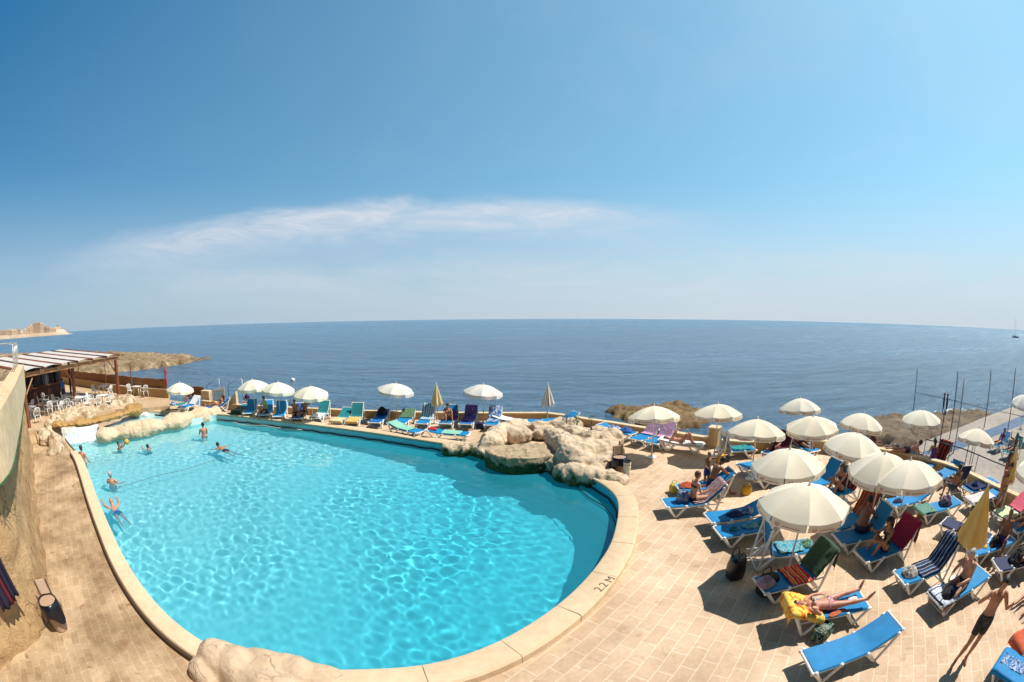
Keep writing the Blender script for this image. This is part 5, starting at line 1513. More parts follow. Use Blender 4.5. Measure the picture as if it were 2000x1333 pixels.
# ================================================================ rocky ground by the sea
def rocky_ground(name, label, cat, poly, z_low, z_high, res, m, amp=.3, freq=.35, edge=2.0, seed=0, kind='structure', step=0):
    P = smooth_poly(resample([Vector(p) for p in poly], 1.0 if res < 1 else 4.0), 1)
    xs = [p.x for p in P]; ys = [p.y for p in P]
    X, Y = np.meshgrid(np.arange(min(xs)-edge, max(xs)+edge, res), np.arange(min(ys)-edge, max(ys)+edge, res))
    # ragged shoreline
    jx = np.array([[noise.noise(Vector((x*freq*1.5, y*freq*1.5, seed+9))) for x, y in zip(r, s)] for r, s in zip(X, Y)])
    D = -poly_dist(X, Y, P)+jx*edge*.8
    t = np.clip((D+edge*.3)/(edge*1.3), 0, 1); t = t*t*(3-2*t)
    nz = np.array([[fbm((x, y, seed), freq, 5) for x, y in zip(r, s)] for r, s in zip(X, Y)])
    rid = np.array([[1-abs(noise.noise(Vector((x*freq*2.2, y*freq*2.2, seed+4))))*2 for x, y in zip(r, s)] for r, s in zip(X, Y)])
    Z = z_low-.6+(z_high-z_low+.6)*t+(nz*amp+rid*amp*.35)*np.clip(t*1.6, 0, 1)
    if step: Z = np.where(t > .2, np.floor(Z/step)*step+(Z % step)*.25, Z)
    ny, nx = X.shape; keep = D > -edge
    vid = -np.ones(X.shape, np.int64); vid[keep] = np.arange(keep.sum())
    q = np.stack([vid[:-1, :-1], vid[:-1, 1:], vid[1:, 1:], vid[1:, :-1]], -1).reshape(-1, 4); q = q[(q >= 0).all(1)]
    me = bpy.data.meshes.new(name); me.from_pydata(np.stack([X[keep], Y[keep], Z[keep]], -1).tolist(), [], q.tolist()); me.materials.append(m)
    me.polygons.foreach_set('use_smooth', [True]*len(me.polygons))
    o = link(name, me)
    return tag(o, label, cat, None, kind)
SPIT = stone('spit_rock', (.15, .095, .045), (.43, .32, .20), .95, .3, 1.3, 1.0, con=2.2)
SHELF = stone('shelf_rock', (.095, .068, .044), (.25, .185, .12), .9, .5, 2.6, 1.0, con=2.2)
OUTC = stone('outcrop_rock', (.12, .07, .03), (.32, .22, .11), .9, .6, 3, 1.0, con=2.2)
z = SEA_Z
def ap(lst, z): return [at(x, y, z).xy for x, y in lst]
rocky_ground('rocky_spit', 'low stony spit reaching out into the sea at left', 'rocks', ap([(-40, 694), (40, 694), (120, 692), (200, 692), (290, 693), (380, 698), (397, 702), (360, 712), (320, 718), (250, 727), (170, 738), (100, 750), (30, 760), (-30, 745)], z), z, z+.75, .55, SPIT, .6, .42, 4, 2)
rocky_ground('sunken_reef', 'dark reef just breaking the surface at the tip of the spit', 'rocks', ap([(350, 703), (400, 699), (424, 700), (405, 704), (360, 708)], z), z-.3, z+.25, .6, SHELF, .3, .3, 2.5, 5)
rocky_ground('sea_outcrop', 'brown eroded rock outcrop in the sea behind the slanting wall', 'rocks', ap([(1168, 808), (1200, 800), (1240, 797), (1300, 797), (1345, 797), (1385, 806), (1392, 828), (1370, 840), (1320, 845), (1260, 838), (1215, 825)], z), z, z+.5, .2, OUTC, .42, .7, 1.2, 11, step=.22)
rocky_ground('rock_shelf', 'wide dark brown rock shelf at the sea edge on the right', 'rocks', ap([(1640, 832), (1690, 818), (1735, 815), (1790, 812), (1840, 806), (1900, 806), (1960, 815), (2010, 806), (2060, 800), (2080, 840), (1990, 860), (1900, 890), (1800, 895), (1730, 890), (1690, 875)], z+.4), z, z+.95, .25, SHELF, .16, .5, 2.0, 17, step=.16)
m, nt, N, L, b = _new('sea_foam'); g = NT(nt); oc = g.tc('Object')
b.inputs['Base Color'].default_value = (.8, .84, .86, 1); tr = N.new('ShaderNodeBsdfTransparent'); ms = N.new('ShaderNodeMixShader')
sp = g.sep(N.new('ShaderNodeUVMap').outputs[0])
L.new(g.m('MULTIPLY', g.mr(g.noise(oc, .9, 6, .7), .48, .62), g.m('MULTIPLY', g.mr(sp[1], 0, .3), g.mr(sp[1], 1, .6))), ms.inputs[0]); L.new(tr.outputs[0], ms.inputs[1]); L.new(b.outputs[0], ms.inputs[2]); L.new(ms.outputs[0], N['Material Output'].inputs[0])
P1 = ap([(1825, 803), (1850, 800), (1880, 797), (1905, 800), (1935, 808), (1965, 812)], z+.15); P2 = ap([(1825, 807), (1850, 806), (1880, 805), (1905, 807), (1935, 813), (1965, 818)], z+.15)
def fn(u, w):
    i = min(int(u*5), 4); t = u*5-i; a = P1[i].lerp(P1[i+1], t); b_ = P2[i].lerp(P2[i+1], t); p = a.lerp(b_, w); return Vector((p.x, p.y, z+.22))
tag(MB().grid(fn, 30, 6).build('surf', m), 'white surf breaking along the rock shelf', 'surf', kind='stuff')
# concrete platform with a blue strip, its fence
CONC = stone('grey_concrete', (.29, .25, .21), (.36, .315, .27), .85, .3, 3, .15, pits=False)
pz = -.55
cp = ap([(1780, 872), (1850, 845), (1920, 816), (1985, 792), (2060, 765)], pz)+[Vector((40, 8)), Vector((38, -8)), Vector((15.5, -6)), Vector((13.6, 2.4))]+ap([(1985, 985), (1930, 960), (1880, 935), (1820, 915)], pz)
if area(cp) < 0: cp = cp[::-1]
MBc = MB(); MBc.prism([tuple(p) for p in cp], pz-2.2, pz); tag(MBc.build('concrete_platform', CONC), 'grey concrete platform beyond the wall on the right', 'platform', kind='structure')
bs = ap([(1798, 884), (2030, 796), (2042, 808), (1812, 897)], pz)
if area(bs) < 0: bs = bs[::-1]
MBs = MB(); MBs.add([(p.x, p.y, pz+.004) for p in bs], [tuple(range(len(bs)))]); tag(MBs.build('blue_strip', mat('blue_paint', (.05, .10, .19), .8, .2, 1.2)), 'faded blue painted strip on the concrete platform', 'marking', kind='structure')
STEEL = mat('dark_steel', (.035, .045, .07), .5); PALE = mat('pale_pole', (.35, .36, .36), .5)
fence = thing('tall_fence', 'dark tall poles with slack wires round the concrete platform', 'fence', (0, 0, 0))
def pole(bx, by, tx, ty, zb, m_=STEEL, r=.035, parent=fence, nm='post'):
    g_ = at(bx, by, zb); zt = top_of(g_, tx, ty); MB().tube([(g_.x, g_.y, zb), (g_.x, g_.y, zt)], r, 6).build(nm, m_, parent, True); return g_, zt
PL = [pole(1783, 806, 1790, 720, -1.3), pole(1854, 858, 1868, 726, pz), pole(1922, 836, 1930, 722, pz), pole(1968, 842, 1980, 719, pz)]
pole(1832, 882, 1843, 800, pz)
pole(1862, 885, 1876, 738, pz, PALE, .04)
def wire(pts, r, nm, m_=STEEL, parent=fence): return MB().tube(pts, r, 5).build(nm, m_, parent, True)
def onpl(i, px, py): g_, zt = PL[i]; return Vector((g_.x, g_.y, top_of(g_, px, py)))
q = at(2040, 840, pz)
wire([onpl(0, 1787, 767), onpl(1, 1864, 783), onpl(2, 1925, 799), onpl(3, 1972, 808), Vector((q.x, q.y, top_of(q, 2040, 825)))], .022, 'wire')
rl = thing('wall_railing', 'low dark rail along the platform side of the right hand wall', 'railing', (0, 0, 0))
off = [Vector(p)+Vector((.55, .25)) for p in W2[6:]]
off = resample(off, 1.0, False)
wire([(p.x, p.y, 1.02) for p in off], .024, 'rail', STEEL, rl)
for p in off[::3]: wire([(p.x, p.y, pz), (p.x, p.y, 1.02)], .022, 'post', PALE, rl)
g1 = thing('goal_frame', 'pale thin metal frame standing on the concrete platform', 'frame', (0, 0, 0))
a = at(1882, 970, pz); b_ = at(1893, 985, pz)
for (bx, by, tx, ty) in [(1880, 925, 1889, 868), (1889, 925, 1902, 870)]: pole(bx, by, tx, ty, pz, STEEL if bx < 1885 else PALE, .025, g1, 'upright')
a0, a1 = at(1880, 925, pz), at(1889, 925, pz)
wire([Vector((a0.x, a0.y, top_of(a0, 1889, 868))), Vector((a1.x, a1.y, top_of(a1, 1902, 870)))], .02, 'crossbar', PALE, g1)
# ================================================================ headland with a town, boats
def sea_pt(px, d):      # bearing from a pixel on the horizon line, distance in metres
    r_ = ray(px, 652); a = math.atan2(r_[0], r_[1]); return Vector((math.sin(a)*d, math.cos(a)*d, SEA_Z))
HEAD = stone('headland_rock', (.42, .30, .20), (.54, .42, .30), .95, .02, .09, .6, pits=False)
D0 = 1450
hp_ = [sea_pt(x, d).xy for x, d in [(-60, 1150), (0, 1220), (40, 1300), (80, 1380), (115, 1430), (141, 1480), (132, 1560), (80, 1640), (0, 1700), (-80, 1600)]]
rocky_ground('headland', 'low pale headland carrying a small town far across the water', 'headland', hp_, SEA_Z, SEA_Z+8, 9, HEAD, 2.2, .01, 45, 3)
BW = [mat('far_wall_%d' % k, c, .9, .06, .05) for k, c in enumerate([(.52, .37, .26), (.60, .46, .33), (.44, .31, .22), (.56, .42, .34), (.64, .53, .42)])]
WIN = mat('far_window', (.10, .07, .06), .6)
def building(px, d, w, dep, h, k, label, zb=5.0, name='town_building'):
    p = sea_pt(px, d); rz = math.atan2(-p.x, p.y)
    b = MB(); b.box((0, 0, h/2-4), (w, dep, h+8)); b.box((0, 0, h+.6), (w*.96, dep*.96, 1.2)); b.box((w*.2, 0, h+2.6), (w*.25, dep*.4, 3)); b.cur = 1
    fl = max(2, int(h/3.3)); cols = max(2, int(w/4.5)); wb = b
    for i in range(fl):
        for j in range(cols):
            wb.box((-w/2+(j+.5)*w/cols, -dep/2-.05, 1.9+i*h/fl), (w/cols*.5, .3, h/fl*.5))
    o = b.build(name, [BW[k % 5], WIN]); o.location = (p.x, p.y, SEA_Z+zb); o.rotation_euler.z = rz
    return tag(o, label, 'building', 'buildings of the town on the headland')
hs_ = [(2, 1290, 26, 20, 21, 2), (9, 1320, 24, 18, 18, 1), (15, 1300, 22, 18, 23, 0), (21, 1340, 26, 20, 22, 3), (28, 1330, 24, 20, 20, 1), (34, 1350, 24, 18, 23, 2), (40, 1370, 22, 18, 14, 4), (47, 1400, 26, 20, 20, 1),
       (53, 1410, 24, 20, 26, 0), (59, 1420, 24, 20, 34, 1), (65, 1440, 28, 20, 41, 3), (72, 1440, 28, 22, 45, 2), (79, 1450, 26, 20, 41, 1), (85, 1460, 24, 18, 33, 0), (91, 1460, 24, 18, 25, 2), (97, 1470, 26, 18, 22, 3), (104, 1480, 26, 18, 20, 1)]
nm_ = ['leftmost brown block of flats on the far headland', 'low tan block beside the leftmost block on the headland', 'dark brown block third from the left edge on the headland', 'pinkish block fourth from the left on the headland', 'pale tan block fifth from the left on the headland', 'tall brown block ending the left cluster of the headland town', 'low pale house in the gap between the two town clusters', 'tan block at the left foot of the tall town cluster', 'sandy block second from left in the tall town cluster', 'pale block rising towards the top of the tall town cluster', 'pinkish tower just left of the highest block on the headland', 'highest brown block crowning the headland town', 'pale tower just right of the highest block on the headland', 'sandy block stepping down right of the town summit', 'brown block right of the stepping sandy block on the headland', 'pinkish long block left of the fortress on the headland', 'tan block right beside the fortress on the headland']
for q, l in zip(hs_, nm_): building(q[0], q[1], q[2], q[3], q[4]*.70, q[5], l)
p = sea_pt(118, 1490); rz = math.atan2(-p.x, p.y)
t = thing('sea_fortress', 'pale sloping fortress at the tip of the headland', 'fortress', (p.x, p.y, SEA_Z+3), rz, None)
b = MB(); b.add([(-46, -15, -4), (36, -15, -4), (36, 15, -4), (-46, 15, -4), (-40, -11, 13), (14, -11, 13), (14, 11, 13), (-40, 11, 13)], [(0, 1, 5, 4), (1, 2, 6, 5), (2, 3, 7, 6), (3, 0, 4, 7), (4, 5, 6, 7)]); b.build('rampart', BW[4], t)
MB().box((-8, 0, 17), (22, 14, 9)).build('keep', BW[1], t); MB().box((-12, -1, 23), (5, 5, 5)).build('tower', mat('far_red', (.25, .08, .06), .8), t); MB().box((22, 0, 10), (5, 5, 9)).build('watchtower', BW[2], t)
for k, (px, d) in enumerate([(6, 1225), (16, 1250)]):
    p = sea_pt(px, d); 
p = sea_pt(20, 455); t = thing('motor_boat', 'small white motor boat off the spit at far left', 'boat', (p.x, p.y, SEA_Z), 1.2)
b = MB(); b.add([(-2, -.8, -.2), (1.6, -.8, -.2), (2.6, 0, .2), (1.6, .8, -.2), (-2, .8, -.2), (-2.1, -1, .8), (1.7, -1, .8), (3, 0, 1), (1.7, 1, .8), (-2.1, 1, .8)], [(0, 1, 6, 5), (1, 2, 7, 6), (2, 3, 8, 7), (3, 4, 9, 8), (4, 0, 5, 9), (5, 6, 7, 8, 9), (4, 3, 2, 1, 0)]); b.build('hull', WHITE, t)
MB().box((-.2, 0, 1.2), (1.4, 1.4, .9), 0, .2).build('cabin', WHITE, t)
p = sea_pt(1983, 520); t = thing('sailing_yacht', 'dark hulled sailing yacht with bare mast near the right horizon', 'yacht', (p.x, p.y, SEA_Z), math.atan2(-p.x, p.y)+.15)
b = MB(); pr = [(-5, .9), (-4.6, 1.3), (0, 1.6), (3, 1.0), (5.3, .02)]
v = []; f = []
for x, w in pr: v += [(x, -w*.6, -.3), (x, -w, 1.1+.04*max(x, 0)), (x, w, 1.1+.04*max(x, 0)), (x, w*.6, -.3)]
for i in range(4):
    for j in range(3): f.append((4*i+j, 4*i+4+j, 4*i+5+j, 4*i+1+j))
f.append((0, 1, 2, 3)); b.add(v, f); b.build('hull', mat('navy_hull', (.012, .03, .08), .4), t)
MB().box((-.3, 0, 1.5), (3.6, 1.5, .7), 0, .2).build('cabin', mat('yacht_cabin', (.3, .32, .36), .5), t); MB().tube([(.4, 0, 1), (.4, 0, 19)], [.13, .08], 6).build('mast', mat('mast_grey', (.30, .32, .38), .4), t); MB().tube([(.4, 0, 2.9), (-4.4, 0, 2.7)], .16, 6).build('boom', mat('sail_cover', (.10, .07, .05), .8), t)
MB().tube([(5.2, 0, 1.2), (.4, 0, 18.5)], .03, 4).build('forestay', STEEL, t); MB().tube([(-4.9, 0, 1.2), (.4, 0, 18.8)], .03, 4).build('backstay', STEEL, t)
p = at(572, 744, SEA_Z); t = MB(); t.ball((0, 0, .1), (.33, .33, .30), 12, 8); o = t.build('buoy', WHITE, None, True); o.location = p; tag(o, 'small white buoy floating beyond the far parasols', 'buoy')
# plants on the fountain rock
LEAF = mat('leaf_green', (.05, .09, .03), .6, .4, 20); STEM = mat('stem_brown', (.10, .07, .04), .8)
def plant(px, py, z, h, label, n=26, sp=.16, seed=0):
    p = at(px, py, z); t = thing('shrub', label, 'plant', (p.x, p.y, z)); r_ = random.Random(seed)
    st = MB(); lf = MB()
    for k in range(3):
        a = r_.uniform(0, 6.28); e = Vector((math.cos(a)*sp*.4*k, math.sin(a)*sp*.4*k, h*(1-.2*k))); st.tube([(0, 0, -.15), e*.5, e], [.014, .01, .006], 5)
    for k in range(n*3):
        c = Vector((r_.gauss(0, sp*.5), r_.gauss(0, sp*.5), h*r_.uniform(.15, 1.05))); d = Vector((r_.gauss(0, 1), r_.gauss(0, 1), r_.gauss(.4, .6))).normalized(); s_ = d.orthogonal().normalized()*.022
        lf.add([c-s_, c+d*.05-s_*.2+Vector((0, 0, .01)), c+d*.10, c+s_], [(0, 1, 2, 3)])
    st.build('stem', STEM, t); lf.build('foliage', LEAF, t); return t
plant(1106, 826, .85, .35, 'small grey green plant at the left rear of the rock formation', 20, .2, 1)
plant(1126, 829, .85, .32, 'low green tuft in the middle rear of the rock formation', 16, .18, 2)
plant(1155, 848, .85, .75, 'thin upright green sapling in a hollow of the rock formation', 20, .12, 3)
# ================================================================ sun loungers: right hand deck
LG = 'sun loungers on the right hand deck'; FG = 'sun loungers along the far rim of the pool'
RL = [
 ('r1', (1297, 982), (1390, 974), 42, BLUE, 'blue lounger holding the woman in black bikini, burgundy striped towel on its raised back'),
 ('r2', (1325, 953), (1412, 944), 34, BLUE, 'blue lounger beside the boy, with the dark haired man seated on it'),
 ('r3', (1383, 1011), (1472, 998), 20, BLUE, 'blue lounger with a blue and white print cloth left of the nearest open parasol'),
 ('r4', (1402, 1039), (1500, 1022), 14, BLUE, 'blue lounger with small green and turquoise clothes under the nearest open parasol'),
 ('r5', (1585, 1064), (1436, 1081), 78, BLUE, 'blue lounger with back bolt upright, turquoise patterned towel on the seat'),
 ('r6', (1484, 1143), (1595, 1112), 50, BLUE, 'blue lounger with dark green towel over its back, red striped towel on it'),
 ('r7', (1690, 1169), (1512, 1203), 20, BLUE, 'blue lounger carrying the sunbathing woman on a yellow towel'),
 ('r8', (1577, 1292), (1752, 1225), 18, BLUE, 'empty bright blue lounger nearest the camera at the bottom edge'),
 ('r9', (1636, 1052), (1697, 1039), 66, BLUE, 'blue lounger with steep back beside the man turning his bare back'),
 ('r10', (1681, 1086), (1746, 1065), 52, BLUE, 'blue lounger with a crimson towel hung over its raised back'),
 ('r11', (1757, 1128), (1842, 1098), 56, BLUE, 'blue lounger covered by the navy striped towel'),
 ('r12', (1826, 1170), (1922, 1118), 6, BLUE, 'blue lounger under the seated grey haired man'),
 ('r13', (1953, 1287), (2020, 1330), 8, BLUE, 'lounger with a blue towel printed in white at the lower right corner'),
 ('r14', (1990, 1262), (2060, 1215), 8, BLUE, 'lounger covered in orange red cloth at the right edge'),
 ('r15', (1695, 960), (1746, 950), 3, BLUE, 'flat blue lounger with a folded white cloth at its foot, right of the nearest parasol'),
 ('r16', (1738, 983), (1800, 969), 22, BLUE, 'blue lounger with slightly raised back in front of the twin parasols'),
 ('r17', (1795, 998), (1852, 984), 4, BLUE, 'blue lounger with a pale green patterned towel on its foot end'),
 ('r18', (1843, 1016), (1893, 1036), 0, NAVYC, 'lounger, shade painted into its dark cover, with the child sitting on it'),  # shade is painted into the cover's dark navy
 ('r20', (1828, 932), (1873, 911), 18, BLUE, 'empty blue lounger beside the right hand wall behind the twin parasols'),
 ('r21', (1888, 956), (1920, 946), 4, BLUE, 'blue lounger with a navy towel bearing a pale ring, by the right hand wall'),
 ('r22', (1892, 978), (1938, 966), 4, BLUE, 'blue lounger with a white patterned towel behind the folded yellow parasol'),
 ('r23', (1896, 1075), (1940, 1062), 2, BLUE, 'blue lounger with sun things on its foot, below the folded yellow parasol'),
 ('r24', (1977, 1032), (2026, 1010), 6, BLUE, 'blue lounger end at the right edge beside the bald man'),
 ('r25', (1950, 1008), (2002, 986), 22, WSLING, 'lounger with a light green towel and a rose pink towel over its back'),
 ('r26', (1946, 1103), (2004, 1090), 3, NAVYC, 'dark navy lounger with black bags in the shade at the right edge'),
 ('r27', (1631, 919), (1690, 909), 0, BLUE, 'flat blue lounger half hidden behind the parasol left of the twin parasols'),
 ('r28', (1643, 890), (1656, 876), 4, BLACKC, 'white framed lounger with dark cover seen from its end beside the sea wall'),
 ('r29', (1447, 911), (1500, 902), 0, BLUE, 'empty flat blue lounger foot left of the middle parasol'),
 ('r30', (1473, 931), (1535, 923), 0, BLUE, 'blue lounger with a dark blue bag, below the middle parasol'),
 ('r31', (1473, 874), (1381, 880), 70, BLUE, 'blue lounger with a teal towel and upright white covered back near the pier'),
 ('r32', (1374, 869), (1303, 862), 8, WSLING, 'white lounger carrying the woman who reads with knees raised'),
 ('r33', (1240, 858), (1261, 850), 48, BLUE, 'blue lounger with lilac towel on its back, nearer the rock formation'),
 ('r34', (1272, 865), (1293, 855), 48, BLUE, 'blue lounger with lilac towel on its back, nearer the reading woman'),
 ('r35', (1238, 847), (1183, 836), 12, BLUE, 'blue lounger heaped with blue towels behind the rock formation'),
 ('r42', (1808, 908), (1838, 896), 58, BLUE, 'lounger with a red and black striped towel over its high back at the wall'),
 ('r43', (1592, 881), (1567, 870), 10, BLUE, 'blue lounger against the sea wall with a person lying low on it'),
 ('r44', (1606, 967), (1648, 956), 55, BLUE, 'lounger showing a rust striped towel over its back right of the nearest parasol'),
 ('r45', (1624, 1028), (1676, 1010), 62, BLUE, 'lounger with a round topped orange striped towel behind the man turning his back'),
 ('r46', (1562, 949), (1601, 940), 58, BLUE, 'blue lounger with raised bare back right of the middle parasol'),
 ('r47', (1500, 886), (1524, 873), 44, BLUE, 'lounger with a dark maroon towel over its back behind the teal towel parasol'),
 ('r40', (1938, 870), (1966, 861), 40, BLUE, 'blue lounger in the shaded group beyond the right hand wall'),
 ('r41', (1962, 884), (1994, 873), 50, TEAL, 'teal lounger in the shaded group beyond the right hand wall'),
]
for k, f_, h_, a_, s_, l_ in RL: lounger(k, f_, h_, a_, s_, l_, LG, -.54 if k in ('r40', 'r41') else 0.0)
FL = [
 ('f1', (316, 791), (350, 790), 2, TEAL, 'teal lounger seen side on under the leftmost parasol'),
 ('f2', (352, 796), (388, 787), 38, BLUE, 'blue lounger with a white towel on its raised back, right of the leftmost parasol'),
 ('f3', (400, 795), (440, 792), 34, BLUE_SHADE, 'blue lounger holding the reclining sunbather by the slatted gate'),
 ('f4', (460, 804), (480, 793), 6, TEAL, 'lounger draped with a dark green towel at the left of the far row'),
 ('f5', (484, 807), (496, 794), 42, BLUE, 'blue lounger with raised blue back next to the man in pale shirt'),
 ('f6', (514, 810), (526, 797), 42, BLUE, 'blue lounger with the man in pale shirt sitting on it'),
 ('f7', (543, 813), (553, 799), 46, BLUE, 'empty blue lounger between the pale shirted man and the tanned couple'),
 ('f8', (578, 817), (588, 804), 40, BLUE_SHADE, 'blue lounger, darkened as in shade, under the tanned pair by the third parasol from left'),
 ('f9', (614, 816), (632, 806), 54, TEAL, 'teal lounger with a white towel on its seat, right of the tanned pair'),
 ('f10', (655, 823), (676, 811), 28, TEAL, 'teal lounger with a cream towel over its foot'),
 ('f11', (686, 824), (700, 811), 60, TEAL, 'deep green lounger with high back and a yellow towel on its seat'),
 ('f12', (730, 825), (749, 811), 22, BLUE_SHADE, 'blue lounger with dark clothes heaped at the head'),
 ('f13', (780, 826), (798, 812), 22, BLUE, 'blue lounger with a dull green towel over the head end under a white parasol'),
 ('f14', (822, 827), (838, 814), 60, BLUE, 'blue lounger with a turquoise and white striped towel on its tall back'),
 ('f15', (868, 827), (882, 814), 52, BLUE, 'blue lounger with the woman sitting with knees drawn up'),
 ('f16', (908, 828), (921, 814), 46, BLUE_SHADE, 'lounger with a purple and blue towel right of the sitting woman'),
 ('f17', (958, 830), (968, 815), 46, BLUE, 'blue lounger with a white blue towel, last upright one before the rocks'),
 ('f18', (1024, 824), (985, 819), 14, BLUE, 'lounger with a long white towel between the far row and the rocks'),
 ('f19', (1029, 822), (1062, 821), 2, BLUE, 'flat blue lounger behind the rock formation'),
 ('f20', (1064, 823), (1086, 820), 20, BLUE, 'blue lounger below the striped folded parasol'),
 ('p1', (822, 843), (768, 832), 14, BLUE, 'low lounger with a mint towel at the pool rim, left of its neighbour'),
 ('p2', (916, 847), (838, 843), 10, BLUE, 'low lounger with a mint towel and red cloth at the pool rim, nearer the rocks'),
]
for k, f_, h_, a_, s_, l_ in FL: lounger(k, f_, h_, a_, s_, l_, FG, ymax=(21.75 if k[0] == 'f' and int(k[1:]) > 3 else None))
# folding beach chair
p = at(1871, 958, 0); t = thing('beach_chair', 'folding beach chair with dark navy back beside the right hand wall', 'chair', (p.x, p.y, 0), R(150))
def fn(u, w): return Vector(((u-.5)*.5, .05+.22*w, .42+.5*w-.02*math.sin(math.pi*w)))
o = MB().grid(fn, 6, 8).build('backrest', NAVYC, t, True); sd = o.modifiers.new('thickness', 'SOLIDIFY'); sd.thickness = .02
o = MB().grid(lambda u, w: Vector(((u-.5)*.5, -.42+.46*w, .40-.04*math.sin(math.pi*w))), 6, 6).build('seat', NAVYC, t, True); sd = o.modifiers.new('thickness', 'SOLIDIFY'); sd.thickness = .02
for s_ in (-1, 1):
    MB().tube([(s_*.27, .27, .94), (s_*.27, .05, .42), (s_*.27, -.35, .02)], .016, 6).build('leg', WHITE, t, True)
    MB().tube([(s_*.28, -.42, .40), (s_*.28, .05, .42), (s_*.28, .28, .02)], .016, 6).build('leg', WHITE, t, True)
MB().tube([(-.27, .27, .94), (.27, .27, .94)], .016, 6).build('top_bar', WHITE, t, True)
# ================================================================ parasols
for args in [
 ((350, 745), 2.05, 'cream parasol standing alone by the reed screen at far left', dict(RAD=.95, tilt=(0, 2))),
 ((493, 739), 2.2, 'leftmost of three cream parasols in a cluster behind the pale shirted man', dict(RAD=1.0, tilt=(3, -2))),
 ((542, 744), 2.15, 'middle of three clustered cream parasols behind the pale shirted man', dict(RAD=1.0, tilt=(0, 4))),
 ((606, 752), 2.05, 'rightmost of three clustered cream parasols, above the tanned pair', dict(RAD=1.0, tilt=(4, 3))),
 ((772, 746), 2.12, 'white parasol with one cream panel above the dark clothes lounger', dict(RAD=1.0, cloth=WHITEC, tilt=(2, 7), rise=.34)),
 ((943, 748), 2.12, 'white parasol with flapping rim right of the sitting woman', dict(RAD=1.0, cloth=WHITEC, tilt=(2, 5), rise=.36)),
]: parasol(args[0], args[1], args[2], group='open parasols along the far rim of the pool', **args[3])
for args in [
 ((1279, 789), 2.15, 'cream parasol above the two lilac towels', dict(tilt=(4, 8))),
 ((1404, 785), 2.2, 'cream parasol in front of the tall pier', dict(tilt=(0, 4))),
 ((1481, 814), 2.2, 'large cream parasol above the teal towel, right of the pier', dict(RAD=1.04, tilt=(5, 6))),
 ((1565, 774), 2.2, 'farthest cream parasol standing against open water at the wall', dict(RAD=.98, tilt=(2, 6))),
 ((1590, 809), 2.2, 'cream parasol just below the farthest one at the sea wall', dict(RAD=1.06, tilt=(-2, -3))),
 ((1687, 803), 2.2, 'cream parasol at the wall with the dark rock shelf behind it', dict(RAD=.96, tilt=(3, 6))),
 ((1803, 797), 2.25, 'cream parasol set against the rock shelf with a bare visible pole', dict(RAD=1.0, tilt=(0, 1))),
 ((1673, 840), 2.25, 'cream parasol over the white lounger seen from its end', dict(RAD=1.06, tilt=(4, 5))),
 ((1546, 871), 2.25, 'cream parasol mid deck with a raised blue lounger back at its right', dict(RAD=1.05, tilt=(0, 3))),
 ((1730, 879), 2.25, 'rear one of the twin overlapping cream parasols', dict(RAD=1.04, tilt=(0, -3))),
 ((1783, 893), 2.25, 'front one of the twin overlapping cream parasols', dict(RAD=1.06, tilt=(3, 6))),
 ((1582, 939), 2.25, 'nearest open cream parasol, lowest in the photo', dict(RAD=1.06, tilt=(0, 2))),
 ((1912, 833), 1.75, 'cream parasol over the platform beside the blue strip', dict(RAD=1.0, tilt=(4, 9), base=None)),
 ((2003, 768), 2.0, 'pale parasol cut by the right edge above the platform', dict(RAD=1.1, cloth=WHITEC, tilt=(0, -6))),
 ((2042, 884), 2.25, 'cream parasol cut by the right edge behind the two standing women', dict(RAD=1.08, tilt=(0, 0))),
]: parasol(args[0], args[1], args[2], marks=args[3].get('cloth') is None, rise=(.36, .40, .44)[args[0][0] % 3], turn=.2+.37*(args[0][0] % 7), group='open parasols on the right hand deck', **args[3])
closed_parasol((852, 748), 2.12, 'folded pale yellow parasol behind the striped towel lounger', .95, .26, PALEC)
closed_parasol((1070, 748), 2.12, 'folded white parasol with a dark stripe above the rocks', .95, .30, WHITEC, NAVYC)
closed_parasol((1932, 944), 2.3, 'big folded yellow parasol hanging among the right hand loungers', .98, .40, YELC)
closed_parasol((1989, 864), 2.2, 'slim folded yellow parasol by the right edge beyond the two women', 1.0, .17, YELC)
# ================================================================ towels
S = lambda n, st, **k: ramp_mat(n, st, **k)
T_BURG = S('towel_burgundy', [(0, (.13, .012, .03)), (.55, (.62, .50, .50))], axis='u', reps=11)
T_NAVY = S('towel_navy_stripe', [(0, (.010, .016, .05)), (.24, (.45, .47, .50)), (.30, (.016, .02, .05)), (.52, (.02, .10, .25)), (.72, (.50, .50, .50)), (.78, (.012, .015, .04))], axis='u', reps=2.5)
T_RED = S('towel_red_stripe', [(0, (.55, .05, .02)), (.2, (.65, .38, .08)), (.32, (.50, .03, .03)), (.5, (.60, .16, .16)), (.62, (.62, .42, .12)), (.75, (.48, .03, .03))], axis='v', reps=3.2)
T_YEL = S('towel_yellow_orange', [(0, (.72, .50, .10)), (.50, (.70, .46, .08)), (.62, (.70, .24, .02)), (.75, (.65, .12, .02))], kind='noise', scale=3.2)
T_TURQ = S('towel_turquoise_print', [(0, (.02, .22, .36)), (.38, (.03, .30, .42)), (.47, (.35, .52, .48)), (.55, (.03, .12, .18)), (.62, (.40, .45, .30)), (.7, (.05, .30, .42))], kind='noise', scale=7)
T_GREENP = S('towel_green_print', [(0, (.10, .26, .16)), (.42, (.24, .38, .28)), (.5, (.03, .05, .04)), (.57, (.20, .34, .22)), (.68, (.02, .14, .30))], kind='noise', scale=6)
T_WP = S('towel_white_print', [(0, (.62, .60, .64)), (.5, (.66, .64, .66)), (.58, (.30, .12, .20)), (.64, (.62, .6, .64)), (.74, (.55, .45, .15))], kind='noise', scale=9)
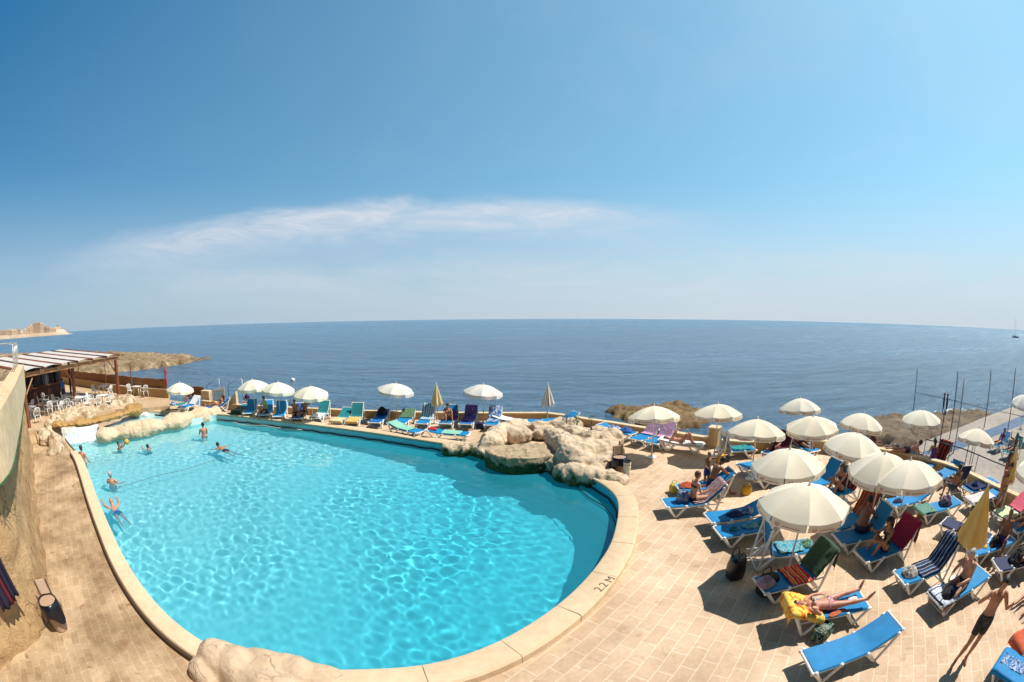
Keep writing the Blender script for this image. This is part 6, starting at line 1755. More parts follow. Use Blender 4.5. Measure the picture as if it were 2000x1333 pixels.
T_BLUEW = S('towel_blue_white', [(0, (.03, .12, .36)), (.45, (.50, .54, .60)), (.55, (.03, .10, .32)), (.66, (.48, .52, .6))], kind='noise', scale=6)
T_RB = S('towel_red_black', [(0, (.22, .012, .014)), (.42, (.012, .008, .012)), (.84, (.40, .10, .07))], axis='u', reps=3.4)
T_RUST = S('towel_rust', [(0, (.30, .05, .02)), (.3, (.06, .012, .012)), (.55, (.42, .16, .05)), (.75, (.14, .02, .016))], axis='u', reps=4.5)
T_STW = S('towel_white_navy_lines', [(0, (.56, .60, .66)), (.84, (.02, .03, .09))], axis='u', reps=4.0)
T_TW = S('towel_turquoise_white', [(0, (.03, .30, .45)), (.5, (.62, .66, .66))], axis='u', reps=5)
T_PURP = S('towel_purple', [(0, (.18, .03, .16)), (.35, (.03, .08, .32)), (.6, (.22, .04, .10)), (.75, (.10, .20, .42))], kind='noise', scale=4)
DGREEN = mat('dark_green_towel', (.012, .050, .018), .95, .35, 14, .4, 90, sheen=.2); CRIM = mat('crimson_towel', (.26, .008, .045), .95, .2, 10, .3, 90)
LILAC = mat('lilac_towel', (.52, .30, .46), .95, .1, 8, .3, 90); TEALT = mat('teal_towel', (.01, .22, .24), .95, .3, 10, .3, 90)
WTOW = mat('white_towel', (.70, .70, .70), .95, .06, 8, .3, 90); MINT = mat('mint_towel', (.22, .50, .38), .95, .12, 8, .3, 90); YTOW = mat('yellow_towel', (.60, .40, .12), .95, .1, 8, .3, 90)
PINKT = mat('rose_towel', (.50, .09, .14), .95, .12, 8, .3, 90); LGREEN = mat('pale_green_towel', (.50, .58, .34), .95, .12, 8, .3, 90); ORANGE = mat('orange_red_towel', (.50, .09, .035), .95, .12, 8, .3, 90)
OLIVE = mat('olive_towel', (.08, .16, .08), .95, .2, 8, .3, 90); CREAMT = mat('cream_towel', (.62, .50, .28), .95, .1, 8, .3, 90); NVT = mat('navy_towel', (.012, .025, .10), .95, .2, 8, .3, 90)
DKRT = mat('dark_maroon_towel', (.12, .008, .03), .95, .2, 8, .3, 90); BLUET = mat('blue_towel', (.02, .10, .34), .95, .3, 8, .3, 90)
towel('r1', .80, 2.12, -.30, .30, T_BURG, 'burgundy and white striped towel over the lounger back behind the bikini woman', seed=1)
towel('r6', 1.22, 2.35, -.40, .40, DGREEN, 'dark green towel hanging over the raised lounger back', seed=2, wr=.03)
towel('r6', .62, 1.12, -.62, .36, T_RED, 'red and yellow striped towel thrown across the lounger seat', seed=3, wr=.05, skew=.06)
towel('r7', 1.12, 2.12, -.44, .42, T_YEL, 'yellow and orange towel under the sunbathing woman', seed=4, wr=.04, skew=.05)
towel('r5', .30, .95, -.28, .28, T_TURQ, 'turquoise printed towel lying on the lounger seat with upright back', seed=5, wr=.05)
towel('r11', .55, 2.0, -.31, .31, T_NAVY, 'navy and white striped towel covering the tall lounger back and seat', seed=6, wr=.025)
towel('r10', 1.15, 2.45, -.42, .42, CRIM, 'crimson towel hung over the lounger back beside the black swimsuit woman', seed=7, wr=.03)
towel('r12', .02, .55, -.48, .40, T_STW, 'white towel with navy lines hanging over the lounger foot of the grey haired man', seed=8, wr=.05)
towel('r13', -.12, 1.3, -.42, .42, BLUE, 'plain blue towel spread at the lower right corner', seed=9, wr=.02)
towel('r13', .05, 1.2, -.20, .12, T_BLUEW, 'white printed cloth on the blue towel at the lower right corner', seed=10, wr=.05)
towel('r14', -.15, 1.6, -.42, .42, ORANGE, 'orange red towel covering the lounger at the right edge', seed=11)
towel('r17', -.06, .62, -.33, .33, T_GREENP, 'pale green patterned towel on the lounger left of the child', seed=12, wr=.03)
towel('r22', -.02, 1.3, -.31, .31, T_WP, 'white towel with small print behind the folded yellow parasol', seed=13)
towel('r25', 1.0, 2.3, -.36, .36, PINKT, 'rose pink towel over the lounger back at the right edge', seed=14, wr=.04)
towel('r25', .02, .85, -.36, .36, LGREEN, 'light green towel on the lounger with the rose towel', seed=15, wr=.04)
towel('r33', .88, 2.1, -.31, .31, LILAC, 'lilac towel on the lounger back nearer the rock formation', seed=16)
towel('r34', .88, 2.1, -.31, .31, LILAC, 'lilac towel on the lounger back nearer the reading woman', seed=17)
towel('r31', .25, 1.05, -.28, .28, TEALT, 'teal towel on the lounger seat by the pier', seed=18, wr=.05)
towel('r31', 1.15, 2.1, -.33, .33, WTOW, 'white towel over the upright lounger back by the pier', seed=19)
towel('r42', 1.12, 2.3, -.36, .36, T_RB, 'red and black striped towel over the high lounger back at the wall', seed=20)
towel('r44', 1.15, 2.2, -.36, .36, T_RB, 'dark striped towel over the lounger back right of the nearest parasol', seed=21)
towel('r45', 1.12, 2.3, -.36, .36, T_RUST, 'rust and brown striped towel behind the man turning his back', seed=22)
towel('r32', .05, 1.85, -.32, .32, WTOW, 'white towel under the reading woman', seed=23)
towel('r21', .15, 1.0, -.30, .30, NVT, 'navy towel on the blue lounger by the right hand wall', seed=24, wr=.05)
towel('r15', .04, .30, -.24, .24, WTOW, 'folded white cloth at the foot of a flat blue lounger', seed=25, wr=.03)
towel('f2', 1.1, 2.1, -.32, .32, WTOW, 'white towel on the raised lounger back by the leftmost parasol', seed=26)
towel('f4', -.2, 1.2, -.36, .36, DGREEN, 'dark green towel draped over the lounger at the left of the far row', seed=27)
towel('f9', .02, 1.0, -.31, .31, WTOW, 'white towel on the seat of the teal lounger', seed=28)
towel('f10', -.1, .75, -.34, .34, CREAMT, 'cream towel over the foot of a teal lounger', seed=29)
towel('f11', -.1, .95, -.33, .33, YTOW, 'yellow towel on the seat of the deep green lounger', seed=30)
towel('f13', 1.0, 2.0, -.34, .34, OLIVE, 'dull green towel over the lounger head under a white parasol', seed=31, wr=.04)
towel('f14', .7, 2.0, -.31, .31, T_TW, 'turquoise and white striped towel on the tall lounger back', seed=32)
towel('f16', .4, 2.0, -.31, .31, T_PURP, 'purple and blue towel right of the sitting woman', seed=33, wr=.04)
towel('f17', .5, 1.95, -.31, .31, T_BLUEW, 'white and blue towel on the last upright lounger before the rocks', seed=34, wr=.03)
towel('f18', .1, 1.7, -.32, .32, WTOW, 'long white towel on the lounger beside the rocks', seed=35)
towel('p1', .55, 1.92, -.30, .30, MINT, 'mint towel on the left lounger at the pool rim', seed=36)
towel('p2', .35, 1.2, -.30, .30, MINT, 'mint towel on the lounger nearer the rocks at the pool rim', seed=37)
towel('f15', .85, 1.5, .05, .42, T_PURP, 'purple cloth hanging beside the sitting woman', seed=38, wr=.03)
towel('r47', .9, 2.2, -.34, .34, DKRT, 'dark maroon towel over the lounger back behind the large parasol by the pier', seed=39, wr=.03)
def on(key, s, x, size, m, label, seed, name='crumpled_towel', cat='towel', rz=0.0):
    p = on_bed(key, s, x, .012); return heap((p.x, p.y, p.z), size, m, label, cat, name, seed, rz)
on('r3', 1.15, 0, (.5, .42, .16), T_BLUEW, 'crumpled blue and white print cloth beside the nearest open parasol', 3)
on('r3', .80, .05, (.55, .4, .09), NVT, 'flat dark blue garment left of the blue and white print cloth', 4, 'dropped_garment', 'clothes')
on('r4', .45, .0, (.28, .2, .08), TEALT, 'small teal garment on the blue lounger under the nearest parasol', 5, 'dropped_garment', 'clothes')
on('r4', .95, -.02, (.5, .38, .09), T_TURQ, 'turquoise printed top on the blue lounger under the nearest parasol', 6, 'dropped_garment', 'clothes')
on('r4', 1.28, .02, (.26, .2, .1), OLIVE, 'small olive cloth beside the turquoise top', 7, 'dropped_garment', 'clothes')
on('r5', .16, .02, (.42, .36, .16), T_GREENP, 'crumpled dark green printed cloth at the foot of the upright backed lounger', 8)
on('r6', .14, .0, (.44, .42, .16), mat('dusty_pink_cloth', (.38, .26, .28), .95, .12, 10), 'dusty pink blouse on a black bag at the lounger foot', 9, 'dropped_garment', 'clothes')
on('r7', .30, .08, (.24, .2, .03), WTOW, 'white leaflet at the feet of the sunbathing woman', 10, 'leaflet', 'paper')
on('r7', .52, .02, (.28, .16, .07), mat('sandal_purple', (.10, .03, .18), .6, .4, 20), 'purple and white sandals by the feet of the sunbathing woman', 11, 'sandals', 'sandals')
on('r7', .80, -.24, (.5, .14, .06), T_RED, 'red printed cloth beside the hip of the sunbathing woman', 12)
on('r11', .32, .0, (.48, .44, .2), S('cloth_brown_white', [(0, (.55, .5, .46)), (.5, (.14, .09, .05)), (.7, (.5, .45, .4))], kind='noise', scale=6), 'crumpled white and brown cloth at the foot of the navy striped lounger', 13)
on('r12', .35, .1, (.5, .36, .22), BLACKC, 'dark bag half under the lined white towel', 14, 'dark_bag', 'bag')
on('r16', .35, .0, (.44, .26, .1), NVT, 'navy garment on the lounger in front of the twin parasols', 15, 'dropped_garment', 'clothes')
on('r17', 1.25, .0, (.55, .5, .3), S('bag_check', [(0, (.02, .02, .05)), (.4, (.22, .03, .06)), (.52, (.45, .5, .55)), (.62, (.02, .03, .10))], kind='noise', scale=7), 'dark printed beach bag with a peaked cap on the lounger by the child', 16, 'beach_bag', 'bag')
on('r21', .5, .0, (.4, .36, .22), NVT, 'rolled navy towel on the lounger by the right hand wall', 17)
on('r23', .6, .0, (.24, .2, .05), YTOW, 'yellow and red packet on the lounger under the folded yellow parasol', 18, 'packet', 'packet')
on('r23', 1.0, .05, (.4, .36, .28), BLACKC, 'black bag with a blue badge under the folded yellow parasol', 19, 'black_bag', 'bag')
on('r26', .8, .0, (.7, .5, .32), BLACKC, 'large black bag in the shade at the right edge', 20, 'black_bag', 'bag')
on('r26', .62, .12, (.34, .2, .06), WTOW, 'pale cloth lying on the large black bag', 21)
on('r30', .55, .0, (.6, .36, .16), NVT, 'dark blue bag on the lounger below the middle parasol', 22, 'blue_bag', 'bag')
on('r35', .45, .0, (.7, .5, .22), BLUET, 'heaped blue towel on the right end of the lounger behind the rocks', 23)
on('r35', 1.15, .0, (.8, .5, .2), T_BLUEW, 'blue and white towel heap on the left end of the lounger behind the rocks', 24)
on('f12', 1.5, .0, (.6, .5, .34), BLACKC, 'dark clothes heaped on the far row lounger', 25, 'dark_clothes', 'clothes')
on('p2', 1.68, .0, (.5, .34, .12), mat('red_cloth', (.42, .02, .03), .9, .2, 9), 'red cloth at the head of the lounger nearer the rocks', 26)
on('r2', .30, -.05, (.55, .45, .14), ORANGE, 'orange red towel on the lounger foot by the boy', 27)
on('f1', .9, 0, (.5, .4, .2), T_BLUEW, 'blue and white bundle on the side on teal lounger', 28)
on('r20', .25, 0, (.4, .3, .1), NVT, 'small dark cloth at the foot of the empty lounger by the wall', 29)
# bags and things on the deck
p = at(1433, 1128, 0); bag((p.x, p.y, 0), (.40, .38, .52), BLACK, 'round black rucksack on the deck under the upright backed lounger', seed=4, name='rucksack', strap=BLACKC)
p = at(1492, 1160, 0); bag((p.x+.05, p.y+.02, 0), (.45, .40, .42), BLACKC, 'black bag on the deck under the dusty pink blouse', seed=6)
p = at(1606, 1250, 0); bag((p.x, p.y+.1, 0), (.46, .38, .26), S('bag_leaf_print', [(0, (.012, .03, .02)), (.35, (.03, .14, .12)), (.5, (.45, .46, .36)), (.58, (.02, .05, .09)), (.72, (.35, .26, .05))], kind='noise', scale=9), 'green leaf print beach bag under the sunbathing woman', seed=8, rz=.4)
p = at(1456, 966, 0); bag((p.x, p.y, 0), (.34, .26, .30), mat('yellow_bag', (.52, .28, .01), .6, .15, 6), 'small yellow beach bag behind the burgundy striped towel', seed=3)
p = at(1407, 905, 0); bag((p.x, p.y, 0), (.36, .28, .32), MATS['yellow_bag'], 'yellow beach bag beside the upright lounger by the pier', seed=5)
p = at(1420, 902, 0); bag((p.x, p.y, 0), (.22, .2, .24), BLACK, 'small black bag next to the yellow one by the pier', seed=7)
p = at(1208, 872, 0); bag((p.x, p.y, 0), (.42, .3, .34), mat('mustard_bag', (.34, .18, .02), .7, .2, 6), 'mustard yellow bag behind the rock formation', seed=9)
p = at(1318, 962, 0); bag((p.x, p.y, 0), (.38, .3, .28), mat('lemon_bag', (.55, .46, .06), .6, .15, 6), 'lemon yellow bag on the deck left of the boy', seed=10)
p = on_bed('r1', .52, .0, .0); bag(tuple(p), (.34, .30, .30), S('bag_flower', [(0, (.04, .12, .34)), (.4, (.10, .25, .45)), (.5, (.28, .08, .34)), (.6, (.5, .45, .15)), (.7, (.04, .2, .36))], kind='noise', scale=7), 'blue and purple floral bag in front of the bikini woman', seed=11)
p = at(1799, 995, 0); bag((p.x, p.y, 0), (.3, .24, .22), MATS['yellow_bag'], 'yellow bag on the deck in front of the twin parasols', seed=12)
p = at(1815, 1008, 0); bag((p.x-.35, p.y+.15, 0), (.3, .24, .22), MATS['mustard_bag'], 'mustard bag under the lounger with the green patterned towel', seed=13)
p = at(814, 848, 0); heap((p.x, p.y, 0), (.5, .4, .16), mat('mauve_cloth', (.25, .16, .24), .9, .2, 8), 'mauve bundle on the deck below the mint towel loungers', 'towel', 'bundle', 33)
p = at(938, 838, 0); bag((p.x, p.y, 0), (.45, .3, .3), NVT, 'dark blue bag between the two upright far loungers near the rocks', seed=15)
p = at(1593, 938, 0); heap((p.x, p.y, .0), (.34, .3, .28), YTOW, 'yellow cloth beside the raised blue back mid deck', 'towel', 'yellow_cloth', 34)
p = at(1590, 845, 0.0)
p = at(1750, 879, WT2); t = thing('striped_bucket', 'small black and white striped bucket on the wall beside the prone sunbather', 'bucket', (p.x, p.y, WT2))
b = MB(); b.lathe([(.10, 0), (.125, .24), (.115, .24), (.10, .06)], (0, 0, 0), 16); b.build('body', WTOW, t, 'auto')
for z_ in (.04, .15): MB().lathe([(.104+.1*z_, z_), (.112+.1*z_+.004, z_+.05)], (0, 0, 0), 16).build('band', BLACK, t, True)
# ================================================================ people
BLK = mat('black_swim', (.008, .008, .010), .6, .2, 8); BSW = mat('blue_swim', (.02, .06, .30), .6, .2, 8); NSW = mat('navy_swim', (.01, .016, .05), .6); PSW = ramp_mat('pink_swim', [(0, (.60, .16, .20)), (.5, (.5, .45, .42)), (.7, (.04, .02, .02))], kind='noise', scale=7)
FLSW = ramp_mat('flower_swim', [(0, (.35, .06, .04)), (.4, (.10, .16, .05)), (.6, (.45, .30, .14))], kind='noise', scale=8); SHIRT = mat('pale_shirt', (.50, .52, .30), .9, .1, 6); BSHIRT = mat('blue_shirt', (.02, .12, .40), .9); WET = mat('wetsuit_black', (.006, .007, .012), .4)
PURS = mat('purple_swim', (.10, .03, .14), .7); WHS = mat('white_shorts', (.5, .5, .5), .8); DKR = mat('dark_red_cloth', (.10, .01, .015), .8)
def face(a, b):
    """rotation that turns local +y from ground pixel a towards ground pixel b"""
    p, q = at(*a, 0), at(*b, 0); return math.atan2(-(q.x-p.x), q.y-p.y)
def yaw(key): return LOUNGERS[key][0].rotation_euler.z
def seat(key, s, x=0.0): return on_bed(key, s, x, 0.0)
WATP = {}
def stand_in(px, py, deep):   # feet below the water line
    p = at(px, py, WAT); return (p.x, p.y, WAT-deep)
SW = 'swimmers in the pool'
PEOPLE = []
def add(*a, **k):
    o = person(*a, **k); PEOPLE.append(o); return o
# swimmers
sw = []
sw.append(add('person in dark bathing cap standing waist deep by the left coping, back turned', stand_in(164, 905, .98), R(20), P_stand(uaL=(-.3, .1, -1), uaR=(.35, .25, -1), faR=(.1, .5, -.8), faL=(0, .3, -1)), PINK, 'dark', wear=[('brief', NSW), ('hat', NSW)], group=SW))
sw.append(add('child swimmer holding a yellow ball up in both hands', stand_in(233, 877, 1.22), R(-70), P_stand(uaL=(-.2, .9, .35), faL=(.2, .7, .9), uaR=(.2, .9, .35), faR=(-.2, .7, .9)), TAN, 'dark', wear=[('trunks', BSW)], group=SW, size=1.55))
sw.append(add('child swimmer stretching both arms to the left', stand_in(291, 879, 1.25), R(75), P_stand(uaL=(-.2, 1, .25), faL=(.15, 1, .3), uaR=(.2, 1, .2), faR=(-.1, 1, .3), spine=(0, .2, 1)), TAN, 'dark', wear=[('trunks', NSW)], group=SW, size=1.5))
sw.append(add('dark haired adult standing waist deep near the rock border', stand_in(399, 853, 1.02), R(60), P_stand(uaL=(-.2, .5, -1), faL=(.3, 1, .0), uaR=(.2, .4, -1), faR=(-.3, 1, -.2)), PINK, 'dark', wear=[('trunks', NSW)], group=SW))
p = at(440, 880, WAT); sw.append(add('swimmer in dark trunks gliding face up to the left below the far wall', (p.x, p.y, WAT-.06), R(72), P_prone(chest=(0, 1, .28), uaL=(-.6, .8, -.3), faL=(-.2, 1, -.4), uaR=(.9, .3, -.1), faR=(1, .2, -.05)), TAN, 'dark', wear=[('trunks', NSW)], group=SW))
sw.append(add('grey haired man standing chest deep in the pool beside the left coping', stand_in(219, 945, 1.28), R(35), P_stand(uaL=(-.4, .5, -.7), faL=(.2, 1, .2), uaR=(.7, .3, -.8), faR=(.4, .8, -.2)), PINK, 'grey', wear=[('trunks', BSW)], group=SW))
p = at(219, 992, WAT); sw.append(add('bald man in blue trunks holding the left pool rim with his legs afloat', (p.x+.45, p.y-.1, WAT-.10), R(70), P_prone(chest=(0, 1, .35), neck=(0, .7, .8), uaL=(-.4, .9, .2), faL=(0, 1, .3), uaR=(.5, .8, .1), faR=(.1, 1, .2)), PINK, None, wear=[('trunks', BSW)], group=SW))
for o in sw: o.cycles.is_caustics_receiver = True
bp_ = sw[1]; p = at(239, 861, .55); q = stand_in(233, 877, 1.22)
b = MB(); b.ball((0, 0, 0), (.14, .14, .14), 14, 9); o = b.build('ball', mat('yellow_ball', (.60, .36, .06), .5, .1, 6), None, True); hq = Matrix.Rotation(R(-70), 3, 'Z')@Vector((0, .62, 1.62*.886)); o.location = (q[0]+hq.x, q[1]+hq.y, q[2]+hq.z+.16); tag(o, 'yellow beach ball held up by the child swimmer', 'ball')
# the family on the two loungers
p = seat('r1', .86, -.02); add('woman in black bikini sitting sideways on the lounger with burgundy towel', tuple(p), yaw('r1')+R(12), P_sit(spine=(0, -.05, 1), chest=(.05, .1, 1), neck=(0, .2, 1), head=(.1, .1, 1), look=(.6, .8, .2), thL=(-.25, 1, .1), thR=(.25, 1, .1), snL=(-.1, .75, -.5), snR=(.1, .75, -.5), uaL=(-.2, .3, -1), faL=(.1, .8, .1), uaR=(.25, .3, -1), faR=(.1, .8, .2)), FAIR, 'red', 0, wear=[('brief', BLK), ('bra', BLK)], fem=True, size=1.66)
p = at(1377, 953, 0); add('small boy in blue shorts standing between the woman and the seated man', (p.x, p.y, 0), R(-160), P_stand(uaL=(-.4, .5, .1), faL=(.3, .8, .6), uaR=(.35, .3, -.8), faR=(0, .8, -.2), neck=(0, .1, 1)), TAN, 'blond', wear=[('shorts', BSW)], size=1.22, child=True)
p = seat('r2', 1.12, .0); add('dark haired tanned man leaning over towards the boy', tuple(p), yaw('r2')+R(15), P_sit(spine=(0, .1, 1), chest=(0, .6, 1), neck=(0, .9, .6), head=(0, .7, .6), uaL=(-.25, .7, -.7), faL=(.3, .9, -.1), uaR=(.25, .7, -.7), faR=(-.3, .9, -.1), thL=(-.35, .9, 0), thR=(.35, .9, 0), snL=(-.1, .3, -.6), snR=(.1, .3, -.6)), BROWN, 'dark', wear=[('shorts', NSW)], size=1.80)
# reader
p = seat('r32', .95, .0); add('woman in pale bikini lying on her back reading with knees raised', tuple(p), yaw('r32')+math.pi, P_lie(thL=(-.14, .65, .78), snL=(-.02, .45, -.9), thR=(.14, .55, .85), snR=(.02, .6, -.85), ftL=(0, 1, -.1), ftR=(0, 1, -.1), uaL=(-.3, .5, .8), faL=(.3, .2, 1), uaR=(.3, .5, .8), faR=(-.3, .2, 1)), PINK, 'brown', 1, wear=[('brief', PSW), ('bra', PSW)], fem=True, size=1.66)
# bare back man, black swimsuit woman
p = seat('r9', .80, -.10); add('bare backed man in dark shorts sitting with his back turned to the camera', tuple(p), R(-62), P_sit(spine=(0, .05, 1), chest=(0, .28, 1), neck=(0, .5, 1), head=(0, .45, 1), uaL=(-.35, .5, -.8), faL=(.2, 1, -.3), uaR=(.35, .6, -.8), faR=(-.2, 1, -.3), thL=(-.3, 1, .05), thR=(.3, 1, .05), snL=(0, .1, -.7), snR=(0, .1, -.7)), BROWN, 'dark', wear=[('trunks', NSW)], size=1.80, build_=1.08)
p = seat('r10', .78, .03); add('woman in black swimsuit and cap sitting with knees up before the crimson towel', tuple(p), yaw('r10')+math.pi-R(8), P_knees(look=(.1, 1, -.3), uaR=(.15, .7, -.5), faR=(-.1, .8, .5), uaL=(-.2, .6, -.7), faL=(.3, .9, .1)), TAN, 'dark', 1, wear=[('suit', BLK), ('hat', BLK)], fem=True, size=1.64)
# grey haired man on r12, standing man, sunbather
p = seat('r12', 1.02, -.02); add('grey haired man sitting on the lounger, bare back to the right', tuple(p), yaw('r12')+math.pi+R(10), P_sit(spine=(0, .05, 1), chest=(0, .35, 1), neck=(0, .6, 1), head=(0, .5, 1), look=(0, 1, -.3), uaL=(-.25, .6, -.8), faL=(.3, .9, -.1), uaR=(.3, .7, -.7), faR=(-.2, .9, -.2), thL=(-.2, 1, .1), snL=(-.05, .8, -.45), thR=(.25, 1, .1), snR=(.05, .8, -.45)), FAIR, 'grey', wear=[('trunks', NSW)], size=1.76, build_=1.1)
p = at(1876, 1292, 0); add('bare chested man in long black shorts standing barefoot on the deck', (p.x, p.y, 0.0), R(128), P_stand(thL=(-.05, -.02, -1), snL=(.02, -.08, -1), thR=(.12, .28, -1), snR=(.08, -.12, -1), ftR=(.35, .9, -.1), uaL=(-.55, .35, -.75), faL=(.1, .75, .75), uaR=(.75, .3, -.35), faR=(-.25, .6, .8), neck=(0, .25, 1), head=(0, .3, 1), root=(0, 0, .95)), TAN, 'dark', wear=[('shorts', BLK)], size=1.76)
p = seat('r7', .98, .0); add('woman in pink print bikini lying on her back in sunglasses on the yellow towel', tuple(p), yaw('r7')+math.pi, P_lie(spine=(0, -1, .02), chest=(0, -1, .18), neck=(0, -1, .30), head=(0, -1, .22), look=(0, .25, 1), uaL=(-.62, .8, -.12), faL=(-.12, 1, -.12), uaR=(.55, .35, .1), faR=(-.3, -.5, .3), thL=(-.16, 1, .08), snL=(-.10, 1, -.02), thR=(.22, 1, .12), snR=(.14, 1, .10)), PINK, 'brown', 0, wear=[('brief', PSW), ('bra', PSW)], fem=True, size=1.70)
q = PEOPLE[-1]
# two standing women
p = at(1946, 1003, 0); add('woman in bikini bending her head over her phone in front of another woman', (p.x, p.y, 0), R(140), P_stand(spine=(.05, .05, 1), chest=(0, .2, 1), neck=(0, .6, 1), head=(0, .7, .8), uaL=(-.2, .3, -1), faL=(.4, .9, .2), uaR=(.2, .3, -1), faR=(-.4, .9, .2)), TAN, 'brown', 0, wear=[('brief', FLSW), ('bra', PURS)], fem=True, size=1.66)
p = at(1956, 992, 0); add('dark haired woman standing close behind the woman with the phone', (p.x+.15, p.y+.25, 0), R(160), P_stand(neck=(-.1, .2, 1), uaL=(-.2, .5, -.8), faL=(.4, .8, .2), uaR=(.3, .2, -1), faR=(.1, .5, -.8)), BROWN, 'dark', 1, wear=[('brief', FLSW), ('bra', FLSW)], fem=True, size=1.70)
# child, bald man, chair sitter, wall people
p = seat('r18', .95, .0); add('child sitting on the dark lounger, seen from behind', tuple(p), R(75), P_sit(), BROWN, 'dark', wear=[('trunks', NSW)], size=1.30, child=True)
p = seat('r23', 1.35, .05); add('bald tanned man sitting in the shade right of the folded yellow parasol', tuple(p), R(95), P_sit(thL=(-.3, 1, 0), thR=(.3, 1, 0), snL=(0, .4, -.5), snR=(0, .4, -.5)), BROWN, None, wear=[('shorts', PURS)], size=1.74, build_=1.1)
p = at(1868, 955, .40); add('dark haired person sitting in the folding beach chair', (p.x, p.y+.12, .36), R(-20), P_sit(spine=(0, -.3, 1), chest=(0, -.2, 1)), BROWN, 'dark', wear=[('shorts', NSW)], size=1.62)
p = at(1772, 884, WT2); add('person lying propped on elbows on top of the sea wall', (p.x, p.y, WT2+.12), R(-128), P_prone(chest=(0, 1, .45), neck=(0, .6, .9), uaL=(-.3, .5, -1), faL=(.2, 1, -.1), uaR=(.3, .5, -1), faR=(-.2, 1, -.1)), PINK, 'dark', wear=[('trunks', NSW)], size=1.70)
p = seat('r42', .70, -.12); add('person with long dark hair sitting left of the red and black towel', tuple(p), R(-40), P_sit(snL=(0, .5, -.4), snR=(0, .5, -.4)), FAIR, 'dark', 1, wear=[('suit', PURS)], fem=True, size=1.66)
p = seat('r43', .95, 0); add('person lying low on the lounger against the sea wall', tuple(p), yaw('r43')+math.pi, P_lie(thL=(-.14, .8, .5), snL=(-.05, .6, -.6)), TAN, 'dark', wear=[('trunks', DKR)], size=1.70)
p = at(1698, 893, 0); add('person in dark red sitting low by the wall before the rock shelf', (p.x, p.y, .3), R(-120), P_sit(), BROWN, 'dark', wear=[('shorts', DKR), ('shirt', DKR)], size=1.72)
# shaded group on the platform
p = seat('r40', .9, 0); add('person reclining on the blue lounger in the shaded platform group', tuple(p), yaw('r40')+math.pi, P_recline(40), TAN, 'dark', wear=[('suit', PURS)], fem=True, size=1.66)
p = seat('r41', .9, 0); add('person reclining on the teal lounger in the shaded platform group', tuple(p), yaw('r41')+math.pi, P_recline(45, uaR=(.4, .6, .2), faR=(-.2, .3, .9)), BROWN, 'dark', wear=[('trunks', NSW)], size=1.74)
# edge sitter
p = at(2020, 1168, 0); add('person at the right edge stretching arms and legs into view', (p.x, p.y, .05), R(75), P_sit(thL=(-.3, 1, .05), snL=(0, 1, -.1), thR=(.3, 1, .05), snR=(0, 1, -.1), uaL=(-.2, 1, .0), faL=(0, 1, .3), uaR=(.2, 1, -.1), faR=(0, 1, .2), curlL=1.2, curlR=1.2), TAN, 'dark', wear=[('trunks', NSW)], size=1.72)
# far rim
p = seat('f3', .90, 0); add('sunbather reclining with one knee up by the slatted gate', tuple(p), yaw('f3')+math.pi, P_recline(38, thL=(-.14, .75, .7), snL=(0, .5, -.9)), TAN, 'brown', 1, wear=[('brief', DKR), ('bra', DKR)], fem=True, size=1.66)
p = seat('f6', .72, 0); add('man in pale yellow shirt sitting on the far row of loungers', tuple(p), yaw('f6')+math.pi-R(30), P_sit(thL=(-.2, 1, 0), thR=(.2, 1, 0), snL=(0, .5, -.5), snR=(0, .5, -.5)), FAIR, 'brown', wear=[('shirt', SHIRT), ('shorts', NSW)], size=1.74)
p = seat('f8', .80, -.18); add('tanned person sitting upright on the left of the pair by the third parasol', tuple(p), yaw('f8')+math.pi+R(15), P_sit(snL=(0, .6, -.5), snR=(0, .6, -.5), uaR=(.3, .6, .2), faR=(-.3, .2, .9)), TAN, 'red', 0, wear=[('trunks', NSW)], size=1.72)
p = seat('f8', .95, .35); add('tanned person leaning back with hand to head, right of the pair', tuple(p), yaw('f8')+math.pi-R(5), P_recline(60, uaL=(-.5, .2, .6), faL=(.5, -.2, .7)), BROWN, 'dark', 0, wear=[('trunks', DKR)], size=1.74)
p = seat('f15', .80, -.05); add('woman in bikini sitting with knees drawn up on the far row', tuple(p), yaw('f15')+math.pi+R(25), P_knees(), TAN, 'dark', 0, wear=[('brief', FLSW), ('bra', FLSW)], fem=True, size=1.66)
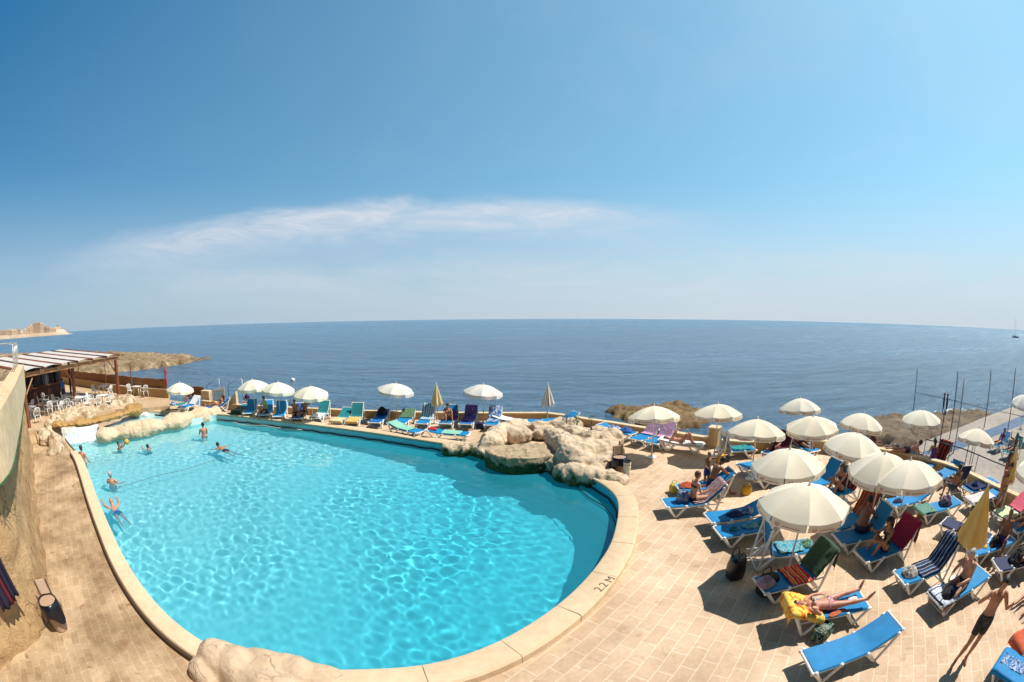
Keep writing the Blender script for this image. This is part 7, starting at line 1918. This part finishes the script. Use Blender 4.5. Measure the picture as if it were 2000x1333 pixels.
p = at(481, 797, 0); add('grey haired head and shoulders of a person behind the dark green towel', (p.x, p.y+.3, .15), R(175), P_sit(), PINK, 'grey', wear=[('shirt', PURS)], size=1.68)
p = at(372, 792, 0); add('person sitting in the shade of the leftmost parasol', (p.x-.5, p.y+.6, .35), R(160), P_sit(), BROWN, 'dark', wear=[('shorts', NSW)], size=1.70)
# rocks at the sea
for px, py, l in [(1841, 806, 'person in black wetsuit standing on the left at the sea edge of the rock shelf'), (1847, 808, 'person in black wetsuit standing on the right at the sea edge of the rock shelf')]:
    p = at(px, py, SEA_Z+.9); add(l, (p.x, p.y, SEA_Z+.75), R(30), P_stand(), TAN, 'dark', wear=[('wetsuit', WET)], size=1.76, detail=False)
# bar staff
p = at(126, 789, TZ); add('person in blue shirt standing at the bar under the pergola', (p.x, p.y, TZ), R(120), P_stand(), TAN, 'dark', wear=[('shirt', BSHIRT), ('trousers', NSW)], size=1.76, detail=False)
p = at(101, 781, TZ); add('barman in white shirt behind the bar counter', (p.x-.8, p.y+1.0, TZ), R(200), P_stand(), TAN, 'dark', wear=[('shirt', WTOW), ('trousers', NSW)], size=1.76, detail=False)

p = seat('r47', .75, 0); add('person in dark maroon sitting under the large parasol by the pier', tuple(p), yaw('r47')+math.pi, P_sit(snL=(0, .6, -.5), snR=(0, .6, -.5)), TAN, 'dark', wear=[('shorts', DKR), ('shirt', DKR)], size=1.68)
p = seat('r26', 1.35, 0); add('dark haired person sitting in the shade behind the black bags at the right edge', tuple(p), yaw('r26')+math.pi, P_sit(snL=(0, .6, -.5), snR=(0, .6, -.5)), BROWN, 'dark', wear=[('shorts', NSW)], size=1.72)
p = seat('r24', .9, 0); add('person in dark swimwear resting on the blue lounger end at the right edge', tuple(p), yaw('r24')+math.pi, P_recline(55), TAN, 'brown', 1, wear=[('suit', BLK)], fem=True, size=1.66)
p = seat('r44', .8, 0); add('person sitting with knees up before the dark striped towel, right of the nearest parasol', tuple(p), yaw('r44')+math.pi, P_knees(), TAN, 'brown', 1, wear=[('suit', NSW)], fem=True, size=1.66)
